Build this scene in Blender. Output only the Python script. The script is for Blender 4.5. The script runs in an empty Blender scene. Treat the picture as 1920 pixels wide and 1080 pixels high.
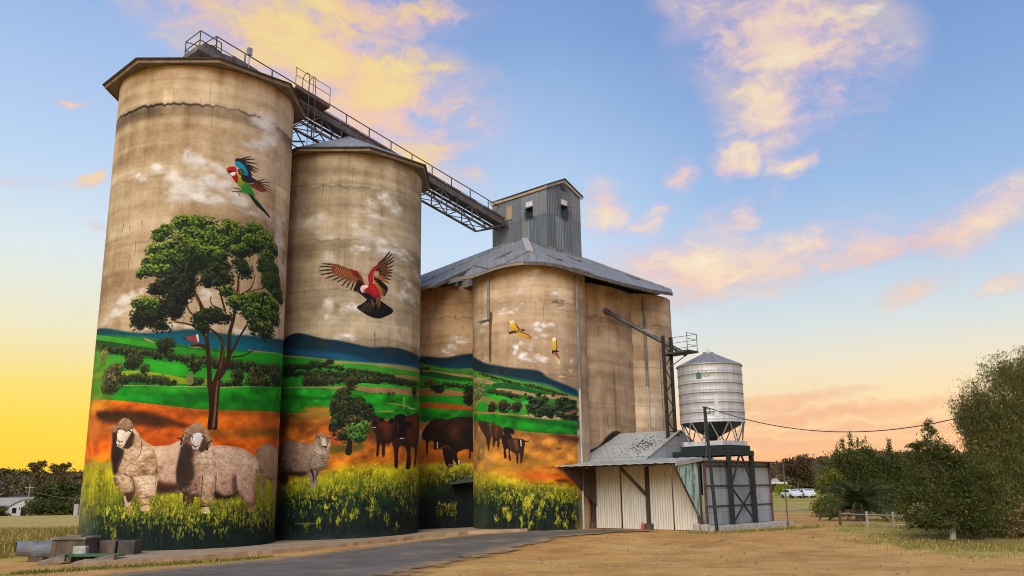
import bpy, bmesh, math, random
import numpy as np
from mathutils import Vector, Matrix

S = bpy.context.scene
COL = S.collection
# ---------------------------------------------------------------- camera
cam_d = bpy.data.cameras.new('camera'); cam = bpy.data.objects.new('camera', cam_d); COL.objects.link(cam)
PITCH, ROLL, CAM_Z = .2252, .0135, 2.45
cp, sp, cr, sr = math.cos(PITCH), math.sin(PITCH), math.cos(-ROLL), math.sin(-ROLL)
fwd = Vector((0, cp, sp)); up0 = Vector((0, -sp, cp)); rt0 = Vector((1, 0, 0))
rt = rt0 * cr + up0 * sr; up = -rt0 * sr + up0 * cr
M = Matrix((rt, up, -fwd)).transposed().to_4x4(); M.translation = (0, 0, CAM_Z)
cam.matrix_world = M
cam_d.sensor_width = 36; cam_d.lens = 1640 / 1920 * 36; cam_d.clip_start = .1; cam_d.clip_end = 5000
S.camera = cam
S.cycles.pixel_filter_type = 'BLACKMAN_HARRIS'; S.cycles.filter_width = 1.05
# ---------------------------------------------------------------- exposure
S.view_settings.view_transform = 'Standard'; S.view_settings.look = 'None'; S.view_settings.gamma = 1
S.view_settings.exposure = 0; S.view_settings.use_curve_mapping = False
# ---------------------------------------------------------------- sun: frontal fill added to light the walls, broad, behind the viewer's left shoulder
SUN_EL, SUN_AZ = math.radians(33), math.radians(196)          # azimuth clockwise from +Y
fill_sun_d = bpy.data.lights.new('sun', 'SUN'); sun = bpy.data.objects.new('sun', fill_sun_d); COL.objects.link(sun)
fill_sun_d.energy = 2.9; fill_sun_d.angle = math.radians(42); fill_sun_d.color = (1, .945, .865)
sv = Vector((math.sin(SUN_AZ) * math.cos(SUN_EL), math.cos(SUN_AZ) * math.cos(SUN_EL), math.sin(SUN_EL)))
sun.rotation_euler = sv.to_track_quat('Z', 'Y').to_euler(); sun.location = (0, -20, 60)
# ---------------------------------------------------------------- world: dusk sky with sunset clouds
def lin(c):
    return tuple((v / 255 / 12.92 if v / 255 <= .04045 else ((v / 255 + .055) / 1.055) ** 2.4) for v in c)
wd = bpy.data.worlds.new('World'); S.world = wd; wd.use_nodes = True
N = wd.node_tree.nodes; Lk = wd.node_tree.links; N.clear()
def nd(t, **k):
    n = N.new(t)
    for a, v in k.items(): setattr(n, a, v)
    return n
def mth(op, a, b=None, c=None, clamp=False):
    n = nd('ShaderNodeMath', operation=op); n.use_clamp = clamp
    for i, v in enumerate((a, b, c)):
        if v is None: continue
        if isinstance(v, (int, float)): n.inputs[i].default_value = v
        else: Lk.new(v, n.inputs[i])
    return n.outputs[0]
def ramp(fac, stops, interp='LINEAR'):
    n = nd('ShaderNodeValToRGB'); e = n.color_ramp.elements; n.color_ramp.interpolation = interp
    while len(e) < len(stops): e.new(.5)
    for i, (p, c) in enumerate(stops):
        e[i].position = p; e[i].color = (*lin(c), 1) if not isinstance(c, float) else (c, c, c, 1)
    Lk.new(fac, n.inputs[0]); return n.outputs[0]
def mixc(f, a, b, mode='MIX'):
    n = nd('ShaderNodeMix', data_type='RGBA', blend_type=mode)
    for i, v in ((0, f), (6, a), (7, b)):
        if isinstance(v, (int, float)): n.inputs[i].default_value = v
        elif isinstance(v, tuple): n.inputs[i].default_value = v
        else: Lk.new(v, n.inputs[i])
    return n.outputs[2]
tc = nd('ShaderNodeTexCoord'); sx = nd('ShaderNodeSeparateXYZ'); Lk.new(tc.outputs['Generated'], sx.inputs[0])
az = mth('ARCTAN2', sx.outputs[0], sx.outputs[1]); el = mth('ARCSINE', sx.outputs[2])
ef = mth('DIVIDE', mth('MAXIMUM', el, 0), .62, clamp=True)
ST = lambda *a: [(e / .62, c) for e, c in a]
left = ramp(ef, ST((0, (255, 196, 20)), (.03, (255, 208, 24)), (.07, (255, 215, 40)), (.11, (253, 221, 100)), (.17, (240, 230, 190)), (.25, (222, 232, 232)), (.34, (190, 214, 240)), (.48, (158, 188, 230)), (.62, (120, 152, 206))))
mid = ramp(ef, ST((0, (250, 180, 120)), (.05, (250, 206, 150)), (.11, (236, 226, 206)), (.19, (218, 230, 236)), (.28, (200, 220, 240)), (.40, (164, 194, 230)), (.50, (134, 166, 214)), (.62, (114, 142, 200))))
right = ramp(ef, ST((0, (236, 150, 112)), (.022, (248, 174, 122)), (.05, (254, 200, 138)), (.085, (252, 217, 160)), (.125, (240, 224, 190)), (.17, (216, 222, 218)), (.23, (190, 208, 226)), (.32, (154, 186, 224)), (.42, (132, 166, 214)), (.50, (120, 152, 206)), (.62, (104, 136, 196))))
def sstep(v, a, b):
    n = nd('ShaderNodeMapRange', interpolation_type='SMOOTHSTEP'); Lk.new(v, n.inputs[0]); n.inputs[1].default_value = a; n.inputs[2].default_value = b
    return n.outputs[0]
absaz = mth('ABSOLUTE', mth('ADD', az, .55))
base = mixc(sstep(az, -.42, -.02), left, mid); base = mixc(sstep(az, .0, .30), base, right)
# clouds: where they stand in the sky (azimuth, elevation, half sizes, turn, strength)
CL = [(-0.2382, 0.4783, 0.2129, 0.063, -0.314, 1.1), (-0.1664, 0.4322, 0.1231, 0.0412, -0.663, 1.05), (-0.3141, 0.4979, 0.1203, 0.0334, -0.175, 0.85), (-0.1014, 0.3996, 0.0843, 0.0239, -0.698, 0.55), (-0.2082, 0.5251, 0.1575, 0.0284, -0.0, 0.8), (-0.3668, 0.4772, 0.0679, 0.0192, -0.0, 0.5), (0.3384, 0.4761, 0.1186, 0.0666, -0.209, 0.95), (0.2994, 0.4147, 0.0593, 0.0629, -0.262, 0.95), (0.2738, 0.3632, 0.0373, 0.0291, 0.611, 0.8), (0.3258, 0.344, 0.0317, 0.0126, 0.209, 0.8), (0.2563, 0.3563, 0.02, 0.0281, -0.175, 0.8), (0.3861, 0.4245, 0.0665, 0.0662, -0.0, 0.5), (0.2488, 0.5159, 0.0778, 0.0254, -0.349, 0.55), (0.2889, 0.4695, 0.0571, 0.0453, -0.349, 0.6), (0.1126, 0.3143, 0.0279, 0.0314, -0.0, 0.85), (0.2075, 0.343, 0.0176, 0.0178, -0.0, 0.9), (0.162, 0.2973, 0.0327, 0.012, 0.436, 0.65), (0.2574, 0.2904, 0.0338, 0.02, 0.175, 0.75), (0.2994, 0.3111, 0.0183, 0.029, -0.175, 0.35), (0.2229, 0.2408, 0.1103, 0.0333, -0.105, 0.92), (0.182, 0.2673, 0.0559, 0.018, 0.175, 0.55), (0.1912, 0.2157, 0.0674, 0.0204, -0.0, 0.6), (0.3398, 0.2442, 0.0769, 0.0253, 0.209, 0.7), (0.4599, 0.2547, 0.1509, 0.0195, 0.227, 0.85), (0.4268, 0.2394, 0.0908, 0.0083, 0.227, 0.9), (0.3097, 0.2254, 0.0298, 0.0081, -0.0, 0.75), (0.3553, 0.23, 0.0152, 0.008, 0.349, 0.8), (0.2688, 0.2198, 0.0783, 0.0106, -0.0, 0.5), (0.4378, 0.1962, 0.039, 0.0131, 0.384, 0.55), (0.5271, 0.1968, 0.0315, 0.0093, 0.262, 0.45), (0.5118, 0.2662, 0.0703, 0.0115, 0.262, 0.5), (0.3465, 0.0734, 0.1638, 0.0084, 0.035, 1.0), (0.2986, 0.0885, 0.0809, 0.0075, 0.07, 0.95), (0.3923, 0.0566, 0.143, 0.0055, -0.0, 0.9), (0.3007, 0.0462, 0.1256, 0.0051, -0.035, 0.9), (-0.493, 0.3965, 0.0226, 0.0037, -0.0, 0.75), (-0.4688, 0.3202, 0.0192, 0.0059, 0.524, 0.75), (-0.4576, 0.2721, 0.0146, 0.007, -0.349, 0.5), (-0.5244, 0.3095, 0.0487, 0.0072, 0.14, 0.3)]
co = nd('ShaderNodeCombineXYZ'); Lk.new(az, co.inputs[0]); Lk.new(el, co.inputs[1])
wn = nd('ShaderNodeTexNoise'); wn.inputs['Scale'].default_value = 9; wn.inputs['Detail'].default_value = 4; Lk.new(co.outputs[0], wn.inputs['Vector'])
wsub = nd('ShaderNodeVectorMath', operation='SUBTRACT'); Lk.new(wn.outputs['Color'], wsub.inputs[0]); wsub.inputs[1].default_value = (.5, .5, .5)
wsc = nd('ShaderNodeVectorMath', operation='MULTIPLY'); Lk.new(wsub.outputs[0], wsc.inputs[0]); wsc.inputs[1].default_value = (.085, .055, 0)
wadd = nd('ShaderNodeVectorMath', operation='ADD'); Lk.new(co.outputs[0], wadd.inputs[0]); Lk.new(wsc.outputs[0], wadd.inputs[1])
field = None
wsc2 = nd('ShaderNodeVectorMath', operation='MULTIPLY'); Lk.new(wsub.outputs[0], wsc2.inputs[0]); wsc2.inputs[1].default_value = (.035, .022, 0)
wn3 = nd('ShaderNodeTexNoise'); wn3.inputs['Scale'].default_value = 38; wn3.inputs['Detail'].default_value = 5; Lk.new(co.outputs[0], wn3.inputs['Vector'])
wsb3 = nd('ShaderNodeVectorMath', operation='MULTIPLY_ADD'); Lk.new(wn3.outputs['Color'], wsb3.inputs[0]); wsb3.inputs[1].default_value = (.034, .024, 0); wsb3.inputs[2].default_value = (-.017, -.012, 0)
wa2 = nd('ShaderNodeVectorMath', operation='ADD'); Lk.new(co.outputs[0], wa2.inputs[0]); Lk.new(wsc2.outputs[0], wa2.inputs[1])
wadd2 = nd('ShaderNodeVectorMath', operation='ADD'); Lk.new(wa2.outputs[0], wadd2.inputs[0]); Lk.new(wsb3.outputs[0], wadd2.inputs[1])
for (ca, ce, rx, ry, ro, stg) in CL:
    mp = nd('ShaderNodeMapping', vector_type='TEXTURE'); Lk.new((wadd if rx > .05 and ry > .015 else wadd2).outputs[0], mp.inputs[0])
    mp.inputs['Location'].default_value = (ca, ce, 0); mp.inputs['Rotation'].default_value = (0, 0, ro); mp.inputs['Scale'].default_value = (rx * 1.4, ry * 1.4, 1)
    ln = nd('ShaderNodeVectorMath', operation='LENGTH'); Lk.new(mp.outputs[0], ln.inputs[0])
    v = mth('MULTIPLY', mth('SUBTRACT', 1, ln.outputs['Value'], clamp=True), stg)
    field = v if field is None else mth('MAXIMUM', field, v)
def streaks(sx_, sy_, turn, detail, rough):
    m_ = nd('ShaderNodeMapping'); Lk.new(wadd2.outputs[0], m_.inputs[0]); m_.inputs['Scale'].default_value = (sx_, sy_, 1); m_.inputs['Rotation'].default_value = (0, 0, turn)
    n_ = nd('ShaderNodeTexNoise'); n_.inputs['Scale'].default_value = 1.; n_.inputs['Detail'].default_value = detail; n_.inputs['Roughness'].default_value = rough; Lk.new(m_.outputs[0], n_.inputs['Vector']); return n_.outputs['Fac']
n1 = streaks(9, 26, .35, 10, .64); n2 = streaks(30, 52, .3, 10, .66); n3 = streaks(6, 13, .5, 6, .55)
nz = mth('ADD', mth('MULTIPLY', n1, .5), mth('MULTIPLY', n2, .5))
dens = mth('ADD', mth('MULTIPLY', field, 1.35), mth('MULTIPLY', mth('SUBTRACT', nz, .5), 3.0))
gate = sstep(field, .0, .30)
cover = mth('MULTIPLY', sstep(dens, -.12, 1.15), mth('MULTIPLY', gate, .96))
veil = mth('MULTIPLY', sstep(n3, .30, .62), mth('MULTIPLY', gate, .48))
cover = mth('MAXIMUM', cover, veil)
tone = mth('ADD', mth('MULTIPLY', mth('SUBTRACT', mth('ADD', mth('MULTIPLY', n3, .5), mth('MULTIPLY', n1, .5)), .5), 3.4), mth('ADD', mth('MULTIPLY', cover, .55), .12))
warmL = ramp(tone, [(0, (206, 184, 204)), (.28, (238, 194, 190)), (.5, (250, 204, 158)), (.74, (255, 216, 128)), (1, (255, 230, 140))])
warmR = ramp(tone, [(0, (186, 184, 216)), (.28, (222, 194, 206)), (.55, (244, 208, 190)), (.8, (254, 224, 180)), (1, (255, 236, 200))])
low = ramp(tone, [(0, (226, 188, 180)), (.35, (246, 192, 154)), (.7, (254, 212, 166)), (1, (255, 228, 190))])
cc = mixc(sstep(az, -.05, .15), warmL, warmR); cc = mixc(sstep(el, .30, .18), cc, low); cc = mixc(sstep(el, .13, .085), cc, ramp(tone, [(0, (236, 170, 136)), (.5, (244, 178, 128)), (1, (250, 200, 146))]))
skyc = mixc(mth('MULTIPLY', cover, .92), base, cc)
grain = nd('ShaderNodeTexNoise'); grain.inputs['Scale'].default_value = 3; grain.inputs['Detail'].default_value = 6; Lk.new(wadd.outputs[0], grain.inputs['Vector'])
skyc = mixc(1., skyc, ramp(grain.outputs['Fac'], [(.2, (246, 246, 250)), (.8, (255, 255, 255))]), 'MULTIPLY')
nish = nd('ShaderNodeTexSky', sky_type='NISHITA'); nish.sun_disc = False; nish.sun_elevation = SUN_EL; nish.sun_rotation = SUN_AZ
bg = nd('ShaderNodeBackground'); bg.inputs['Strength'].default_value = 1.0
bg2 = nd('ShaderNodeBackground'); bg2.inputs['Strength'].default_value = .012; Lk.new(nish.outputs[0], bg2.inputs[0])
Lk.new(skyc, bg.inputs[0]); ad = nd('ShaderNodeAddShader'); Lk.new(bg.outputs[0], ad.inputs[0]); Lk.new(bg2.outputs[0], ad.inputs[1])
wo = nd('ShaderNodeOutputWorld'); Lk.new(ad.outputs[0], wo.inputs[0])

# ---------------------------------------------------------------- object helpers
def tag(o, label=None, cat=None, group=None, kind=None):
    for k, v in (('label', label), ('category', cat), ('group', group), ('kind', kind)):
        if v: o[k] = v
    return o
def thing(name, loc, label, cat, group=None):
    o = bpy.data.objects.new(name, None); COL.objects.link(o); o.location = loc; o.empty_display_size = .3
    return tag(o, label, cat, group)
def origin(o):
    v = Vector((0, 0, 0))
    while o is not None: v += o.location; o = o.parent
    return v
class MB:
    """collects faces in world space, then links them as one mesh object"""
    def __init__(s): s.v = []; s.f = []; s.uv = []
    def add(s, vs, fs, uvs=None):
        n = len(s.v); s.v += [tuple(v) for v in vs]
        s.f += [tuple(i + n for i in f) for f in fs]
        if uvs: s.uv += uvs
        return s
    def quad(s, *p): return s.add(p, [tuple(range(len(p)))])
    def box(s, c, sz, ax=None):
        c = Vector(c); X, Y, Z = ax or (Vector((1, 0, 0)), Vector((0, 1, 0)), Vector((0, 0, 1)))
        vs = [c + X * (sz[0] / 2 * i) + Y * (sz[1] / 2 * j) + Z * (sz[2] / 2 * k) for k in (-1, 1) for j in (-1, 1) for i in (-1, 1)]
        return s.add(vs, [(0, 2, 3, 1), (4, 5, 7, 6), (0, 1, 5, 4), (2, 6, 7, 3), (0, 4, 6, 2), (1, 3, 7, 5)])
    def bar(s, a, b, w, h=None, up=(0, 0, 1)):
        a, b = Vector(a), Vector(b); d = b - a; L = d.length; d.normalize(); upv = Vector(up)
        if abs(d.dot(upv)) > .98: upv = Vector((.69, .72, 0))
        x = d.cross(upv).normalized(); z = x.cross(d)
        return s.box((a + b) / 2, (L, w, h or w), (d, x, z))
    def tube(s, a, b, r, r2=None, n=8, caps=True):
        a, b = Vector(a), Vector(b); r2 = r if r2 is None else r2; d = (b - a).normalized()
        x = d.cross(Vector((0, 0, 1)) if abs(d.z) < .9 else Vector((1, 0, 0))).normalized(); y = d.cross(x)
        vs = []
        for p, q in ((a, r), (b, r2)):
            vs += [p + (x * math.cos(6.28318 * i / n) + y * math.sin(6.28318 * i / n)) * q for i in range(n)]
        fs = [(i, (i + 1) % n, n + (i + 1) % n, n + i) for i in range(n)]
        if caps: fs += [tuple(range(n))[::-1], tuple(range(n, 2 * n))]
        return s.add(vs, fs)
    def path(s, pts, r, n=6):
        for a, b in zip(pts[:-1], pts[1:]): s.tube(a, b, r, n=n)
        return s
    def prism(s, pts, d):
        """pts: planar outline, d: extrusion vector"""
        d = Vector(d); p = [Vector(q) for q in pts]; n = len(p)
        vs = p + [q + d for q in p]
        return s.add(vs, [tuple(range(n))[::-1], tuple(range(n, 2 * n))] + [(i, (i + 1) % n, n + (i + 1) % n, n + i) for i in range(n)])
    def build(s, name, mat, parent=None, smooth=False, bevel=0., loc=None):
        o0 = origin(parent) if parent is not None else Vector(loc or (0, 0, 0))
        me = bpy.data.meshes.new(name); me.from_pydata([Vector(v) - o0 for v in s.v], [], s.f)
        if s.uv:
            uvl = me.uv_layers.new(name='UVMap'); uvl.data.foreach_set('uv', np.array(s.uv, np.float32).ravel())
        bm = bmesh.new(); bm.from_mesh(me)
        if not s.uv: bmesh.ops.recalc_face_normals(bm, faces=bm.faces)
        bm.to_mesh(me); bm.free()
        me.materials.append(mat)
        if smooth:
            me.polygons.foreach_set('use_smooth', np.ones(len(me.polygons), bool))
        o = bpy.data.objects.new(name, me); COL.objects.link(o)
        if parent is not None: o.parent = parent
        else: o.location = o0
        if bevel:
            m = o.modifiers.new('bevel', 'BEVEL'); m.width = bevel; m.segments = 2; m.limit_method = 'ANGLE'
        return o
def copy_tree(o, parent=None):
    c = o.copy(); COL.objects.link(c); c.parent = parent
    for ch in list(o.children): copy_tree(ch, c)
    return c
# ---------------------------------------------------------------- materials
class Mat:
    def __init__(s, name):
        s.m = bpy.data.materials.new(name); s.m.use_nodes = True; s.t = s.m.node_tree; s.n = s.t.nodes; s.b = s.n['Principled BSDF']
        s.pos = s.n.new('ShaderNodeNewGeometry').outputs['Position']
    def l(s, a, b): s.t.links.new(a, b); return s
    def set(s, **k):
        for a, v in k.items(): s.b.inputs[a.replace('_', ' ')].default_value = v
        return s
    def node(s, t, **k):
        n = s.n.new(t)
        for a, v in k.items(): setattr(n, a, v)
        return n
    def math(s, op, a, b=None, clamp=False):
        n = s.node('ShaderNodeMath', operation=op); n.use_clamp = clamp
        for i, v in enumerate((a, b)):
            if v is None: continue
            if isinstance(v, (int, float)): n.inputs[i].default_value = v
            else: s.l(v, n.inputs[i])
        return n.outputs[0]
    def noise(s, scale, detail=5, rough=.6, vec=None, stretch=None):
        n = s.node('ShaderNodeTexNoise'); n.inputs['Scale'].default_value = scale; n.inputs['Detail'].default_value = detail; n.inputs['Roughness'].default_value = rough
        v = vec or s.pos
        if stretch:
            m = s.node('ShaderNodeMapping'); m.inputs['Scale'].default_value = stretch; s.l(v, m.inputs[0]); v = m.outputs[0]
        s.l(v, n.inputs['Vector']); return n.outputs['Fac']
    def ramp(s, fac, stops):
        n = s.node('ShaderNodeValToRGB'); e = n.color_ramp.elements
        while len(e) < len(stops): e.new(.5)
        for i, (p, c) in enumerate(stops): e[i].position = p; e[i].color = (*c, 1) if isinstance(c, tuple) else (c, c, c, 1)
        s.l(fac, n.inputs[0]); return n.outputs[0]
    def mix(s, f, a, b, mode='MIX'):
        n = s.node('ShaderNodeMix', data_type='RGBA', blend_type=mode)
        for i, v in ((0, f), (6, a), (7, b)):
            if isinstance(v, (int, float)): n.inputs[i].default_value = v
            elif isinstance(v, tuple): n.inputs[i].default_value = (*v, 1)
            else: s.l(v, n.inputs[i])
        return n.outputs[2]
    def color(s, c): s.l(c, s.b.inputs['Base Color']); return s
    def bump(s, h, strength=.3, dist=.02):
        b = s.node('ShaderNodeBump'); b.inputs['Strength'].default_value = strength; b.inputs['Distance'].default_value = dist
        s.l(h, b.inputs['Height']); s.l(b.outputs[0], s.b.inputs['Normal']); return s
    def dot(s, v):
        n = s.node('ShaderNodeVectorMath', operation='DOT_PRODUCT'); s.l(s.pos, n.inputs[0]); n.inputs[1].default_value = v; return n.outputs['Value']
def rough_mat(name, c1, c2, scale=2., rough=.8, metal=0., bump=.15, stretch=None, c3=None):
    m = Mat(name); f = m.noise(scale, 6, .65, stretch=stretch)
    st = [(.3, c1), (.7, c2)] if c3 is None else [(.25, c1), (.55, c2), (.8, c3)]
    m.color(m.ramp(f, st)).set(Roughness=rough, Metallic=metal)
    if bump: m.bump(m.noise(scale * 6, 4), bump, .02)
    return m.m

# ---------------------------------------------------------------- wall paint
# Concrete and mural paint for the curved silo walls are worked out here with
# numpy: s = metres round the wall, z = metres above the ground.
TPM = 66                                   # texels per metre of wall

def vnoise(h, w, ny, nx, rng):
    ny = max(2, int(ny)); nx = max(2, int(nx))
    g = rng.random((ny + 1, nx + 1)).astype(np.float32)
    g[:, -1] = g[:, 0]
    y = np.linspace(0, ny, h, endpoint=False); x = np.linspace(0, nx, w, endpoint=False)
    iy = y.astype(int); ix = x.astype(int)
    fy = (y - iy)[:, None].astype(np.float32); fx = (x - ix)[None, :].astype(np.float32)
    fy = fy * fy * (3 - 2 * fy); fx = fx * fx * (3 - 2 * fx)
    r0 = g[iy]; r1 = g[iy + 1]
    a = r0[:, ix] * (1 - fx) + r0[:, ix + 1] * fx
    b = r1[:, ix] * (1 - fx) + r1[:, ix + 1] * fx
    return a * (1 - fy) + b * fy

def fbm(h, w, ny, nx, rng, octs=4, gain=.55):
    t = np.zeros((h, w), np.float32); amp = 1.; tot = 0.
    for i in range(octs):
        t += amp * vnoise(h, w, min(ny, h), min(nx, w), rng); tot += amp
        amp *= gain; ny *= 2; nx *= 2
    return t / tot

def blur(m, n):
    n = int(n)
    if n < 1: return m
    for ax in (0, 1):
        for _ in range(2):
            p = np.pad(m, [(n + 1, n) if i == ax else (0, 0) for i in (0, 1)], mode='edge')
            c = np.cumsum(p, axis=ax, dtype=np.float64)
            L = m.shape[ax]; k = 2 * n + 1
            m = ((c[k:k + L] - c[:L]) / k if ax == 0 else (c[:, k:k + L] - c[:, :L]) / k).astype(np.float32)
    return m

def spline(pts, closed, k=5):
    P = np.array(pts, float); n = len(P)
    if n < 3: return P
    out = []
    for i in range(n if closed else n - 1):
        p0 = P[i - 1] if (closed or i > 0) else P[0]
        p1 = P[i]; p2 = P[(i + 1) % n]
        p3 = P[(i + 2) % n] if (closed or i + 2 < n) else P[-1]
        for t in np.arange(k) / k:
            out.append(.5 * (2 * p1 + (p2 - p0) * t + (2 * p0 - 5 * p1 + 4 * p2 - p3) * t * t + (3 * p1 - p0 - 3 * p2 + p3) * t ** 3))
    if not closed: out.append(P[-1])
    return np.array(out)

class Wall:
    def __init__(self, width, z0, z1, seed, full=True):
        self.w = int(width * TPM); self.h = int((z1 - z0) * TPM)
        self.width = width; self.z0 = z0; self.z1 = z1
        self.rng = np.random.default_rng(seed); self.rnd = random.Random(seed)
        self.T = np.zeros((self.h, self.w, 3), np.float32)     # row 0 is the bottom
        self.streak = fbm(self.h, self.w, (z1 - z0) * 2.5, width * 1.6, self.rng, 4)
        self.fine = vnoise(self.h, self.w, self.h // 3, self.w // 3, self.rng)
    def X(self, s): return (np.asarray(s, float) + self.width / 2) * TPM
    def Y(self, z): return (np.asarray(z, float) - self.z0) * TPM
    def concrete(self, cols, joints=(), z_dark=None):
        h, w, rng = self.h, self.w, self.rng
        H = self.z1 - self.z0; Wd = self.width
        zz = np.linspace(self.z0, self.z1, h)[:, None]
        big = fbm(h, w, H * .28, Wd * .2, rng, 4)
        band = fbm(h, w, H * .8, Wd * .10, rng, 4, .6)            # pour bands
        vert = fbm(h, w, H * .12, Wd * 2.2, rng, 3)               # runs down the face
        grit = vnoise(h, w, h // 2, w // 2, rng)
        mott = fbm(h, w, H * 1.8, Wd * 1.8, rng, 4, .6)
        lo, mid, hi = [np.array(c, np.float32) / 255 for c in cols]; lo, mid, hi = [c * .86 + c.mean() * .14 for c in (lo * .8 + mid * .2, mid, hi)]
        ring = fbm(h, w, H * 2.2, Wd * .12, rng, 3, .6); t = np.clip(.53 + .6 * (big - .5) + .8 * (band - .5) + .75 * (ring - .5) + .5 * (vert - .5) + .6 * (mott - .5) + .3 * (grit - .5), 0, 1)[..., None]
        T = np.where(t < .5, lo + (mid - lo) * t * 2, mid + (hi - mid) * (t - .5) * 2)
        # lift lines every pour
        z = self.z0 + 1.1
        while z < self.z1:
            a = rng.random() * .07 + .015
            wob = (vnoise(1, w, 2, Wd * 1.5, rng)[0] - .5) * .12
            d = np.abs(zz - z - wob[None, :])
            T = T * (1 - a * np.exp(-(d / .05) ** 2))[..., None]
            z += 1.22
        for jz, amt in joints:                                    # rough dark pour joints
            wob = (vnoise(1, w, 2, Wd * 2.2, rng)[0] - .5) * .10 + (vnoise(1, w, 2, Wd * 7, rng)[0] - .5) * .12
            s = .25 + 1.0 * vnoise(1, w, 2, Wd * .6, rng)[0]
            d = np.abs(zz - jz - wob[None, :])
            s = np.clip(s - .35, 0, 1); T = T * (1 - amt * s[None, :] * np.exp(-(d / .06) ** 2))[..., None]
            T = T * (1 - .22 * amt * np.exp(-((zz - jz + .25) / .35) ** 2) * (.4 + 1.2 * vnoise(1, w, 2, Wd * .5, rng)))[..., None]
            below = np.clip((jz + wob[None, :] - zz) / 1.0, 0, 1)
            st = np.where(below > 0, np.exp(-below * 2.6), 0) * (.10 + .55 * vnoise(h, w, 3, Wd * 3, rng)) * amt
            T = T * (1 - .55 * st)[..., None]
        for _ in range(int(H * Wd * .5)):                         # drips and damp runs
            s = rng.uniform(-Wd / 2, Wd / 2); zc = rng.uniform(self.z0 + .5, self.z1); L = rng.uniform(.4, 2.6)
            self.T = T; self.stroke([(s, zc), (s + rng.normal() * .02, zc - L * .5), (s + rng.normal() * .03, zc - L)], rng.uniform(.02, .07), .02, (88, 68, 46) if rng.random() < .7 else (206, 186, 150), a=rng.uniform(.05, .18)); T = self.T
        for _ in range(int(H * Wd * .12)):                        # patches left by the form boards
            s = rng.uniform(-Wd / 2, Wd / 2); zc = self.z0 + 1.1 + 1.22 * rng.integers(0, int(H / 1.22)); ww = rng.uniform(.4, 1.6); k = rng.uniform(.90, 1.10)
            x0, x1 = int(np.clip(self.X(s), 0, w)), int(np.clip(self.X(s + ww), 0, w)); y0, y1 = int(np.clip(self.Y(zc), 0, h)), int(np.clip(self.Y(zc + 1.22), 0, h))
            T[y0:y1, x0:x1] *= k
        for _ in range(int(H * Wd * .16)):                        # short upright cracks and pits
            s = rng.uniform(-Wd / 2, Wd / 2); zc = rng.uniform(self.z0 + .3, self.z1 - .5); L = rng.uniform(.2, .9)
            pts = [(s + rng.normal() * .02, zc + L * (k / 4 - .5)) for k in range(5)]
            self.T = T; self.stroke(pts, .02, .045, (70, 52, 34), a=rng.uniform(.15, .75)); T = self.T
        self.T = T
    def _mask(self, pts):
        P = np.stack([self.X([p[0] for p in pts]), self.Y([p[1] for p in pts])], 1)
        x0 = int(max(0, np.floor(P[:, 0].min()) - 1)); x1 = int(min(self.w, np.ceil(P[:, 0].max()) + 2))
        y0 = int(max(0, np.floor(P[:, 1].min()) - 1)); y1 = int(min(self.h, np.ceil(P[:, 1].max()) + 2))
        if x1 <= x0 or y1 <= y0: return None
        m = np.zeros((y1 - y0, x1 - x0), bool); xs = np.arange(x0, x1) + .5
        Q = np.roll(P, -1, 0)
        for j, yc in enumerate(np.arange(y0, y1) + .5):
            c = (P[:, 1] <= yc) != (Q[:, 1] <= yc)
            if not c.any(): continue
            a, b = P[c], Q[c]
            xi = np.sort(a[:, 0] + (yc - a[:, 1]) * (b[:, 0] - a[:, 0]) / (b[:, 1] - a[:, 1]))
            m[j] = (np.searchsorted(xi, xs) & 1).astype(bool)
        return m, x0, y0, x1, y1
    def _grow(self, box, pad):
        m, x0, y0, x1, y1 = box
        X0 = max(0, x0 - pad); Y0 = max(0, y0 - pad); X1 = min(self.w, x1 + pad); Y1 = min(self.h, y1 + pad)
        M = np.zeros((Y1 - Y0, X1 - X0), np.float32); M[y0 - Y0:y1 - Y0, x0 - X0:x1 - X0] = m
        return M, X0, Y0, X1, Y1
    def poly(self, pts, col, col2=None, soft=.012, tex=.12, a=1., sm=1, fine=.08):
        """filled outline; col at its top fading to col2 at its foot"""
        P = spline(pts, True) if sm else pts
        box = self._mask(P)
        if box is None: return
        n = int(soft * TPM)
        m, x0, y0, x1, y1 = self._grow(box, 2 * n + 1)
        m = blur(m, n)
        c1 = np.array(col, np.float32) / 255; c2 = c1 if col2 is None else np.array(col2, np.float32) / 255
        h = y1 - y0
        t = np.clip((np.arange(h) - 2 * n) / max(1, h - 4 * n), 0, 1)[:, None, None]
        C = c2 + (c1 - c2) * t
        mod = 1 + tex * 2.4 * (self.streak[y0:y1, x0:x1] - .5) + fine * (self.fine[y0:y1, x0:x1] - .5)
        C = C * mod[..., None]
        al = (m * a)[..., None]
        self.T[y0:y1, x0:x1] = self.T[y0:y1, x0:x1] * (1 - al) + C * al
    def stroke(self, pts, w0, w1, col, a=1., sm=0, soft=.6):
        P = spline(pts, False, 4) if (sm and len(pts) > 2) else np.array(pts, float)
        X = self.X(P[:, 0]); Y = self.Y(P[:, 1]); n = len(P)
        R = np.linspace(w0, w1, n) * TPM / 2
        pad = R.max() + 2
        x0 = int(max(0, X.min() - pad)); x1 = int(min(self.w, X.max() + pad)); y0 = int(max(0, Y.min() - pad)); y1 = int(min(self.h, Y.max() + pad))
        if x1 <= x0 or y1 <= y0: return
        gx, gy = np.meshgrid(np.arange(x0, x1) + .5, np.arange(y0, y1) + .5)
        al = np.zeros(gx.shape, np.float32)
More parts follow.
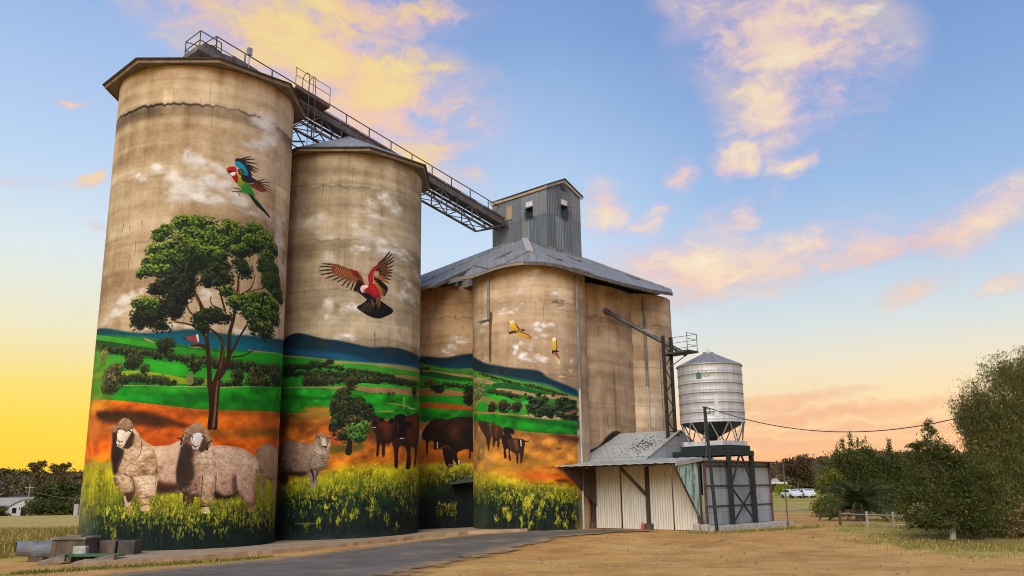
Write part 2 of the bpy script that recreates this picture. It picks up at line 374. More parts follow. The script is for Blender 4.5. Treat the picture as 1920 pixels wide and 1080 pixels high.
        for i in range(n - 1):
            dx, dy = X[i + 1] - X[i], Y[i + 1] - Y[i]; L = dx * dx + dy * dy + 1e-9
            t = np.clip(((gx - X[i]) * dx + (gy - Y[i]) * dy) / L, 0, 1)
            d = np.hypot(gx - X[i] - t * dx, gy - Y[i] - t * dy)
            al = np.maximum(al, np.clip((R[i] + (R[i + 1] - R[i]) * t - d) / (2 * soft) + .5, 0, 1))
        al = (al * a)[..., None]
        self.T[y0:y1, x0:x1] = self.T[y0:y1, x0:x1] * (1 - al) + np.array(col, np.float32) / 255 * al
    def dab(self, s, z, rx, ry, col, a=1., ang=0.):
        cx, cy = (s + self.width / 2) * TPM, (z - self.z0) * TPM; rx *= TPM; ry *= TPM
        pad = max(rx, ry) + 1
        x0 = int(max(0, cx - pad)); x1 = int(min(self.w, cx + pad + 1)); y0 = int(max(0, cy - pad)); y1 = int(min(self.h, cy + pad + 1))
        if x1 <= x0 or y1 <= y0: return
        gx = np.arange(x0, x1)[None, :] + .5 - cx; gy = np.arange(y0, y1)[:, None] + .5 - cy
        if ang: c, q = math.cos(ang), math.sin(ang); gx, gy = gx * c + gy * q, gy * c - gx * q
        al = (np.clip(1.6 - 1.6 * ((gx / rx) ** 2 + (gy / ry) ** 2), 0, 1) * a)[..., None]
        self.T[y0:y1, x0:x1] = self.T[y0:y1, x0:x1] * (1 - al) + np.array(col, np.float32) / 255 * al
    def leaves(self, blobs, dark, mid, light, size=.07, dens=60, top=.0, under=1.):
        """painted foliage: a dark mass, then dabs that lighten towards the top of each clump"""
        r = self.rnd
        D, M, L = [np.array(c, float) for c in (dark, mid, light)]
        for (s, z, rx, ry) in blobs:
            for _ in range(int(10 * under)):
                an = r.uniform(0, 6.28); q = r.uniform(0, .6)
                self.dab(s + rx * q * math.cos(an), z + ry * q * math.sin(an), rx * .55, ry * .5, D * r.uniform(.8, 1.15), .85)
        jobs = []
        for (s, z, rx, ry) in blobs:
            for _ in range(int(dens * (rx * ry) / (size * size) * .05) + 6):
                an = r.uniform(0, 6.28); q = math.sqrt(r.random()) * 1.06
                dx, dy = q * math.cos(an), q * math.sin(an)
                t = .42 + .50 * dy - .12 * dx + r.gauss(0, .22) + top
                jobs.append((t + r.gauss(0, .12), s + dx * rx, z + dy * ry, t))
        jobs.sort()
        for _, s, z, t in jobs:
            t = min(1, max(0, t)); c = D + (M - D) * t * 2 if t < .5 else M + (L - M) * (t * 2 - 1)
            k = size * r.uniform(.6, 1.25)
            self.dab(s, z, k, k * r.uniform(.45, .8), c * r.uniform(.85, 1.12), .9, r.uniform(-.7, .7))
    def cloud(self, blobs, col=(226, 222, 214), a=.85, k=1.):
        """scumbled white cloud: soft ellipses broken up by noise"""
        for (s, z, rx, ry) in blobs:
            x0, x1 = [int(np.clip(v, 0, self.w)) for v in (self.X(s - rx * 1.5), self.X(s + rx * 1.5))]
            y0, y1 = [int(np.clip(v, 0, self.h)) for v in (self.Y(z - ry * 1.5), self.Y(z + ry * 1.5))]
            if x1 - x0 < 4 or y1 - y0 < 4: continue
            gx = (np.arange(x0, x1)[None, :] + .5 - self.X(s)) / (rx * TPM); gy = (np.arange(y0, y1)[:, None] + .5 - self.Y(z)) / (ry * TPM)
            d = np.sqrt(gx * gx + gy * gy)
            n = fbm(y1 - y0, x1 - x0, max(3, 3.2 * ry), max(3, 2.4 * rx), self.rng, 5, .62)
            al = np.clip((1.05 - d) * 1.0 + (n - .5) * 3.2 * k - .10, 0, 1)
            al *= np.clip(1.45 - d, 0, 1) * a * (.45 + .75 * n)
            al = np.clip(al, 0, 1)[..., None]
            sh = (.86 + .16 * np.clip(gy + .3 + (n - .5) * 2, -1, 1))[..., None] * np.ones((1, gx.shape[1], 1))
            self.T[y0:y1, x0:x1] = self.T[y0:y1, x0:x1] * (1 - al) + np.array(col, np.float32) / 255 * sh * al
    def wool(self, pts, dark, mid, light, seed=0, curl=.16, shade=0., soft=.03, contrast=1.):
        """fleece: an outline filled with curled ridges; shade darkens the paint towards its left"""
        box = self._mask(spline(pts, True))
        if box is None: return
        n = int(soft * TPM); m, x0, y0, x1, y1 = self._grow(box, 2 * n + 1); mb = blur(m, n)
        h, w = m.shape; rng = np.random.default_rng(seed)
        a = fbm(h, w, h / TPM / curl * .8, w / TPM / curl * .55, rng, 4, .7)
        b = fbm(h, w, h / TPM / curl * .5, w / TPM / curl * .5, rng, 3, .6)
        ridge = 1 - np.abs(2 * a - 1) * 2.6
        edge = blur(m, int(.16 * TPM))                              # round the form off at its edge
        gy = np.linspace(-1, 1, h)[:, None]; gx = np.linspace(-1, 1, w)[None, :]
        t = .50 + contrast * (.17 * ridge - .06 + .42 * (b - .5)) + .20 * gy + shade * gx - .42 * (1 - edge)
        t = np.clip(.54 + (t - .5) * 1.2, 0, 1)[..., None]
        D, M, L = [np.array(c, np.float32) / 255 for c in (dark, mid, light)]
        C = np.where(t < .5, D + (M - D) * t * 2, M + (L - M) * (t * 2 - 1))
        al = mb[..., None]
        old = self.T[y0:y1, x0:x1].copy(); self.T[y0:y1, x0:x1] = C
        r = random.Random(seed); area = m.sum() / TPM ** 2                # locks of wool, drawn with the brush
        for _ in range(int(area * 190 * contrast)):
            j, i = r.randrange(h), r.randrange(w)
            if not m[j, i]: continue
            s = (x0 + i) / TPM - self.width / 2; z = (y0 + j) / TPM + self.z0; L_ = curl * r.uniform(.3, .65); an = r.gauss(.0, .7) + 1.2 * shade
            c = r.choice([dark, mid, light, light, mid]); k = r.uniform(.85, 1.1)
            self.stroke([(s - L_ * .5 * math.cos(an), z - L_ * .5 * math.sin(an)), (s, z - L_ * .22), (s + L_ * .5 * math.cos(an), z + L_ * .5 * math.sin(an))], .028, .016, [v * k for v in c], a=r.uniform(.25, .55))
        self.T[y0:y1, x0:x1] = old * (1 - al) + self.T[y0:y1, x0:x1] * al
    def canola(self, top, z_mid, z_lo, s0, s1, n, big=1., bright=1.):
        """flower heads thick near the top edge, thinning to dark stalks below; top = [(s, z), ...]"""
        r = self.rnd; ts = [p[0] for p in top]; tz = [p[1] for p in top]
        for _ in range(int(n * .8)):                                 # stalks and drips
            s = r.uniform(s0, s1); zt = float(np.interp(s, ts, tz)); q = r.random() ** .7
            z = zt + (z_lo - zt) * q; L = r.uniform(.15, .6)
            c = r.choice([(70, 80, 18), (36, 58, 24), (18, 44, 28), (84, 86, 20), (12, 34, 26)])
            self.stroke([(s, z), (s + r.gauss(0, .03), z - L)], .025, .04, c, a=r.uniform(.15, .5))
        for _ in range(int(n * 1.35)):
            s = r.uniform(s0, s1); zt = float(np.interp(s, ts, tz)); q = r.random() ** 1.5
            z = zt + .05 + (z_mid - zt) * q
            k = (.026 + .028 * q) * r.uniform(.6, 1.35) * big
            f = (1.05 - .35 * q) * bright * r.uniform(.85, 1.15)
            c = r.choice([(204, 184, 28), (176, 168, 30), (214, 200, 60), (150, 148, 28), (118, 126, 28)])
            for _ in range(r.randint(2, 5)):
                self.dab(s + r.gauss(0, k * .8), z + r.gauss(0, k * 1.8), k * .62, k * r.uniform(.9, 1.7), [v * f for v in c], .62)
    def image(self, name):
        img = bpy.data.images.new(name, self.w, self.h, alpha=False)
        T = np.clip(self.T, 0, 1); T = T + (T * T * (3 - 2 * T) - T) * .3       # deeper darks in the paint
        px = np.ones((self.h, self.w, 4), np.float32); px[..., :3] = np.clip(T, .008, .94)
        img.pixels.foreach_set(px.ravel()); img.update(); img.pack()
        return img

# mural outlines: metres round the wall, metres up it
def paint_silo1(w):
 w.cloud([(2.55,19.78,0.74,0.48),(3.23,19.6,0.92,0.76),(2.27,18.52,0.81,0.42),(3.15,18.71,0.72,0.64),(3.94,18.04,0.92,0.76),(2.53,19.99,0.43,0.27)],a=0.75)
 w.cloud([(-2.92,16.44,0.54,0.31),(-2.09,16.75,0.46,0.36),(-1.66,16.24,0.67,0.57),(-1.23,15.45,0.83,0.51),(-0.54,15.86,0.98,0.71),(-0.25,16.88,0.62,0.62),(0.32,16.35,0.72,0.61),(0.21,15.25,1.07,0.51),(-0.64,17.35,0.54,0.52),(0.65,16.8,0.64,0.51)],a=0.85)
 w.cloud([(1.92,15.25,1.19,0.51),(2.85,15.08,1.23,0.62),(1.48,15.65,0.79,0.41),(4.1,15.22,1.22,0.85),(1.07,16.07,0.66,0.51)],a=0.7)
 w.cloud([(4.21,14.06,1.42,1.16),(3.77,14.77,1.16,0.74),(4.84,12.99,1.03,0.74)],a=0.8)
 w.cloud([(-3.26,10.66,0.78,0.41),(-2.6,10.88,0.54,0.30),(-3.88,10.17,0.83,0.41),(-4.53,9.88,1.19,0.36),(-2.2,11.05,0.40,0.25)],a=0.75)
 w.cloud([(0.29,11.08,0.52,0.59),(-0.23,11.14,0.43,0.50),(0.51,10.26,0.52,0.49),(-0.81,9.46,0.52,0.25),(-2.15,9.37,0.59,0.16),(1.86,9.46,0.61,0.18),(-0.13,9.57,0.43,0.22)],a=0.9)
 w.poly([(-6.19,9.55),(-1.93,9.01),(-0.07,8.66),(1.71,8.65),(6.19,8.97),(6.18,5.49),(-6.19,5.4),(-6.19,8.02)],(44, 118, 34),(34, 112, 28),sm=0,tex=0.3)
 w.poly([(-6.19,9.78),(-4.47,9.61),(-2.99,9.32),(-1.94,9.2),(-1.05,9.27),(-0.12,9.37),(0.57,9.32),(1.67,9.27),(2.74,9.36),(4.25,9.46),(6.19,9.62),(6.19,8.94),(2.67,8.65),(1.15,8.59),(-0.07,8.64),(-1.02,8.78),(-1.93,9),(-3.6,9.19),(-6.19,9.53)],(14, 58, 64),(12, 104, 122),soft=0.04)
 w.poly([(-6.19,9.55),(-3.19,9.04),(-1.91,8.81),(-0.06,8.52),(1.16,8.44),(1.17,8.28),(-0.38,8.24),(-1.88,8.45),(-6.2,9.07)],(70, 150, 40),(46, 130, 36))
 w.poly([(-6.2,9.34),(-2.39,8.67),(-1.43,8.48),(-2.37,8.47),(-6.2,9.13)],(30, 80, 34))
 w.poly([(-2.12,9),(-1.78,8.9),(-1.54,8.75),(-1.92,8.85)],(150, 130, 90))
 w.poly([(2.55,8.71),(3.31,8.73),(6.19,8.98),(6.19,8.92),(3.31,8.64),(2.55,8.66)],(140, 128, 84))
 w.poly([(-0.07,8.66),(0.62,8.57),(-0.07,8.59)],(140, 128, 84))
 w.poly([(1.34,8.4),(2.79,8.61),(6.19,8.92),(6.19,8.49),(2.83,8.1),(1.36,8.18)],(40, 150, 32),(36, 136, 30))
 w.leaves([(-5.19,8.84,0.75,0.14),(-4.68,8.77,0.45,0.20),(-4.3,8.6,0.25,0.16),(-4.02,8.64,0.22,0.15),(-3.72,8.53,0.25,0.14),(-3.47,8.54,0.17,0.17),(-3.31,8.56,0.20,0.16),(-3.09,8.44,0.20,0.16),(-2.87,8.4,0.17,0.22),(-2.77,8.48,0.14,0.21),(-2.53,8.39,0.14,0.17),(-2.36,8.43,0.12,0.12),(-2.22,8.33,0.16,0.16),(-2.07,8.38,0.18,0.15),(-1.92,8.34,0.16,0.15),(-1.72,8.31,0.14,0.13),(-1.56,8.24,0.14,0.13),(-1.44,8.26,0.16,0.21),(-1.28,8.25,0.10,0.21),(-1.12,8.24,0.13,0.16),(-0.97,8.23,0.10,0.20),(-0.85,8.17,0.15,0.18),(-0.7,8.17,0.10,0.12),(-0.57,8.11,0.12,0.15),(-0.41,8.09,0.14,0.15),(-0.24,8.07,0.16,0.20),(-0.15,8.06,0.12,0.16),(0.03,8.11,0.11,0.21),(0.17,8.01,0.14,0.15),(0.32,8.03,0.15,0.15),(0.45,8.07,0.15,0.19),(0.61,7.98,0.14,0.15),(0.81,8.04,0.11,0.15),(0.96,7.98,0.14,0.21),(1.09,7.93,0.10,0.19),(1.23,7.93,0.16,0.18),(1.43,7.93,0.16,0.15),(1.57,7.92,0.15,0.13),(1.76,7.92,0.12,0.19),(1.95,7.93,0.19,0.22),(2.12,7.92,0.13,0.13),(2.28,7.85,0.12,0.21),(2.51,7.88,0.14,0.18),(2.66,7.89,0.21,0.19),(2.91,7.88,0.16,0.14),(3.16,7.98,0.19,0.16),(3.41,7.96,0.23,0.17),(3.61,7.96,0.23,0.18),(3.88,7.99,0.32,0.22),(4.16,7.96,0.23,0.16),(4.64,8.1,0.44,0.23),(5.07,8.12,0.44,0.17)],(20, 28, 16),(44, 54, 28),(84, 92, 48),size=0.062)
 w.leaves([(0.82,7.98,0.13,0.19),(0.98,7.95,0.12,0.22),(1.1,7.99,0.12,0.16),(1.32,7.99,0.16,0.25),(1.45,7.9,0.17,0.22),(1.6,7.96,0.16,0.18),(1.78,7.97,0.13,0.24),(1.97,7.96,0.16,0.25),(2.14,8.01,0.20,0.24),(2.36,7.94,0.14,0.16),(2.51,7.94,0.13,0.23),(2.73,8,0.21,0.20),(2.96,7.94,0.22,0.20),(3.15,7.94,0.15,0.16),(3.33,7.95,0.20,0.21),(3.63,7.96,0.21,0.21),(3.96,7.92,0.29,0.25),(4.15,8.02,0.24,0.16),(4.48,7.96,0.45,0.16),(5.11,7.97,0.80,0.17)],(20, 28, 16),(44, 54, 28),(84, 92, 48),size=0.062)
 w.poly([(-2.04,8.1),(-0.95,7.9),(-0.01,7.76),(1.2,7.69),(2.62,7.65),(5.4,7.7),(5.47,7.41),(1.23,7.28),(-0.49,7.34),(-1.53,7.52),(-2.02,7.84)],(52, 158, 40),(44, 146, 36))
 w.poly([(-4.07,8.38),(-3.1,8.21),(-2.94,7.8),(-4.17,7.98)],(64, 140, 44))
 w.poly([(-5.77,7.73),(-3.39,7.6),(-1.99,7.56),(-0.66,7.34),(0.02,7.22),(1.23,7.28),(1.25,7.01),(-0.47,7.01),(-2.67,7.32),(-5.61,7.48)],(140, 158, 34),(120, 140, 34))
 w.poly([(1.21,7.57),(2.74,7.59),(5.4,7.7),(5.47,7.41),(1.24,7.14)],(70, 150, 40))
 w.leaves([(-3.02,7.24,0.22,0.19),(-2.81,7.22,0.21,0.19),(-2.6,7.27,0.13,0.17),(-2.41,7.28,0.20,0.16),(-2.26,7.28,0.22,0.21),(-2.03,7.21,0.12,0.17),(-1.87,7.24,0.19,0.17),(-1.71,7.14,0.12,0.23),(-1.51,7.15,0.14,0.18),(-1.35,7.19,0.18,0.15),(-1.15,7.15,0.19,0.23),(-0.99,7.07,0.15,0.21),(-0.89,7.08,0.17,0.15),(-0.67,7.02,0.14,0.17)],(20, 28, 16),(44, 54, 28),(84, 92, 48),size=0.062)
 w.leaves([(0.06,7.1,0.11,0.24),(0.17,7.12,0.15,0.17),(0.39,7.12,0.18,0.16)],(20, 28, 16),(44, 54, 28),(84, 92, 48),size=0.062)
 w.leaves([(-2.48,8.02,0.44,0.36),(-2.71,7.92,0.26,0.25),(-2.28,8.08,0.22,0.20)],(20, 28, 16),(44, 54, 28),(84, 92, 48),size=0.062)
 w.leaves([(-1.93,7.64,0.21,0.22)],(20, 28, 16),(44, 54, 28),(84, 92, 48),size=0.062)
 w.leaves([(-1.09,8.64,0.39,0.35),(-1.27,8.73,0.22,0.24),(-0.93,8.78,0.21,0.22)],(14, 24, 14),(42, 48, 30),(74, 80, 50),size=0.062)
 w.stroke([(-1.11,8.37),(-1.08,8.26)],0.077,0.058,(30, 28, 18))
 w.leaves([(0.13,7.81,0.27,0.33)],(22, 30, 14),(50, 58, 22),(96, 100, 40),size=0.062)
 w.leaves([(2.03,7.47,0.31,0.34),(1.95,7.16,0.30,0.26)],(20, 28, 16),(44, 54, 28),(84, 92, 48),size=0.062)
 w.leaves([(3.12,7.58,0.56,0.42),(2.89,7.24,0.50,0.28),(3.64,7.3,0.48,0.26)],(20, 28, 16),(54, 66, 26),(106, 112, 48),size=0.062)
 w.leaves([(4.85,7.58,1.00,0.42)],(20, 28, 16),(44, 54, 28),(84, 92, 48),size=0.062)
 w.leaves([(1.12,7.07,0.11,0.13),(1.25,7.07,0.11,0.13),(1.38,7.02,0.14,0.09),(1.54,7.05,0.12,0.15),(1.64,7.08,0.16,0.11)],(20, 28, 16),(44, 54, 28),(84, 92, 48),size=0.062)
 w.poly([(-0.16,7.39),(0.05,7.47),(0.13,7.05),(-0.09,6.97)],(120, 116, 76))
 w.poly([(-2.96,6.99),(-0.88,6.9),(1.25,6.93),(6.19,7.37),(6.19,7.31),(1.25,6.88),(-0.88,6.86),(-2.96,6.95)],(160, 150, 104),sm=0)
 w.poly([(-3.39,6.57),(-2.73,6.91),(-0.88,6.89),(1.25,6.89),(6.19,7.29),(6.19,6.09),(2.98,5.97),(1.31,5.95),(-0.82,6.08),(-2.17,6.27),(-3.49,6.35)],(34, 140, 26),(20, 120, 24),tex=0.35)
 w.poly([(-2.72,6.76),(-0.44,6.54),(2.26,6.43),(6.19,6.74),(6.19,6.54),(1.86,6.27),(-0.84,6.37)],(16, 104, 26),a=0.6,soft=0.12)
 w.poly([(-2.22,6.87),(0.38,6.82),(2.23,6.85),(0.39,6.68),(-2.21,6.74)],(88, 160, 50),a=0.5,soft=0.1)
 w.poly([(-6.18,8.78),(-4.27,8.54),(-3.94,7.51),(-4.42,6.37),(-6.19,6.51)],(104, 140, 40),soft=0.15,a=0.7)
 w.leaves([(-3.64,7.48,0.70,0.43),(-3.73,7.08,0.78,0.43),(-3.41,7.74,0.39,0.24)],(40, 44, 24),(72, 72, 42),(112, 106, 66),size=0.09)
 w.leaves([(-4.43,8.37,0.40,0.27)],(90, 92, 50),(120, 120, 66),(150, 148, 90),size=0.062)
 w.poly([(-6.19,6.12),(-5.52,6.47),(-3.86,6.41),(-2.78,6.3),(-1.45,6.13),(0.3,5.93),(1.34,5.91),(6.19,6.12),(6.18,3.81),(-6.19,3.76)],(212, 104, 18),(206, 92, 12),tex=0.4,sm=0)
 w.poly([(-6.2,6.52),(-3.85,6.39),(-3.46,6.15),(-4.33,5.9),(-6.2,5.96)],(196, 140, 40),soft=0.25,a=0.8)
 w.poly([(-6.19,6.04),(-4.32,5.82),(-3.4,5.62),(-3.42,4.94),(-5.74,4.75)],(178, 110, 44),soft=0.3,a=0.7)
 w.poly([(-1.45,6.1),(0.3,5.91),(6.19,6.11),(6.18,5.84),(1.05,5.67),(-0.41,5.78)],(110, 64, 18),a=0.65,soft=0.12)
 w.poly([(-4.69,5.92),(-3.43,5.93),(-2.3,5.86),(-1.42,5.75),(-0.82,5.6),(-0.24,5.37),(0.35,5.1),(-0.37,5.15),(-1.37,5.15),(-2.32,5.21),(-3.15,5.35),(-3.97,5.46)],(58, 36, 16),(88, 48, 14),soft=0.1,tex=0.3)
 w.poly([(1.01,5),(1.88,5.07),(3.22,5.22),(6.19,5.5),(6.19,4.99),(2.81,4.83),(1.1,4.83)],(98, 84, 26),a=0.85,soft=0.16)
 w.poly([(1.05,5.67),(6.19,5.84),(6.19,5.45),(1.86,5.3)],(222, 120, 28),a=0.7,soft=0.2)
 w.poly([(-2.79,4.63),(-0.32,4.48),(-0.31,4.37),(-2.58,4.4)],(230, 84, 10),a=0.6,soft=0.15)
 w.poly([(-6.18,3.76),(-4.42,3.86),(-3.17,3.75),(-0.25,3.49),(1.19,3.34),(3.46,3.58),(6.18,3.81),(6.17,1.67),(-6.19,1.54)],(176, 160, 22),(96, 104, 24),soft=0.28,sm=0,tex=0.4)
 w.poly([(-6.17,2.3),(-2.37,2.21),(0.56,1.88),(6.17,2.08),(6.16,-0.43),(-6.19,-0.84)],(100, 106, 26),(20, 40, 34),soft=0.35,sm=0,tex=0.5)
 w.poly([(-6.17,1.54),(-1.52,1.42),(1.32,1.28),(6.17,1.34),(6.16,-0.43),(-6.19,-0.84)],(22, 42, 28),(13, 29, 30),soft=0.45,sm=0,tex=0.4)
 w.canola([(-6.18,3.6),(-3.03,3.45),(-0.19,2.54),(1.24,2.52),(3.49,3.27),(6.18,3.56)],1.57,0.39,-6.18,6.18,1000)
 w.wool([(3.3,4.17),(3.52,4.41),(4.06,4.59),(4.85,4.5),(5.69,4.34),(6.2,3.15),(5.48,2.86),(4.71,2.93),(3.9,3.12),(3.47,3.51)],(84, 64, 50),(150, 120, 96),(196, 168, 138),seed=3,curl=0.2,contrast=0.7)
 w.poly([(3.59,3.27),(4.04,3.2),(3.96,2.81),(3.91,2.34),(3.77,2.34),(3.65,2.81)],(150, 120, 92))
 w.poly([(4.87,2.97),(5.82,2.94),(5.59,2.49),(5.39,2.17),(5.08,2.33)],(150, 118, 90))
 w.poly([(-2.44,2.53),(-1.96,2.48),(-1.97,2.13),(-2.04,1.93),(-2.06,1.61),(-2.21,1.61),(-2.31,1.89),(-2.4,2.21)],(100, 72, 50),(150, 116, 90))
 w.poly([(-2.41,2.33),(-2.25,2.29),(-2.06,2.09),(-2.21,1.91),(-2.33,2.05)],(190, 166, 146))
 w.poly([(-2.35,2.53),(-2.01,2.51),(-2.07,2.17),(-2.23,2.11)],(70, 48, 32))
 w.wool([(-3.3,4.92),(-3.04,5.16),(-2.08,4.84),(-1.84,4.59),(-1.41,4.41),(-1.16,4.37),(-0.68,4.4),(-0.14,4.48),(-0.03,2.58),(-0.51,2.47),(-1.02,2.5),(-1.13,3.4),(-1.68,3.73),(-2.63,3.26),(-2.99,3.26),(-3.24,3.96)],(104, 74, 54),(188, 154, 128),(230, 206, 178),seed=5,curl=0.26,shade=0.1,contrast=0.75)
 w.poly([(-1.06,2.99),(-0.73,2.87),(-0.18,2.82),(-0.15,2.58),(-0.51,2.46),(-1.02,2.5)],(110, 62, 40),(40, 26, 18),soft=0.08)
 w.wool([(-2.11,4.63),(-1.85,4.67),(-1.41,4.41),(-1.13,3.92),(-1.09,3.4),(-1.11,3.16),(-2.06,3.05),(-2.29,3.17),(-2.88,3.22),(-2.99,3.26),(-2.57,4.07)],(86, 60, 42),(184, 148, 116),(240, 220, 190),seed=6,curl=0.3,contrast=1.1)
 w.poly([(-3.31,5.02),(-3.09,5.07),(-2.85,4.41),(-2.59,4.23),(-2.63,3.99),(-2.82,3.59),(-2.89,3.26),(-3.06,3.29),(-3.13,3.59),(-3.27,4.03),(-3.26,4.54)],(54, 38, 28),(40, 30, 22),soft=0.05)
 w.wool([(-2.98,3.2),(-2.27,3.17),(-1.99,2.77),(-1.97,2.54),(-2.44,2.49),(-2.73,2.73),(-2.94,2.86)],(86, 62, 46),(176, 144, 114),(232, 208, 176),seed=7,curl=0.24,contrast=1.3)
 w.wool([(-2.06,3.09),(-1.11,3.16),(-1.04,2.75),(-1.1,2.31),(-1.29,2.18),(-1.26,1.8),(-1.56,1.76),(-1.65,2.08),(-1.8,2.28),(-1.96,2.68)],(82, 58, 42),(178, 144, 114),(236, 212, 180),seed=8,curl=0.22,contrast=1.3)
 w.stroke([(-1.96,2.98),(-1.79,2.94),(-1.62,2.96),(-1.5,2.94)],0.027,0.014,(90, 64, 44),a=0.4,sm=1)
 w.stroke([(-1.95,2.84),(-1.78,2.79),(-1.61,2.81),(-1.48,2.79)],0.027,0.014,(90, 64, 44),a=0.4,sm=1)
 w.stroke([(-1.94,2.68),(-1.76,2.64),(-1.6,2.66),(-1.47,2.64)],0.027,0.014,(90, 64, 44),a=0.4,sm=1)
 w.stroke([(-1.93,2.54),(-1.75,2.5),(-1.59,2.52),(-1.46,2.5)],0.027,0.014,(90, 64, 44),a=0.4,sm=1)
 w.stroke([(-1.8,2.28),(-1.52,2.24),(-1.17,2.35)],0.041,0.018,(70, 48, 32),a=0.6)
 w.stroke([(-1.58,1.96),(-1.38,2.02)],0.041,0.023,(50, 34, 24),a=0.6)
 w.poly([(-1.62,1.92),(-1.28,1.96),(-1.28,1.76),(-1.58,1.74)],(196, 160, 134))
 w.stroke([(-2.55,3.42),(-2.21,3.74),(-1.84,4.1)],0.041,0.018,(110, 80, 58),a=0.35,sm=1)
 w.stroke([(-2.38,3.68),(-2.09,3.94),(-1.82,4.22)],0.041,0.018,(110, 80, 58),a=0.35,sm=1)
 w.stroke([(-2.21,3.95),(-1.98,4.14),(-1.8,4.34)],0.041,0.018,(110, 80, 58),a=0.35,sm=1)
 w.stroke([(-2.05,4.21),(-1.86,4.34),(-1.77,4.46)],0.041,0.018,(110, 80, 58),a=0.35,sm=1)
 w.stroke([(-2.65,3.46),(-2.26,3.82),(-1.93,4.14)],0.032,0.018,(226, 204, 172),a=0.3,sm=1)
 w.stroke([(-2.48,3.7),(-2.16,4),(-1.91,4.25)],0.032,0.018,(226, 204, 172),a=0.3,sm=1)
 w.stroke([(-2.32,3.94),(-2.06,4.17),(-1.89,4.37)],0.032,0.018,(226, 204, 172),a=0.3,sm=1)
 w.wool([(-3.1,5.16),(-3.04,5.41),(-2.77,5.57),(-2.5,5.53),(-2.27,5.34),(-2.2,5.13),(-2.33,5.01),(-2.73,4.96),(-3.08,5.03)],(74, 54, 38),(138, 108, 82),(190, 160, 128),seed=9,curl=0.14)
 w.poly([(-3.53,5.09),(-3.28,5.23),(-3.11,5.26),(-3.06,5.05),(-3.25,4.99)],(170, 130, 104),(120, 84, 62))
 w.poly([(-2.25,5.13),(-2.12,5.05),(-1.93,4.84),(-2.08,4.84),(-2.24,4.99)],(206, 176, 150))
 w.poly([(-2.33,5.01),(-2.1,4.8),(-2.14,4.51),(-2.4,4.29),(-2.67,4.34),(-2.57,4.52),(-2.4,4.8)],(70, 48, 34),soft=0.03)
 w.poly([(-3,5.05),(-2.75,5.08),(-2.54,4.99),(-2.31,5.11),(-2.32,4.95),(-2.51,4.68),(-2.58,4.46),(-2.72,4.35),(-2.93,4.39),(-3.02,4.51),(-3,4.74)],(226, 212, 196),(206, 176, 152))
 w.stroke([(-2.96,4.68),(-2.85,4.57),(-2.7,4.59)],0.023,0.014,(90, 60, 46))
 w.stroke([(-3,4.49),(-2.83,4.41),(-2.71,4.44)],0.019,0.014,(90, 60, 46))
 w.stroke([(-2.4,5.03),(-2.33,4.99)],0.037,0.023,(40, 28, 20))
 w.stroke([(-2.58,4.69),(-2.49,4.83),(-2.37,4.93)],0.028,0.014,(150, 120, 96))
 w.poly([(-2.13,4.84),(-2,4.88),(-1.79,4.63),(-1.86,4.53),(-2.05,4.51),(-2.18,4.39)],(196, 170, 138),(150, 120, 92),soft=0.05)
 w.stroke([(-1.09,3.4),(-1.08,3.07),(-1.11,2.67)],0.041,0.018,(52, 34, 24),a=0.7,sm=1)
 w.stroke([(-2.06,3.05),(-1.99,2.77),(-1.91,2.4)],0.041,0.018,(52, 34, 24),a=0.7,sm=1)
 w.stroke([(-2.48,3.26),(-2.27,3.16),(-2.07,3.05)],0.041,0.018,(52, 34, 24),a=0.7,sm=1)
 w.stroke([(-2.63,3.99),(-2.77,3.59),(-2.89,3.26)],0.042,0.018,(52, 34, 24),a=0.7,sm=1)
 w.stroke([(-1.8,4.57),(-1.82,4.1),(-2.07,3.73)],0.041,0.018,(52, 34, 24),a=0.7,sm=1)
 w.stroke([(-1.75,4.55),(-1.4,4.39),(-1,4.36),(-0.22,4.47)],0.023,0.014,(238, 216, 188),a=0.6,sm=1)
 w.stroke([(-3.04,5.16),(-2.76,5.56),(-2.37,5.42)],0.023,0.014,(238, 216, 188),a=0.6,sm=1)
 w.stroke([(-2.52,4.11),(-2.18,4.39),(-1.86,4.57)],0.023,0.014,(238, 216, 188),a=0.6,sm=1)
 w.stroke([(-1.07,3.24),(-1.06,2.83),(-1.13,2.35)],0.023,0.014,(238, 216, 188),a=0.6,sm=1)
 w.stroke([(-2.94,4.66),(-2.84,4.58),(-2.7,4.6)],0.037,0.023,(60, 36, 30))
 w.stroke([(-2.99,4.48),(-2.83,4.4),(-2.7,4.44)],0.033,0.019,(70, 42, 34))
 w.stroke([(-2.41,5.04),(-2.33,4.99)],0.060,0.037,(24, 16, 12))
 w.stroke([(-3.04,5.01),(-2.99,4.99)],0.051,0.037,(24, 16, 12))
 w.stroke([(-2.84,4.57),(-2.84,4.47)],0.023,0.019,(90, 60, 46))
 w.poly([(0.04,2.41),(0.43,2.32),(0.4,1.94),(0.09,1.95)],(86, 56, 40),(66, 44, 30))
 w.poly([(2.99,2.09),(3.43,2.16),(3.41,1.92),(3.28,1.6),(2.98,1.61),(2.95,1.89)],(110, 76, 58),(140, 106, 86))
 w.wool([(1.07,4.35),(1.47,4.4),(1.9,4.4),(2.47,4.3),(3.01,4.11),(3.46,3.79),(3.57,3.55),(3.44,3.14),(3.32,2.65),(3.42,2.2),(3.38,1.96),(2.94,1.97),(2.56,2.17),(2.3,2.45),(1.95,2.3),(1.61,2.31),(1.31,2.51),(1.05,3.44)],(104, 74, 58),(186, 148, 124),(234, 210, 184),seed=11,curl=0.15,contrast=0.8)
 w.poly([(2.09,3.17),(2.21,3.13),(2.29,2.65),(2.45,2.37),(2.27,2.3),(2.08,2.65)],(64, 40, 30),soft=0.08,a=0.85)
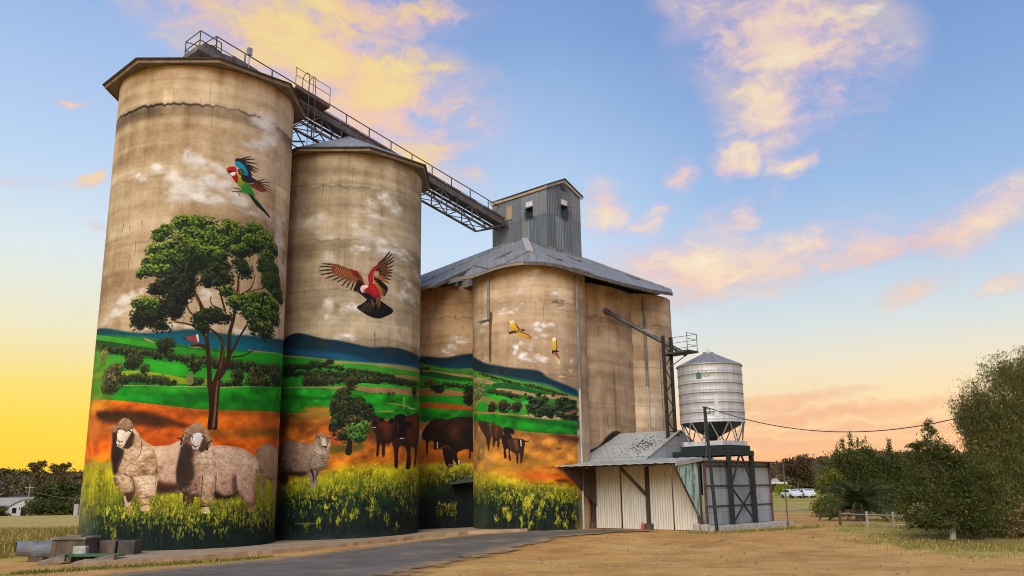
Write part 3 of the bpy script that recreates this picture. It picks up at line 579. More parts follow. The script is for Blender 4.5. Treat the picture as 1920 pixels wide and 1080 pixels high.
 w.poly([(1.31,2.51),(1.69,2.31),(2.13,2.34),(2.27,2.26),(1.87,2.15),(1.45,2.17),(1.26,2.27)],(50, 32, 22),(34, 24, 16),soft=0.06)
 w.wool([(-0.14,4.77),(0.18,5.13),(0.97,4.62),(1.11,4.35),(1.31,3.76),(1.38,3.21),(1.34,2.66),(1.23,2.39),(0.81,2.32),(0.43,2.29),(-0.02,2.45),(-0.22,2.75),(-0.3,3.29),(-0.26,3.76),(-0.15,4.34)],(52, 36, 28),(156, 122, 98),(228, 204, 176),seed=12,curl=0.15,shade=0.25)
 w.poly([(-0.15,4.46),(0.22,4.42),(0.35,4.11),(0.3,3.75),(0.41,3.29),(0.3,2.9),(0.08,2.67),(-0.21,2.79),(-0.3,3.29),(-0.26,3.76)],(50, 36, 28),(56, 42, 32),soft=0.07,a=0.9)
 w.wool([(0.72,3.13),(1.31,3.13),(1.3,2.58),(1.25,2.12),(1.07,1.89),(0.8,1.86),(0.72,2.01)],(84, 60, 46),(180, 146, 120),(232, 208, 180),seed=13,curl=0.13)
 w.poly([(0.82,1.8),(0.95,1.91),(1.12,1.79),(1.15,1.6),(0.86,1.61)],(206, 180, 152))
 w.stroke([(0.76,1.88),(0.99,1.87),(1.14,1.93)],0.043,0.026,(48, 34, 26))
 w.wool([(0.15,5.21),(0.27,5.36),(0.5,5.38),(0.68,5.25),(0.76,5.06),(0.61,4.9),(0.23,4.93)],(110, 84, 62),(170, 138, 108),(208, 182, 150),seed=14,curl=0.1)
 w.wool([(-0.15,4.89),(-0.05,5.12),(0.15,5.21),(0.23,4.93),(0.17,4.69),(0.03,4.46),(-0.21,4.69)],(66, 48, 36),(146, 116, 92),(206, 180, 152),seed=15,curl=0.08)
 w.wool([(0.71,5.1),(0.92,4.94),(1,4.7),(1.01,4.43),(0.9,4.27),(0.8,4.35),(0.87,4.62),(0.69,4.86)],(100, 76, 58),(170, 140, 112),(216, 194, 168),seed=16,curl=0.07)
 w.stroke([(-0.36,4.7),(-0.24,4.69),(-0.15,4.57),(-0.19,4.46)],0.039,0.086,(44, 32, 28))
 w.stroke([(1.06,4.61),(0.9,4.52),(0.83,4.39),(0.86,4.25)],0.039,0.112,(44, 32, 28))
 w.poly([(0.65,4.78),(0.84,4.6),(0.86,4.35),(0.7,4.13),(0.5,4.19),(0.6,4.46)],(110, 80, 58),(70, 50, 36),soft=0.04)
 w.poly([(0.2,4.79),(0.43,4.94),(0.67,4.84),(0.66,4.68),(0.58,4.5),(0.51,4.28),(0.4,4.22),(0.28,4.28),(0.25,4.5),(0.19,4.65)],(216, 212, 212),(196, 178, 168))
 w.stroke([(0.25,4.83),(0.25,4.65),(0.31,4.46)],0.026,0.017,(120, 100, 90))
 w.stroke([(0.3,4.42),(0.38,4.34),(0.47,4.39)],0.026,0.017,(80, 60, 50))
 w.stroke([(0.31,4.22),(0.4,4.18),(0.48,4.22)],0.030,0.021,(120, 80, 66))
 w.stroke([(0.64,4.8),(0.75,4.75)],0.039,0.026,(30, 22, 18))
 w.stroke([(-0.07,4.93),(0,4.89)],0.043,0.034,(50, 36, 28))
 w.stroke([(1.31,3.13),(1.33,2.66),(1.28,2.35)],0.043,0.017,(50, 32, 24),a=0.65,sm=1)
 w.stroke([(2.21,3.13),(2.29,2.65),(2.48,2.33),(2.83,2.01)],0.044,0.017,(50, 32, 24),a=0.65,sm=1)
 w.stroke([(0.76,3.13),(0.75,2.67),(0.75,2.01)],0.043,0.017,(50, 32, 24),a=0.65,sm=1)
 w.stroke([(0.02,2.45),(0.43,2.29),(0.77,2.32)],0.043,0.017,(50, 32, 24),a=0.65,sm=1)
 w.stroke([(3.35,3.13),(3.4,3.46)],0.044,0.018,(50, 32, 24),a=0.65,sm=1)
 w.stroke([(1.07,4.34),(1.47,4.4),(1.99,4.38),(2.57,4.27),(3.25,3.95)],0.026,0.013,(240, 220, 194),a=0.6,sm=1)
 w.stroke([(-0.15,4.34),(-0.07,4.85),(0.24,5.29)],0.026,0.013,(240, 220, 194),a=0.6,sm=1)
 w.stroke([(1.31,3.76),(1.38,3.21),(1.33,2.58)],0.026,0.013,(240, 220, 194),a=0.6,sm=1)
 w.stroke([(2.35,3.13),(2.72,2.81),(3.26,2.24)],0.026,0.013,(240, 220, 194),a=0.6,sm=1)
 w.stroke([(0.27,4.43),(0.37,4.33),(0.49,4.39)],0.043,0.030,(44, 28, 24))
 w.stroke([(0.31,4.21),(0.4,4.17),(0.49,4.22)],0.034,0.026,(84, 50, 42))
 w.stroke([(0.64,4.81),(0.75,4.75)],0.056,0.039,(22, 14, 12))
 w.stroke([(0.22,4.76),(0.25,4.74)],0.047,0.034,(22, 14, 12))
 w.stroke([(0.39,4.33),(0.39,4.22)],0.026,0.017,(90, 60, 50))
 w.canola([(-2.95,1.86),(-0.17,2.25),(1.27,2.16),(3.59,2.04),(6.18,2.16)],1.08,0.16,-2.95,6.18,320)
 w.canola([(-6.18,2.3),(-2.86,1.93),(-0.13,1.68),(2.1,1.62),(6.17,1.67)],0.75,0.04,-6.18,6.17,230,big=1.25)
 w.poly([(-6.18,1.92),(-4.52,1.93),(-3.98,1.42),(-4.22,0.41),(-6.18,0.12)],(150, 136, 86),(90, 96, 70),soft=0.4,a=0.75)
 w.poly([(0.83,5.13),(0.85,5.91),(0.77,6.98),(1.14,7.27),(1.25,7.01),(1.22,5.93),(1.24,5.14),(1.04,5.09)],(58, 38, 24),(34, 22, 16),soft=0.01)
 w.stroke([(0.81,6.89),(0.74,7.7),(0.62,8.61),(0.43,9.51),(0.25,10.33)],0.210,0.153,(58, 38, 24),sm=1)
 w.stroke([(1,6.99),(1.2,7.73),(1.28,8.66),(1.12,9.1),(0.56,9.52)],0.268,0.077,(58, 38, 24),sm=1)
 w.stroke([(1.14,7.27),(1.55,8.12),(1.53,9.24),(1.68,10),(1.77,10.96),(1.81,11.93)],0.249,0.077,(58, 38, 24),sm=1)
 w.stroke([(0.34,10.25),(-0.05,10.97),(-0.43,11.51),(-0.55,12.06),(-0.44,12.35)],0.155,0.058,(58, 38, 24),sm=1)
 w.stroke([(-0.15,11.15),(0.17,11.64),(0.22,12.11)],0.087,0.039,(58, 38, 24),sm=1)
 w.stroke([(1.59,8.31),(2.07,9.3),(2.46,10.01),(2.55,10.51)],0.116,0.058,(58, 38, 24),sm=1)
 w.stroke([(0.58,9.15),(0.13,9.49),(-0.3,9.61),(-0.82,9.69)],0.116,0.048,(58, 38, 24),sm=1)
 w.stroke([(0.52,8.69),(0,8.8),(-0.43,9.01)],0.086,0.038,(58, 38, 24),sm=1)
 w.stroke([(1.27,10.33),(1.05,10.97),(0.87,11.61)],0.097,0.049,(58, 38, 24),sm=1)
 w.stroke([(1.86,11.07),(2.48,11.56),(2.67,12.19)],0.078,0.039,(58, 38, 24),sm=1)
 w.stroke([(1.04,10.4),(0.67,10.55),(0.61,10.88)],0.058,0.029,(58, 38, 24),sm=1)
 w.stroke([(1.86,11.07),(2.6,11.44),(3.37,11.73)],0.059,0.029,(58, 38, 24),sm=1)
 w.stroke([(1.73,8.28),(2.34,8.43),(2.9,8.79)],0.077,0.039,(58, 38, 24),sm=1)
 w.stroke([(-0.65,12.25),(-1.03,12.71),(-1.14,12.9)],0.059,0.029,(58, 38, 24),sm=1)
 w.stroke([(0.11,9.86),(-0.26,10.21),(-0.37,10.58)],0.077,0.039,(58, 38, 24),sm=1)
 w.stroke([(1.07,5.21),(1.1,5.92),(1.11,6.82),(1.14,7.18)],0.115,0.057,(132, 84, 52),a=0.9)
 w.stroke([(0.53,9.15),(0.38,9.88),(0.28,10.32)],0.067,0.039,(132, 84, 52),a=0.9)
 w.stroke([(1.2,7.73),(1.35,8.66),(1.18,9.02)],0.058,0.038,(132, 84, 52),a=0.8)
 w.stroke([(0.14,10.6),(-0.24,11.23),(-0.45,11.79)],0.058,0.029,(132, 84, 52),a=0.8)
 w.stroke([(1.87,10.98),(1.88,11.75)],0.059,0.039,(150, 80, 50),a=0.8)
 w.leaves([(0.03,12.38,0.96,0.50),(-0.46,11.97,0.60,0.50),(0.83,12.37,0.73,0.40)],(16, 20, 18),(30, 42, 26),(60, 76, 34),size=0.062,dens=30)
 w.leaves([(-1.03,11.4,0.70,0.60),(-1.45,11.12,0.64,0.50),(-0.73,10.84,0.60,0.59),(-1.31,10.37,0.62,0.50),(-1.72,9.83,0.56,0.40),(-2.39,9.76,0.47,0.46),(-1.33,9.46,0.45,0.30),(-2.31,10.03,0.57,0.50),(-0.42,11.32,0.43,0.59),(-0.86,10.19,0.43,0.40)],(16, 16, 18),(30, 36, 24),(58, 72, 28),size=0.062,dens=36)
 w.leaves([(-2.36,10.59,0.53,0.28),(-1.96,10.48,0.48,0.30)],(18, 30, 22),(50, 74, 30),(132, 150, 50),size=0.062,top=0.05)
 w.leaves([(-0.51,14.07,0.79,0.52),(-0.78,14.15,0.53,0.40),(-0.18,14.33,0.35,0.28),(0.27,14.14,0.53,0.40),(0.75,13.71,0.72,0.50),(-0.39,13.5,0.79,0.50),(0.33,13.27,0.89,0.60),(-0.88,13.1,0.71,0.50),(-0.26,12.84,0.79,0.60)],(18, 30, 22),(50, 74, 30),(132, 150, 50),size=0.062,dens=40)
 w.leaves([(-1.65,13.67,0.47,0.34),(-1.48,13.95,0.28,0.18),(-1.82,13.48,0.34,0.22),(-1.78,12.91,0.57,0.36),(-1.38,12.52,0.73,0.42),(-1.92,12.35,0.58,0.40),(-2.18,11.98,0.46,0.30),(-1.52,11.96,0.55,0.30),(-2.53,11.86,0.20,0.24)],(18, 30, 22),(50, 74, 30),(132, 150, 50),size=0.062)
 w.leaves([(1.38,14.1,0.54,0.45),(1.17,14.36,0.32,0.20),(1.7,13.77,0.46,0.47),(1.04,13.36,0.37,0.40),(1.64,13.07,0.49,0.30),(0.89,12.81,0.36,0.26),(0.53,12.91,0.62,0.30)],(18, 30, 22),(50, 74, 30),(132, 150, 50),size=0.062)
 w.leaves([(2.66,14.17,0.72,0.47),(2.52,14.44,0.47,0.25),(3.21,13.9,0.72,0.52),(3.69,13.62,0.54,0.42),(2.58,13.65,0.72,0.45),(2.04,13.24,0.43,0.30),(3.41,13.14,0.61,0.41)],(18, 30, 22),(50, 74, 30),(132, 150, 50),size=0.062,top=-0.04)
 w.leaves([(3.77,12.62,0.71,0.52),(4,12.07,0.80,0.52),(4.6,11.59,0.75,0.38),(3.49,12.06,0.46,0.41),(3.29,12.71,0.58,0.41)],(18, 30, 22),(50, 74, 30),(70, 90, 32),size=0.062)
 w.leaves([(2.1,12.27,0.47,0.40),(1.87,12.53,0.41,0.30),(1.23,11.75,0.37,0.40),(0.76,12.07,0.54,0.40),(0.43,11.66,0.35,0.40),(0.88,11.52,0.27,0.26)],(16, 18, 20),(32, 44, 26),(70, 86, 30),size=0.062)
 w.leaves([(1.31,11.19,0.41,0.26)],(18, 30, 22),(50, 74, 30),(132, 150, 50),size=0.062)
 w.leaves([(2.19,10.74,0.88,0.50),(3.13,11.09,1.00,0.45),(3.93,10.85,0.90,0.52),(1.78,10.78,0.40,0.30),(3.18,10.42,1.18,0.47),(4.16,10.39,0.72,0.41),(2.96,9.8,0.59,0.40),(3.68,9.67,0.67,0.45),(2.56,10.27,0.46,0.36)],(18, 30, 22),(50, 74, 30),(132, 150, 50),size=0.062,dens=40)
 w.leaves([(0.7,10.04,0.53,0.39),(1.06,10.03,0.55,0.34),(0.2,9.77,0.34,0.39),(0.39,9.51,0.31,0.29)],(14, 18, 16),(30, 40, 22),(62, 76, 30),size=0.062)
 w.stroke([(-1.05,13.38),(-0.72,13.24),(-0.44,13.07)],0.049,0.039,(110, 84, 60),a=0.7)
 w.stroke([(-1.12,12.66),(-0.92,12.34),(-0.73,12.15)],0.049,0.039,(110, 84, 60),a=0.7)
 w.stroke([(-0.48,12.35),(-0.54,11.88)],0.049,0.039,(110, 84, 60),a=0.7)
 w.stroke([(0.06,12.01),(-0.07,11.34)],0.049,0.039,(110, 84, 60),a=0.7)
 w.stroke([(1.71,11.82),(1.9,11.18)],0.049,0.039,(110, 84, 60),a=0.7)
 w.stroke([(2.38,13.11),(2.29,12.7)],0.050,0.040,(110, 84, 60),a=0.7)
 w.poly([(-0.27,9.02),(0.03,9.12),(0.24,9.04),(0.18,8.76),(-0.17,8.86)],(150, 66, 60))
 w.stroke([(0.15,9.13),(0.22,8.87)],0.096,0.058,(214, 196, 186))
 w.stroke([(-0.09,8.86),(0.26,8.8)],0.086,0.048,(90, 76, 80))
 w.stroke([(-0.07,8.66),(0.27,8.68),(0.53,8.58)],0.077,0.096,(58, 38, 24))
 w.poly([(1.31,17.47),(1.44,17.56),(1.61,17.57),(1.82,17.42),(2.18,16.87),(2.04,16.76),(1.78,16.97),(1.46,17.16),(1.33,17.27)],(24, 44, 70),(34, 40, 66))
 w.stroke([(1.54,17.52),(1.81,17.68),(2.09,17.81)],0.088,0.027,(52, 40, 44))
 w.stroke([(1.65,17.5),(1.96,17.64),(2.3,17.75)],0.102,0.027,(52, 40, 44))
 w.stroke([(1.79,17.45),(2.1,17.51),(2.43,17.54)],0.109,0.027,(52, 40, 44))
 w.stroke([(1.94,17.35),(2.23,17.33),(2.55,17.28)],0.116,0.027,(52, 40, 44))
 w.stroke([(1.98,17.26),(2.22,17.22),(2.48,17.14)],0.123,0.027,(52, 40, 44))
 w.stroke([(1.98,17.16),(2.17,17.13),(2.36,17.07)],0.129,0.027,(52, 40, 44))
 w.stroke([(2.03,17.07),(2.12,17),(2.22,16.9)],0.116,0.027,(52, 40, 44))
 w.poly([(1.32,17.37),(1.52,17.4),(1.73,17.3),(1.92,17.07),(1.99,16.85),(1.84,16.83),(1.71,17.05),(1.43,17.12),(1.33,17.2)],(30, 140, 158),(24, 116, 150))
 w.poly([(1.47,17.03),(1.67,17.09),(1.79,16.9),(1.73,16.75),(1.55,16.78)],(60, 66, 24))
 w.stroke([(1.56,17.01),(1.69,16.84)],0.034,0.027,(150, 140, 40))
 w.poly([(1.49,16.79),(1.67,16.6),(1.91,16.52),(2.18,16.29),(2.35,16.06),(2.36,15.89),(2.09,15.93),(1.84,16.03),(1.62,16.15),(1.46,16.35)],(196, 170, 30),(60, 130, 40))
 w.poly([(1.78,16.39),(2.06,16.49),(2.35,16.06),(2.4,15.9),(2.13,15.93),(1.77,15.98),(1.69,16.13)],(70, 140, 50),(40, 120, 44),soft=0.02)
 w.poly([(0.95,16.88),(1,17.01),(1.17,17.1),(1.34,17.11),(1.41,16.98),(1.4,16.88),(1.49,16.66),(1.49,16.42),(1.43,16.34),(1.27,16.51),(1.17,16.66),(1.03,16.77)],(190, 34, 30),(150, 24, 26))
 w.poly([(1.07,16.75),(1.33,16.86),(1.36,16.75),(1.26,16.66),(1.13,16.68)],(226, 222, 206))
 w.poly([(1,16.83),(1.23,16.91),(1.19,16.81),(1.05,16.77)],(60, 20, 22))
 w.stroke([(1.06,16.75),(1.13,16.68)],0.047,0.027,(60, 54, 50))
 w.poly([(1.66,16.77),(1.97,16.83),(2.58,16.72),(2.67,16.7),(2.36,16.57),(1.99,16.48),(1.7,16.54)],(44, 36, 56),(64, 40, 52))
 w.stroke([(2.35,16.59),(2.68,16.8),(2.95,16.95)],0.089,0.027,(82, 50, 42))
 w.stroke([(2.35,16.59),(2.79,16.74),(3.19,16.85)],0.089,0.027,(82, 50, 42))
 w.stroke([(2.35,16.59),(2.85,16.66),(3.33,16.69)],0.089,0.027,(82, 50, 42))
 w.stroke([(2.35,16.59),(2.89,16.57),(3.42,16.51)],0.089,0.027,(82, 50, 42))
 w.stroke([(2.35,16.59),(2.86,16.5),(3.35,16.37)],0.089,0.027,(82, 50, 42))
 w.poly([(2.08,16.43),(2.51,16.58),(2.9,16.49),(3.08,16.4),(2.82,16.24),(2.49,16.27),(2.18,16.34)],(104, 58, 46),(122, 62, 46))
 w.poly([(2.05,15.98),(2.36,15.89),(2.56,15.78),(2.92,15.53),(3.41,15.22),(3.42,15.14),(3.27,15.17),(2.93,15.33),(2.54,15.5),(2.26,15.73)],(22, 60, 44),(24, 44, 40))
 w.stroke([(2.36,15.86),(2.74,15.62)],0.054,0.034,(40, 110, 70))
 w.stroke([(1.28,15.89),(1.54,15.95),(1.74,15.97)],0.040,0.030,(58, 44, 44))
 w.stroke([(1.36,16.09),(1.56,16.1),(1.7,16)],0.040,0.030,(58, 44, 44))
 w.stroke([(1.54,15.91),(1.65,15.77)],0.040,0.030,(58, 44, 44))
 w.stroke([(1.61,16.08),(1.63,15.95)],0.040,0.030,(58, 44, 44))
def paint_silo2(w):
 w.cloud([(1.15,17.08,0.65,0.43),(2.04,17.56,0.73,0.54),(1.6,16.49,1.03,0.59),(0.76,15.63,0.84,0.48),(1.41,15.27,1.23,0.53),(2.56,17,0.96,0.66),(2.1,14.73,1.53,0.64),(3.18,14.72,1.62,0.54),(0.68,14.55,0.82,0.42)],a=0.95)
 w.cloud([(-1.73,16.14,0.90,0.54),(-2.17,15.86,0.72,0.43),(-1.16,15.36,0.73,0.43),(-0.71,14.08,0.61,0.42)],a=0.55)
 w.cloud([(3.91,13.13,1.12,0.55),(4.36,12.45,1.41,0.66),(4.89,14,1.06,0.45),(3.56,12.41,0.71,0.43)],a=0.85)
 w.cloud([(-0.93,11.6,0.61,0.52),(-0.22,11.19,0.69,0.62),(-0.61,10.88,0.59,0.42),(0.36,11.51,0.60,0.31)],a=0.75)
 w.cloud([(-0.09,9.97,0.69,0.27),(0.5,9.93,0.50,0.19)],a=0.9)
 w.stroke([(1.66,13.81),(3.54,13.38),(6.23,13.53)],0.052,0.052,(120, 100, 74),a=0.5)
 w.stroke([(-0.33,13.67),(-0.76,13.76),(-1.21,13.8)],0.132,0.046,(40, 28, 24))
 w.stroke([(-0.33,13.67),(-0.76,13.76)],0.077,0.046,(176, 108, 50),a=0.75)
 w.stroke([(-0.36,13.58),(-0.84,13.64),(-1.32,13.66)],0.132,0.046,(40, 28, 24))
 w.stroke([(-0.36,13.58),(-0.84,13.64)],0.077,0.046,(176, 108, 50),a=0.75)
 w.stroke([(-0.32,13.46),(-0.83,13.47),(-1.34,13.43)],0.131,0.046,(40, 28, 24))
 w.stroke([(-0.32,13.46),(-0.83,13.47)],0.077,0.046,(176, 108, 50),a=0.75)
 w.stroke([(-0.24,13.34),(-0.74,13.31),(-1.24,13.22)],0.131,0.046,(40, 28, 24))
 w.stroke([(-0.24,13.34),(-0.74,13.31)],0.077,0.046,(176, 108, 50),a=0.75)
 w.stroke([(-0.13,13.25),(-0.56,13.17),(-0.99,13.03)],0.131,0.046,(40, 28, 24))
 w.stroke([(-0.13,13.25),(-0.56,13.17)],0.077,0.046,(176, 108, 50),a=0.75)
 w.stroke([(0.02,13.17),(-0.31,13.08),(-0.64,12.92)],0.131,0.046,(40, 28, 24))
 w.stroke([(0.02,13.17),(-0.31,13.08)],0.077,0.046,(176, 108, 50),a=0.75)
 w.stroke([(0.14,13.1),(-0.14,12.99),(-0.41,12.82)],0.131,0.046,(40, 28, 24))
 w.stroke([(0.14,13.1),(-0.14,12.99)],0.077,0.046,(176, 108, 50),a=0.75)
 w.stroke([(0.25,13.07),(0.05,12.89),(-0.15,12.64)],0.131,0.046,(40, 28, 24))
 w.stroke([(0.25,13.07),(0.05,12.89)],0.077,0.046,(176, 108, 50),a=0.75)
 w.stroke([(0.36,13.03),(0.22,12.82),(0.08,12.55)],0.131,0.046,(40, 28, 24))
 w.stroke([(0.36,13.03),(0.22,12.82)],0.077,0.046,(176, 108, 50),a=0.75)
 w.stroke([(0.49,13),(0.4,12.75),(0.3,12.45)],0.131,0.046,(40, 28, 24))
 w.stroke([(0.49,13),(0.4,12.75)],0.077,0.046,(176, 108, 50),a=0.75)
 w.stroke([(0.63,12.97),(0.56,12.69),(0.49,12.34)],0.131,0.046,(40, 28, 24))
 w.stroke([(0.63,12.97),(0.56,12.69)],0.077,0.046,(176, 108, 50),a=0.75)
 w.poly([(-0.63,13.71),(-0.18,13.66),(0.2,13.53),(0.54,13.46),(0.77,13.26),(0.97,12.96),(1.06,12.77),(0.9,12.72),(0.71,12.78),(0.55,12.89),(0.25,12.99),(-0.13,13.13),(-0.5,13.24),(-0.7,13.4)],(118, 70, 36),(96, 58, 34),soft=0.01)
 w.stroke([(-0.44,13.59),(-0.52,13.44),(-0.56,13.29)],0.035,0.023,(196, 126, 62),a=0.75)
 w.stroke([(-0.39,13.58),(-0.46,13.42)],0.023,0.015,(60, 38, 26),a=0.7)
 w.stroke([(-0.34,13.56),(-0.42,13.4),(-0.46,13.25)],0.035,0.023,(196, 126, 62),a=0.75)
 w.stroke([(-0.29,13.54),(-0.36,13.38)],0.023,0.015,(60, 38, 26),a=0.7)
 w.stroke([(-0.24,13.53),(-0.32,13.36),(-0.36,13.21)],0.035,0.023,(196, 126, 62),a=0.75)
 w.stroke([(-0.2,13.51),(-0.27,13.34)],0.023,0.015,(60, 38, 26),a=0.7)
 w.stroke([(-0.14,13.49),(-0.22,13.32),(-0.26,13.18)],0.035,0.023,(196, 126, 62),a=0.75)
 w.stroke([(-0.1,13.48),(-0.17,13.31)],0.023,0.015,(60, 38, 26),a=0.7)
 w.stroke([(-0.05,13.46),(-0.12,13.29),(-0.16,13.14)],0.035,0.023,(196, 126, 62),a=0.75)
 w.stroke([(-0,13.44),(-0.07,13.27)],0.023,0.015,(60, 38, 26),a=0.7)
 w.stroke([(0.05,13.43),(-0.03,13.25),(-0.07,13.1)],0.035,0.023,(196, 126, 62),a=0.75)
 w.stroke([(0.1,13.41),(0.03,13.23)],0.023,0.015,(60, 38, 26),a=0.7)
 w.stroke([(0.15,13.4),(0.07,13.22),(0.03,13.07)],0.035,0.023,(196, 126, 62),a=0.75)
 w.stroke([(0.2,13.38),(0.13,13.2)],0.023,0.015,(60, 38, 26),a=0.7)
 w.stroke([(0.25,13.37),(0.17,13.18),(0.13,13.03)],0.035,0.023,(196, 126, 62),a=0.75)
 w.stroke([(0.29,13.35),(0.22,13.16)],0.023,0.015,(60, 38, 26),a=0.7)
 w.stroke([(0.35,13.34),(0.27,13.15),(0.23,13)],0.035,0.023,(196, 126, 62),a=0.75)
 w.stroke([(0.39,13.32),(0.32,13.13)],0.023,0.015,(60, 38, 26),a=0.7)
 w.stroke([(0.45,13.31),(0.37,13.11),(0.33,12.96)],0.035,0.023,(196, 126, 62),a=0.75)
 w.stroke([(0.49,13.29),(0.42,13.1)],0.023,0.015,(60, 38, 26),a=0.7)
 w.stroke([(0.54,13.28),(0.47,13.08),(0.43,12.93)],0.035,0.023,(196, 126, 62),a=0.75)
 w.stroke([(0.59,13.26),(0.52,13.06)],0.023,0.015,(60, 38, 26),a=0.7)
 w.stroke([(0.64,13.25),(0.57,13.05),(0.52,12.89)],0.035,0.023,(196, 126, 62),a=0.75)
 w.stroke([(0.69,13.23),(0.62,13.03)],0.023,0.015,(60, 38, 26),a=0.7)
 w.poly([(0.2,13.54),(0.46,13.47),(0.66,13.33),(0.7,13.13),(0.55,13.12),(0.36,13.27)],(122, 34, 44),(92, 30, 36))
 w.stroke([(0.62,13.44),(0.85,13.14),(1.02,12.81)],0.085,0.101,(190, 122, 70),a=0.9)
 w.stroke([(0.54,13.46),(0.81,13.18),(0.94,12.8)],0.031,0.031,(60, 36, 28))
 w.poly([(0.67,12.97),(0.86,12.87),(0.95,12.49),(1.11,12.03),(0.88,12.17),(0.64,12.35),(0.42,12.45),(0.56,12.77)],(34, 26, 26),soft=0.01)
 w.stroke([(1.6,13.62),(1.99,14.18),(2.4,14.72)],0.171,0.055,(46, 32, 28))
 w.stroke([(1.6,13.62),(1.99,14.18),(2.15,14.38)],0.078,0.027,(150, 96, 50),a=0.7)
 w.stroke([(1.68,13.63),(2.09,14.13),(2.52,14.6)],0.172,0.055,(46, 32, 28))
 w.stroke([(1.68,13.63),(2.09,14.13),(2.26,14.3)],0.078,0.027,(150, 96, 50),a=0.7)
 w.stroke([(1.77,13.62),(2.17,14.04),(2.6,14.43)],0.172,0.055,(46, 32, 28))
 w.stroke([(1.77,13.62),(2.17,14.04),(2.34,14.18)],0.078,0.027,(150, 96, 50),a=0.7)
 w.stroke([(1.81,13.58),(2.22,13.94),(2.65,14.26)],0.172,0.055,(46, 32, 28))
 w.stroke([(1.81,13.58),(2.22,13.94),(2.39,14.05)],0.078,0.027,(150, 96, 50),a=0.7)
 w.stroke([(1.86,13.53),(2.23,13.78),(2.63,13.99)],0.172,0.055,(46, 32, 28))
 w.stroke([(1.86,13.53),(2.23,13.78),(2.39,13.85)],0.078,0.027,(150, 96, 50),a=0.7)
 w.stroke([(1.86,13.47),(2.21,13.63),(2.58,13.76)],0.172,0.055,(46, 32, 28))
 w.stroke([(1.86,13.47),(2.21,13.63),(2.35,13.67)],0.078,0.027,(150, 96, 50),a=0.7)
 w.stroke([(1.86,13.39),(2.2,13.51),(2.57,13.59)],0.172,0.055,(46, 32, 28))
 w.stroke([(1.86,13.39),(2.2,13.51),(2.35,13.53)],0.078,0.027,(150, 96, 50),a=0.7)
 w.stroke([(1.86,13.33),(2.18,13.39),(2.52,13.41)],0.172,0.055,(46, 32, 28))
 w.stroke([(1.86,13.33),(2.18,13.39),(2.32,13.38)],0.078,0.027,(150, 96, 50),a=0.7)
 w.stroke([(1.82,13.25),(2.13,13.24),(2.46,13.2)],0.171,0.055,(46, 32, 28))
 w.stroke([(1.82,13.25),(2.13,13.24),(2.26,13.21)],0.078,0.027,(150, 96, 50),a=0.7)
 w.stroke([(1.78,13.16),(2.07,13.1),(2.36,12.99)],0.171,0.055,(46, 32, 28))
 w.stroke([(1.78,13.16),(2.07,13.1),(2.18,13.04)],0.078,0.027,(150, 96, 50),a=0.7)
 w.poly([(1.17,13.29),(1.39,13.66),(1.68,13.92),(1.8,13.96),(1.64,13.7),(1.48,13.44),(1.45,13.2),(1.43,12.92),(1.25,12.79),(1.18,13.02)],(140, 44, 42),(150, 30, 36),soft=0.01)
 w.stroke([(1.72,13.95),(2.15,14.37),(2.38,14.69)],0.102,0.055,(54, 36, 32),a=0.9)
 w.poly([(1.49,13.25),(1.82,13.09),(2.28,12.79),(2.26,12.48),(2.06,12.25),(1.84,12.42),(1.58,12.78)],(24, 20, 22))
 w.stroke([(1.49,13.05),(1.83,12.74),(2.19,12.47)],0.078,0.039,(172, 112, 58),a=0.85)
 w.stroke([(1.52,12.97),(1.87,12.62),(2.13,12.36)],0.078,0.039,(172, 112, 58),a=0.85)
 w.stroke([(1.54,12.9),(1.91,12.51),(2.07,12.25)],0.078,0.039,(172, 112, 58),a=0.85)
 w.stroke([(1.57,12.82),(1.94,12.39),(2.01,12.15)],0.078,0.039,(172, 112, 58),a=0.85)
 w.stroke([(1.52,13.41),(1.91,13.3),(2.36,13.05)],0.062,0.031,(180, 120, 62),a=0.8)
 w.stroke([(1.53,13.31),(1.91,13.21),(2.36,13.02)],0.062,0.031,(180, 120, 62),a=0.8)
 w.stroke([(1.53,13.22),(1.91,13.12),(2.36,13)],0.062,0.031,(180, 120, 62),a=0.8)
 w.poly([(1.17,12.78),(1.5,12.85),(1.71,12.56),(1.89,12.23),(1.81,12.02),(1.51,12.07),(1.19,12.27),(1.03,12.34),(1.06,12.58)],(158, 28, 36),(120, 24, 32),soft=0.01)
 w.poly([(1.34,12.68),(1.54,12.66),(1.67,12.36),(1.59,12.2),(1.42,12.37)],(180, 48, 50),soft=0.06,a=0.5)
 w.poly([(0.77,12.51),(0.83,12.67),(1.02,12.74),(1.2,12.71),(1.1,12.58),(0.93,12.49),(0.91,12.33),(0.83,12.36)],(232, 196, 184),(214, 160, 150))
 w.stroke([(0.93,12.51),(0.91,12.33)],0.062,0.046,(206, 180, 160))
 w.stroke([(0.96,12.52),(1.06,12.5)],0.031,0.023,(70, 30, 34))
 w.poly([(0.88,12.25),(1.19,12.31),(1.51,12.11),(1.85,12.03),(2.21,11.84),(2.66,11.62),(2.59,11.42),(2.22,11.21),(1.87,11.06),(1.54,11.06),(1.21,11.15),(0.9,11.32),(0.62,11.54),(0.89,11.75),(1.12,12)],(26, 24, 28),(16, 16, 20),soft=0.01)
 w.stroke([(1.08,11.8),(0.9,11.48),(0.82,11.38)],0.085,0.062,(96, 72, 44),a=0.7)
 w.stroke([(1.24,11.81),(1.05,11.49),(0.98,11.36)],0.085,0.062,(96, 72, 44),a=0.7)
 w.stroke([(1.4,11.83),(1.21,11.5),(1.13,11.34)],0.085,0.062,(96, 72, 44),a=0.7)
 w.stroke([(1.56,11.84),(1.36,11.51),(1.29,11.32)],0.085,0.062,(96, 72, 44),a=0.7)
 w.stroke([(1.39,11.98),(1.46,11.79),(1.5,11.68)],0.054,0.035,(150, 110, 60),a=0.9)
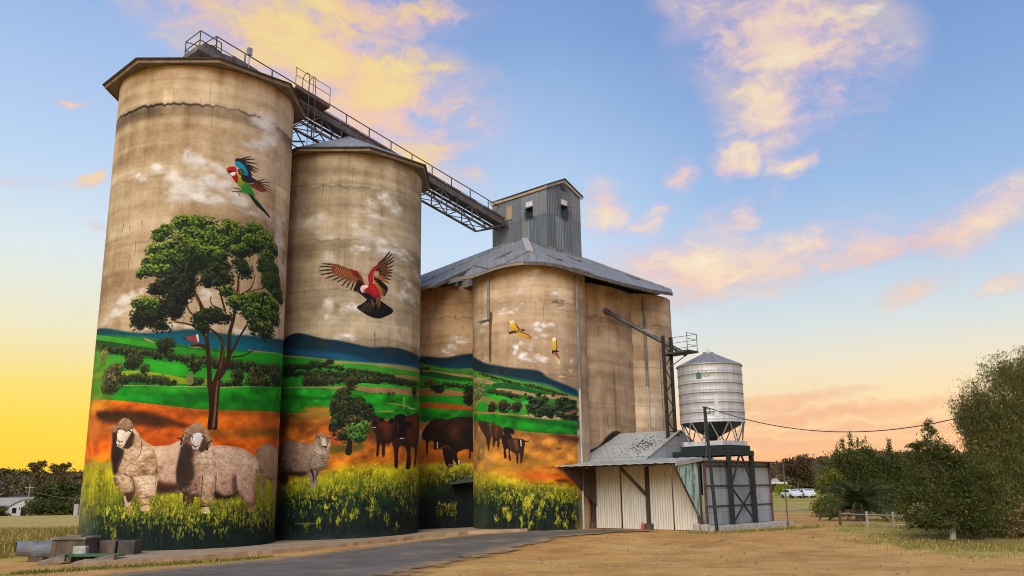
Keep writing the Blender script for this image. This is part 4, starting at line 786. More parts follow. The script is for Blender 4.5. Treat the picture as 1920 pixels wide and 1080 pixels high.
 w.stroke([(1.72,12.09),(1.79,11.83),(1.75,11.55)],0.054,0.035,(150, 110, 60),a=0.9)
 w.stroke([(1.68,12.05),(1.64,11.77)],0.054,0.035,(150, 110, 60),a=0.9)
 w.stroke([(1.85,12.03),(1.86,11.72)],0.054,0.035,(150, 110, 60),a=0.9)
 w.poly([(-3.47,9.12),(-0.69,8.96),(2.1,8.54),(6.21,8.9),(6.21,5.95),(-3.39,5.76)],(36, 120, 36),(34, 118, 30),sm=0,tex=0.3)
 w.poly([(-3.51,9.76),(-3.37,9.96),(-2.94,10.19),(-2.41,10.26),(-1.81,10.13),(-1.04,9.91),(-0.31,9.82),(0.52,9.66),(1.38,9.53),(2.08,9.6),(2.87,9.64),(3.88,9.59),(5.32,9.51),(6.22,9.42),(6.22,8.96),(3.36,8.57),(2.1,8.59),(0.75,8.77),(-0.07,8.86),(-1.21,8.95),(-3.32,9.26)],(14, 42, 52),(14, 62, 84),soft=0.04)
 w.poly([(-3.34,9.58),(-1.23,9.29),(0.54,9.06),(2.09,8.77),(6.22,9.1),(6.22,8.94),(3.36,8.57),(2.1,8.59),(0.75,8.77),(-1.21,8.95),(-3.32,9.26)],(12, 76, 102),(20, 96, 130),soft=0.08,a=0.9)
 w.poly([(-1.57,9.77),(-0.72,9.68),(-0.92,9.49)],(70, 48, 40),soft=0.1,a=0.7)
 w.poly([(2.08,9.39),(2.87,9.52),(2.6,9.28)],(84, 52, 36),soft=0.1,a=0.7)
 w.poly([(-3.32,9.21),(-1.21,8.92),(0.75,8.74),(6.23,8.84),(6.23,8.73),(2.1,8.43),(-0.07,8.6),(-3.31,9.1)],(150, 136, 84),soft=0.02,a=0.9)
 w.poly([(-3.31,9.08),(-1.21,8.87),(-1.1,8.76),(-2.46,8.66),(-3.29,8.78)],(40, 130, 36))
 w.leaves([(-3.09,8.5,0.20,0.17),(-2.86,8.51,0.29,0.24),(-2.65,8.49,0.21,0.15),(-2.45,8.56,0.25,0.14),(-2.19,8.56,0.17,0.13),(-2,8.53,0.21,0.15),(-1.72,8.48,0.24,0.14),(-1.54,8.62,0.21,0.18),(-1.33,8.6,0.17,0.17),(-1.12,8.54,0.19,0.15),(-0.87,8.6,0.22,0.15),(-0.63,8.76,0.21,0.16)],(20, 28, 16),(36, 48, 24),(66, 76, 36),size=0.062)
 w.leaves([(-3.09,8.24,0.27,0.15),(-2.84,8.21,0.16,0.13),(-2.64,8.25,0.18,0.16),(-2.38,8.19,0.20,0.18),(-2.12,8.22,0.15,0.12),(-1.92,8.18,0.19,0.11),(-1.77,8.17,0.18,0.17),(-1.51,8.17,0.19,0.11),(-1.35,8.2,0.12,0.13),(-1.21,8.2,0.18,0.13),(-0.97,8.16,0.13,0.13),(-0.81,8.11,0.18,0.16),(-0.65,8.19,0.14,0.17),(-0.51,8.17,0.12,0.11),(-0.34,8.08,0.14,0.16),(-0.17,8.06,0.12,0.18),(0.04,8.03,0.17,0.17),(0.18,8.1,0.16,0.17),(0.4,8.09,0.12,0.14),(0.59,8.02,0.19,0.16),(0.77,8.03,0.20,0.17),(0.9,8.02,0.16,0.15),(1.1,8,0.16,0.15),(1.3,7.97,0.19,0.16),(1.54,7.94,0.16,0.19),(1.7,7.99,0.19,0.14),(1.9,8,0.20,0.19),(2.16,7.91,0.18,0.16),(2.34,7.9,0.24,0.11),(2.56,7.9,0.16,0.16),(2.81,7.95,0.19,0.19),(3.11,7.95,0.20,0.16),(3.32,7.88,0.25,0.19),(3.64,7.97,0.25,0.15),(3.99,7.88,0.40,0.15),(4.36,7.9,0.33,0.14),(4.84,7.96,0.41,0.11)],(20, 28, 16),(36, 48, 24),(66, 76, 36),size=0.062)
 w.poly([(-0.68,8.49),(-0.17,8.63),(1.18,8.64),(3.2,8.55),(6.23,8.65),(6.23,8.21),(3.21,8.12),(1.19,8.27),(-0.36,8.34)],(56, 140, 40),(66, 128, 44))
 w.leaves([(-0.6,8.47,0.24,0.10),(-0.28,8.45,0.18,0.10),(-0.09,8.39,0.20,0.12),(0.28,8.32,0.19,0.09),(0.52,8.3,0.20,0.12),(0.85,8.29,0.17,0.09),(1.12,8.28,0.23,0.10),(1.3,8.24,0.23,0.08),(1.56,8.22,0.29,0.10),(1.83,8.2,0.27,0.10),(2.14,8.16,0.27,0.10),(2.36,8.17,0.24,0.12),(2.73,8.14,0.25,0.10)],(20, 28, 16),(44, 54, 28),(84, 92, 48),size=0.062)
 w.poly([(3.2,8.26),(6.23,8.35),(6.23,8.23),(3.21,8.1)],(150, 116, 80))
 w.poly([(-3.24,7.99),(-2.06,7.96),(-1.81,7.56),(-3.21,7.6)],(38, 134, 34))
 w.leaves([(-1.28,7.83,0.67,0.35),(-1.71,7.79,0.33,0.28),(-0.86,7.87,0.38,0.32)],(20, 28, 16),(44, 54, 28),(84, 92, 48),size=0.062)
 w.leaves([(-0.61,7.75,0.21,0.16),(-0.49,7.76,0.16,0.20),(-0.23,7.75,0.14,0.12),(-0.02,7.83,0.21,0.12),(0.16,7.86,0.14,0.21),(0.38,7.8,0.15,0.17),(0.6,7.83,0.21,0.21),(0.78,7.87,0.19,0.20),(0.97,7.79,0.20,0.12),(1.19,7.84,0.19,0.19),(1.42,7.84,0.16,0.19),(1.67,7.8,0.19,0.12),(1.86,7.86,0.16,0.20)],(20, 28, 16),(44, 54, 28),(84, 92, 48),size=0.062)
 w.poly([(0.99,7.69),(2.12,7.67),(4.37,7.72),(6.23,7.87),(6.23,7.7),(2.64,7.46),(0.78,7.52)],(60, 150, 40))
 w.poly([(-0.64,7.49),(0.37,7.53),(1.65,7.5),(6.23,7.64),(6.23,7.39),(2.13,7.17),(0.58,7.36),(-0.64,7.39)],(158, 118, 88),(146, 110, 80))
 w.poly([(-3.21,7.55),(-0.64,7.49),(0.58,7.36),(-0.64,7.41),(-3.21,7.51)],(140, 130, 88),sm=0)
 w.leaves([(0.42,7.67,0.29,0.35)],(24, 28, 12),(54, 58, 24),(96, 96, 44),size=0.062)
 w.poly([(-3.28,7.52),(-0.64,7.38),(1.22,7.21),(6.23,7.36),(6.23,5.95),(1.92,5.96),(-0.59,6.06),(-3.27,6.25)],(34, 138, 30),(28, 124, 28),tex=0.4,sm=0)
 w.poly([(-3.26,7.2),(-1.68,7.02),(-0.32,6.97),(-0.32,6.84),(-1.9,6.87),(-3.25,7.02)],(16, 92, 26),a=0.8,soft=0.06)
 w.poly([(2.26,6.76),(3.24,6.76),(4.16,6.67),(3.24,6.69)],(150, 150, 60))
 w.poly([(1.68,6.31),(2.8,6.39),(2.66,6.29)],(150, 140, 60))
 w.stroke([(3.6,7.11),(3.58,6.5)],0.098,0.055,(180, 160, 110))
 w.stroke([(4.7,7.7),(4.75,6.99)],0.056,0.056,(50, 40, 24))
 w.leaves([(4.73,7.57,0.38,0.30)],(20, 28, 16),(44, 54, 28),(84, 92, 48),size=0.06)
 w.stroke([(4.26,7.2),(4.23,6.62)],0.033,0.033,(110, 80, 56),a=0.8)
 w.stroke([(4.46,7.22),(4.43,6.64)],0.033,0.033,(110, 80, 56),a=0.8)
 w.stroke([(5.06,7.27),(5,6.68)],0.034,0.034,(110, 80, 56),a=0.8)
 w.stroke([(5.43,7.31),(5.35,6.72)],0.034,0.034,(110, 80, 56),a=0.8)
 w.stroke([(4.03,6.62),(5.08,6.61)],0.044,0.033,(220, 206, 170))
 w.stroke([(1.95,7.24),(2.04,7.22)],0.053,0.053,(28, 20, 14))
 w.stroke([(2.44,7.27),(2.55,7.26)],0.054,0.054,(28, 20, 14))
 w.stroke([(2.75,7.29),(2.87,7.28)],0.054,0.054,(28, 20, 14))
 w.poly([(-3.35,6.28),(-1.65,6.2),(-0.59,6.06),(0.62,5.98),(2.16,5.92),(6.23,6.06),(6.23,2.65),(-3.26,2.72)],(176, 104, 32),(196, 112, 26),tex=0.45,sm=0)
 w.poly([(-1.88,6.46),(-1.12,6.51),(-0.51,6.43),(-0.5,6.2),(-1.43,6.17)],(190, 120, 40),soft=0.08,a=0.9)
 w.poly([(-3.27,6.22),(-1.87,6.16),(-0.59,5.98),(-1.85,5.85),(-3.28,5.91)],(70, 62, 20),soft=0.14,a=0.8)
 w.poly([(-3.28,5.96),(-1.85,5.75),(-0.59,5.77),(-0.48,5.59),(-1.62,5.51),(-3.26,5.55)],(104, 60, 22),soft=0.12,a=0.8)
 w.poly([(-2.22,6.32),(-0.5,6.18),(-0.39,5.87),(-1.63,5.91)],(170, 128, 50),soft=0.14,a=0.7)
 w.poly([(-0.88,5.47),(-0.37,5.32),(0.25,4.76),(-0.55,4.77)],(196, 84, 22),soft=0.16,a=0.8)
 w.poly([(-0.54,4.57),(0.45,4.66),(1.17,4.77),(0.87,4.31),(-0.43,4.27)],(84, 84, 30),soft=0.12,a=0.9)
 w.poly([(1.16,5.07),(2.18,5.09),(2.7,4.8),(1.72,4.67)],(128, 88, 48),soft=0.14,a=0.7)
 w.poly([(1.15,5.48),(1.93,5.6),(2.18,5.09),(1.27,4.97)],(92, 52, 24),soft=0.12,a=0.7)
 w.poly([(2.2,4.07),(6.23,4.18),(6.23,3.74),(2.72,3.67)],(150, 76, 24),soft=0.16,a=0.6)
 w.poly([(4.21,4.85),(6.23,4.84),(6.23,4.29),(4.23,4.22)],(104, 98, 36),soft=0.1,a=0.6)
 w.poly([(-2.8,3.11),(-1.52,3.24),(-0.21,3.47),(0.89,3.66),(2.72,3.67),(6.23,3.74),(6.23,2.54),(-3.15,2.13)],(200, 180, 18),(150, 148, 20),soft=0.22,sm=0,tex=0.4)
 w.poly([(-3.17,2.52),(-0.99,2.79),(1.32,3.06),(6.23,3.08),(6.23,0.18),(-3.31,0.22)],(70, 90, 26),(12, 32, 30),soft=0.38,sm=0,tex=0.5)
 w.poly([(-3.27,1.83),(-0.46,2),(6.23,2),(6.23,0.18),(-3.31,0.22)],(16, 40, 34),(12, 30, 30),soft=0.45,sm=0,tex=0.4)
 w.canola([(-2.72,2.82),(-1,3.09),(0.89,3.61),(6.23,3.68)],2.18,0.82,-2.72,6.23,760)
 w.canola([(-2.68,2.22),(-0.48,2.49),(1.54,2.76),(6.23,2.86)],1.2,0.53,-2.68,6.23,170,big=1.2)
 w.canola([(-0.08,1.07),(0.1,1.06)],0.9,0.84,-0.08,0.1,5,big=1.5)
 w.canola([(0.51,1.25),(0.69,1.24)],1.08,1.02,0.51,0.69,5,big=1.5)
 w.canola([(0.86,1.39),(1.04,1.38)],1.22,1.16,0.86,1.04,5,big=1.5)
 w.canola([(2.28,1.15),(2.51,1.15)],0.98,0.92,2.28,2.51,5,big=1.5)
 w.canola([(3.05,0.73),(3.32,0.72)],0.55,0.49,3.05,3.32,5,big=1.5)
 w.canola([(0.21,1.45),(0.38,1.44)],1.28,1.22,0.21,0.38,5,big=1.5)
 w.canola([(1.52,2.01),(1.72,2.01)],1.84,1.78,1.52,1.72,5,big=1.5)
 w.canola([(-1.56,0.8),(-1.37,0.8)],0.63,0.58,-1.56,-1.37,5,big=1.5)
 w.canola([(-0.64,1.7),(-0.46,1.7)],1.54,1.48,-0.64,-0.46,5,big=1.5)
 w.canola([(-1.01,1.03),(-0.83,1.03)],0.87,0.81,-1.01,-0.83,5,big=1.5)
 w.canola([(1.53,1.57),(1.73,1.56)],1.4,1.34,1.53,1.73,5,big=1.5)
 w.stroke([(-2.1,0.93),(-1.07,0.93)],0.053,0.043,(120, 116, 84),a=0.8)
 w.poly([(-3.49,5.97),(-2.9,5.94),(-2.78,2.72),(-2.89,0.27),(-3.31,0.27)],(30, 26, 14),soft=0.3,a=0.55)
 w.stroke([(0.41,4.28),(0.45,4.66),(0.46,5.06)],0.315,0.231,(38, 28, 18))
 w.leaves([(-0.02,6.99,0.34,0.43),(0.18,7.2,0.29,0.26),(-0.11,6.69,0.40,0.43),(0.6,6.69,0.58,0.47),(-0.3,6.38,0.30,0.37),(0.31,6.18,0.72,0.60),(1.02,6.4,0.57,0.47),(-0.08,5.67,0.44,0.49),(-0.37,5.47,0.22,0.43),(0.63,5.47,0.61,0.60),(1.25,5.99,0.38,0.39),(0.14,5.06,0.44,0.32)],(18, 24, 12),(36, 46, 20),(84, 92, 44),size=0.062,dens=36)
 w.leaves([(0.74,5.32,0.47,0.39),(1.15,5.48,0.38,0.37),(0.85,5.02,0.46,0.28)],(20, 40, 16),(50, 84, 30),(110, 146, 62),size=0.062,top=0.08)
 w.leaves([(-0.31,6.58,0.26,0.32),(-0.17,6.99,0.24,0.22),(1.46,6.2,0.27,0.26)],(20, 34, 16),(44, 58, 26),(92, 96, 50),size=0.062)
 w.poly([(-3.21,3.33),(-2.69,3.22),(-2.7,2.83),(-3.11,2.88)],(40, 30, 18),soft=0.05)
 w.wool([(-3.24,4.44),(-3.09,4.84),(-2.69,4.95),(-2.13,4.83),(-1.62,4.72),(-1.3,4.74),(-1.14,4.59),(-1.37,3.69),(-1.4,3.3),(-1.83,3.26),(-2.35,3.22),(-2.92,3.28),(-3.23,3.73)],(56, 44, 36),(128, 106, 90),(182, 160, 138),seed=21,curl=0.15,shade=0.25,contrast=0.7)
 w.poly([(-2.93,3.43),(-2.3,3.36),(-1.62,3.35),(-1.72,3.18),(-2.53,3.19),(-2.92,3.23)],(50, 38, 26),soft=0.06)
 w.poly([(-1.51,3.3),(-1,3.44),(-0.94,3.29),(-1.06,3.1),(-1.08,2.66),(-1.27,2.61),(-1.38,2.56),(-1.44,3),(-1.58,3.15)],(120, 104, 88),(150, 136, 112))
 w.stroke([(-1.36,3.45),(-1.24,3.1),(-1.26,2.85)],0.116,0.042,(40, 34, 30))
 w.stroke([(-1.07,3.34),(-1.16,2.95)],0.074,0.032,(60, 50, 42))
 w.wool([(-1.3,4.79),(-1.21,5.09),(-0.96,5.24),(-0.65,5.18),(-0.52,4.98),(-0.46,4.73),(-0.52,4.38),(-0.49,4.08),(-0.65,3.68),(-0.89,3.39),(-1.3,3.45),(-1.48,3.8),(-1.39,4.39)],(80, 66, 54),(152, 132, 112),(206, 188, 164),seed=22,curl=0.16)
 w.stroke([(-1.31,4.34),(-1.02,4.14),(-0.77,4.11),(-0.54,4.28)],0.037,0.021,(76, 62, 50),a=0.6)
 w.stroke([(-1.29,4.19),(-0.99,4),(-0.75,3.98),(-0.57,4.14)],0.037,0.021,(76, 62, 50),a=0.6)
 w.stroke([(-1.26,4.04),(-0.97,3.86),(-0.74,3.85),(-0.59,4)],0.037,0.021,(76, 62, 50),a=0.6)
 w.stroke([(-1.23,3.89),(-0.94,3.72),(-0.72,3.72),(-0.62,3.86)],0.037,0.021,(76, 62, 50),a=0.6)
 w.stroke([(-1.21,3.74),(-0.92,3.58),(-0.71,3.59),(-0.64,3.72)],0.037,0.021,(76, 62, 50),a=0.6)
 w.stroke([(-1.18,3.59),(-0.89,3.44),(-0.69,3.46),(-0.67,3.59)],0.037,0.021,(76, 62, 50),a=0.6)
 w.poly([(-1.19,4.94),(-1.06,5.09),(-0.85,5.13),(-0.65,5.06),(-0.54,4.93),(-0.58,4.68),(-0.68,4.43),(-0.8,4.36),(-0.96,4.48),(-1.12,4.74)],(150, 116, 92),(140, 120, 104))
 w.poly([(-1.01,5.21),(-0.7,5.22),(-0.65,5.06),(-1.05,5.06)],(150, 110, 78))
 w.poly([(-0.9,4.98),(-0.74,4.93),(-0.66,4.58),(-0.78,4.41),(-0.88,4.58)],(200, 186, 170))
 w.stroke([(-0.83,4.56),(-0.68,4.54),(-0.75,4.46)],0.084,0.042,(40, 30, 28))
 w.stroke([(-1.06,5.01),(-0.99,4.98)],0.063,0.042,(36, 26, 22))
 w.stroke([(-0.63,4.98),(-0.57,4.96)],0.053,0.042,(36, 26, 22))
 w.stroke([(-0.99,5.03),(-0.94,4.93)],0.032,0.016,(220, 210, 196))
 w.poly([(-1.25,5.06),(-1.13,5.13),(-1.06,5.05),(-1.2,4.99)],(120, 86, 66))
 w.poly([(-0.57,5),(-0.45,5.05),(-0.35,4.98),(-0.47,4.9)],(126, 92, 72))
 w.poly([(1.51,5.83),(1.62,6.06),(1.85,6.07),(2.06,5.95),(2.43,5.84),(2.77,5.77),(2.89,5.23),(2.72,4.81),(2.52,4.73),(2.33,4.65),(2.31,4.14),(2.16,4.11),(2.12,4.69),(2,4.59),(1.95,4.13),(1.82,4.13),(1.84,4.64),(1.75,5.2),(1.58,5.45)],(70, 34, 20),(48, 26, 16),soft=0.02,tex=0.3)
 w.poly([(2.06,5.82),(2.43,5.79),(2.7,5.54),(2.68,5.02),(2.33,5.01),(2.13,5.36)],(112, 56, 28),soft=0.12,a=0.6)
 w.poly([(1.57,5.81),(1.82,5.87),(1.86,5.51),(1.72,5.46),(1.6,5.55)],(30, 18, 14))
 w.stroke([(1.63,5.5),(1.78,5.52)],0.048,0.032,(190, 170, 156))
 w.poly([(1.97,5.97),(2.24,5.96),(2.18,5.8),(1.97,5.82)],(24, 14, 12))
 w.stroke([(2.46,4.8),(2.56,4.6)],0.086,0.027,(36, 20, 14))
 w.poly([(2.9,6.02),(3.05,6.2),(3.44,6.25),(3.8,6.17),(4.45,6.3),(5.08,6.4),(5.69,6.31),(5.97,5.39),(5.39,4.76),(5.29,4.21),(5,3.67),(4.79,3.71),(4.88,4.47),(4.5,4.61),(4.32,4.44),(4.34,3.6),(3.86,3.53),(3.95,4.17),(3.74,4.58),(3.31,4.62),(3.21,4.2),(3.18,3.56),(2.96,3.61),(2.91,4.3),(2.76,4.81),(2.77,5.49)],(74, 36, 22),(44, 24, 16),soft=0.02,tex=0.35)
 w.poly([(4,6.13),(5.08,6.32),(5.58,5.7),(5.14,4.91),(4.37,4.77),(4.02,5.28)],(104, 54, 30),soft=0.16,a=0.55)
 w.poly([(2.94,5.86),(3.36,5.99),(3.76,5.85),(3.91,5.49),(3.69,5),(3.39,4.91),(3.15,5.03),(2.99,5.39)],(30, 18, 14),(24, 14, 12))
 w.stroke([(3.32,5.01),(3.66,5.03)],0.060,0.043,(196, 180, 168))
 w.stroke([(3.13,5.77),(3.2,5.3)],0.141,0.065,(88, 48, 28),a=0.6)
 w.poly([(2.5,5.89),(2.76,6.02),(2.91,5.91),(2.77,5.72),(2.57,5.77)],(26, 16, 12))
 w.poly([(3.76,5.83),(4.11,5.92),(4.47,5.73),(4.29,5.54),(3.91,5.59)],(30, 18, 14))
 w.poly([(2.9,6.12),(3.2,6.24),(3.66,6.22),(3.75,6.01),(2.98,5.94)],(24, 14, 12))
def paint_binA(w):
 w.cloud([(-0.17,11.2,0.46,0.30),(0.1,10.8,0.54,0.33),(-0.43,10.67,0.46,0.30),(-0.84,10.34,0.36,0.19),(0.24,11.27,0.27,0.22),(-0.57,10.1,0.41,0.14)],a=0.95)
 w.poly([(-2.65,9.89),(0.92,9.52),(0.9,6.15),(-2.6,6.24)],(34, 120, 32),sm=0,tex=0.3)
 w.poly([(-2.66,10.2),(-1.58,10.07),(-0.84,10),(-0.15,10.1),(0.38,10.18),(0.92,10.15),(0.92,9.34),(-0.3,9.33),(-1.24,9.47),(-2.65,9.86)],(14, 40, 50),(14, 66, 92),soft=0.05)
 w.poly([(-2.65,9.82),(-1.24,9.44),(-0.3,9.32),(0.92,9.34),(0.91,8.98),(-0.3,9.06),(-1.75,9.39),(-2.65,9.58)],(84, 132, 40),(60, 110, 36))
 w.leaves([(-2.53,9.44,0.19,0.09),(-2.33,9.46,0.14,0.10),(-2.14,9.42,0.17,0.10),(-2.02,9.44,0.16,0.10)],(20, 28, 16),(44, 54, 28),(84, 92, 48),size=0.062)
 w.poly([(-2.32,9.36),(-1.49,9.24),(-0.3,9.05),(0.91,8.88),(0.91,8.77),(-0.45,8.93),(-2.32,9.26)],(158, 122, 84))
 w.poly([(-2.53,9.27),(-1.49,9.18),(-0.3,8.91),(0.91,8.75),(0.91,8.55),(-0.68,8.69),(-2.53,9.04)],(26, 84, 32))
 w.poly([(-2.53,9.04),(-0.68,8.68),(0.91,8.54),(0.91,8.31),(-2.52,8.58)],(44, 142, 34))
 w.leaves([(-1.97,8.67,0.44,0.23)],(60, 58, 30),(92, 84, 48),(130, 118, 74),size=0.062)
 w.leaves([(-0.95,8.48,0.10,0.10),(-0.79,8.45,0.16,0.14),(-0.6,8.38,0.11,0.15),(-0.47,8.39,0.14,0.17),(-0.32,8.36,0.12,0.16),(-0.17,8.37,0.14,0.14),(0,8.3,0.15,0.14),(0.17,8.3,0.14,0.12)],(20, 28, 16),(44, 54, 28),(84, 92, 48),size=0.062)
 w.poly([(-2.56,8.29),(-1.07,8.12),(0.3,7.97),(0.91,7.86),(0.91,7.71),(-0.68,7.76),(-2.55,7.86)],(166, 116, 74),(150, 106, 66))
 w.leaves([(-1.39,8.27,0.45,0.31),(-1.65,8.36,0.22,0.19),(-1.15,8.11,0.21,0.19)],(14, 24, 14),(36, 46, 24),(78, 84, 44),size=0.062)
 w.stroke([(-1.43,8.01),(-1.43,7.78)],0.061,0.046,(30, 22, 16))
 w.poly([(-2.55,7.83),(-0.68,7.75),(0.91,7.64),(0.91,7.19),(-1.07,7.36),(-2.55,7.42)],(40, 146, 34),(30, 130, 30))
 w.poly([(-2.55,7.44),(-1.07,7.34),(0.91,7.08),(0.91,6.83),(-0.68,6.97),(-2.54,7.12)],(178, 92, 22),(150, 76, 22))
 w.leaves([(0.6,8.08,0.35,0.39),(0.52,7.56,0.33,0.39),(0.75,7.78,0.23,0.46)],(14, 20, 10),(26, 34, 16),(46, 56, 24),size=0.09)
 w.poly([(-2.54,7.1),(-0.68,6.96),(0.91,6.82),(0.9,6.15),(-1.06,6.32),(-2.53,6.31)],(40, 140, 34),(24, 116, 28),tex=0.35)
 w.poly([(-2.6,6.32),(-1.06,6.32),(0.9,6.15),(0.89,3.81),(-2.67,3.87)],(186, 136, 78),(190, 110, 28),sm=0,tex=0.4)
 w.poly([(-2.58,5.05),(-0.67,4.84),(0.9,4.54),(0.9,3.96),(-2.67,4.02)],(196, 104, 28),soft=0.2,a=0.8)
 w.poly([(-2.26,4.45),(-0.29,4.26),(0.74,4.25),(0.74,4.03),(-2.25,4.23)],(90, 50, 22),soft=0.16,a=0.5)
 w.poly([(-2.67,3.87),(0.9,4.03),(0.89,2.95),(-2.77,3)],(176, 150, 30),(120, 110, 26),soft=0.25,sm=0,tex=0.4)
 w.poly([(-2.79,3.23),(-1.09,3.33),(0.86,3.18),(0.85,-0.08),(-2.83,-0.2)],(84, 92, 28),(14, 30, 28),soft=0.4,sm=0,tex=0.5)
 w.poly([(-0.55,3.2),(0.87,3.31),(0.85,-0.14),(-1.78,-0.12)],(10, 20, 20),soft=0.5,a=0.75)
 w.poly([(-2.77,1.82),(0.86,2.29),(0.85,-0.14),(-2.83,-0.2)],(12, 28, 26),(8, 20, 22),soft=0.25,a=0.9)
 w.canola([(-2.74,3.82),(-0.95,3.84),(0.76,3.75)],2.76,1.69,-2.74,0.76,300)
 w.canola([(-1.36,1.63),(-1.16,1.69)],0.94,0.63,-1.36,-1.16,9,big=1.2,bright=0.8)
 w.canola([(-1.15,1.63),(-0.96,1.69)],0.94,0.63,-1.15,-0.96,9,big=1.2,bright=0.8)
 w.canola([(-0.94,1.62),(-0.76,1.69)],0.94,0.63,-0.94,-0.76,9,big=1.2,bright=0.8)
 w.canola([(-0.74,1.62),(-0.56,1.68)],0.94,0.63,-0.74,-0.56,9,big=1.2,bright=0.8)
 w.canola([(-0.54,1.62),(-0.36,1.68)],0.93,0.62,-0.54,-0.36,9,big=1.2,bright=0.8)
 w.canola([(-0.41,1.62),(-0.23,1.68)],0.93,0.62,-0.41,-0.23,9,big=1.2,bright=0.8)
 w.canola([(-0.29,1.62),(-0.1,1.68)],0.93,0.62,-0.29,-0.1,9,big=1.2,bright=0.8)
 w.poly([(-2.48,5.49),(-2.28,5.85),(-1.81,6.31),(-1.3,6.44),(-0.75,6.27),(-0.67,5.13),(-0.97,4.78),(-1.29,4.71),(-1.54,4.72),(-1.58,5.16),(-1.93,5.1),(-1.97,4.51),(-2.08,4.52),(-2.12,5.18),(-2.37,5.34)],(58, 34, 20),(40, 24, 14),soft=0.02,tex=0.3)
 w.stroke([(-2.52,5.79),(-2.47,5.27)],0.123,0.077,(196, 186, 176))
 w.stroke([(-1.32,5.08),(-1.32,4.78)],0.076,0.076,(190, 180, 170))
 w.poly([(-1.06,6.17),(-0.6,6.42),(-0.07,6.53),(0.52,6.5),(0.9,6.37),(0.9,4.61),(0.67,4.54),(0.63,4.17),(0.53,4.21),(0.52,4.68),(-0.07,4.54),(-0.15,4.25),(0.04,3.89),(-0.11,3.76),(-0.37,4.11),(-0.4,3.75),(-0.74,3.72),(-0.93,4.27),(-1.05,5),(-1.14,5.73)],(56, 32, 20),(26, 16, 12),soft=0.02,tex=0.35)
 w.poly([(-0.6,5.86),(-0.3,6.15),(-0.07,5.86),(-0.15,5.27),(-0.45,5.28)],(100, 58, 26),soft=0.2,a=0.6)
 w.poly([(0.45,6.44),(0.9,6.37),(0.9,4.61),(0.44,4.68)],(16, 12, 10),soft=0.3,a=0.7)
 w.stroke([(-1.05,4.78),(-0.74,4.88),(-0.52,4.69)],0.060,0.038,(140, 100, 60),a=0.7)
 w.stroke([(-0.63,3.79),(-0.37,3.81)],0.090,0.053,(120, 96, 84))
 w.stroke([(-0.06,4.04),(-0.03,3.8)],0.090,0.060,(200, 190, 180))
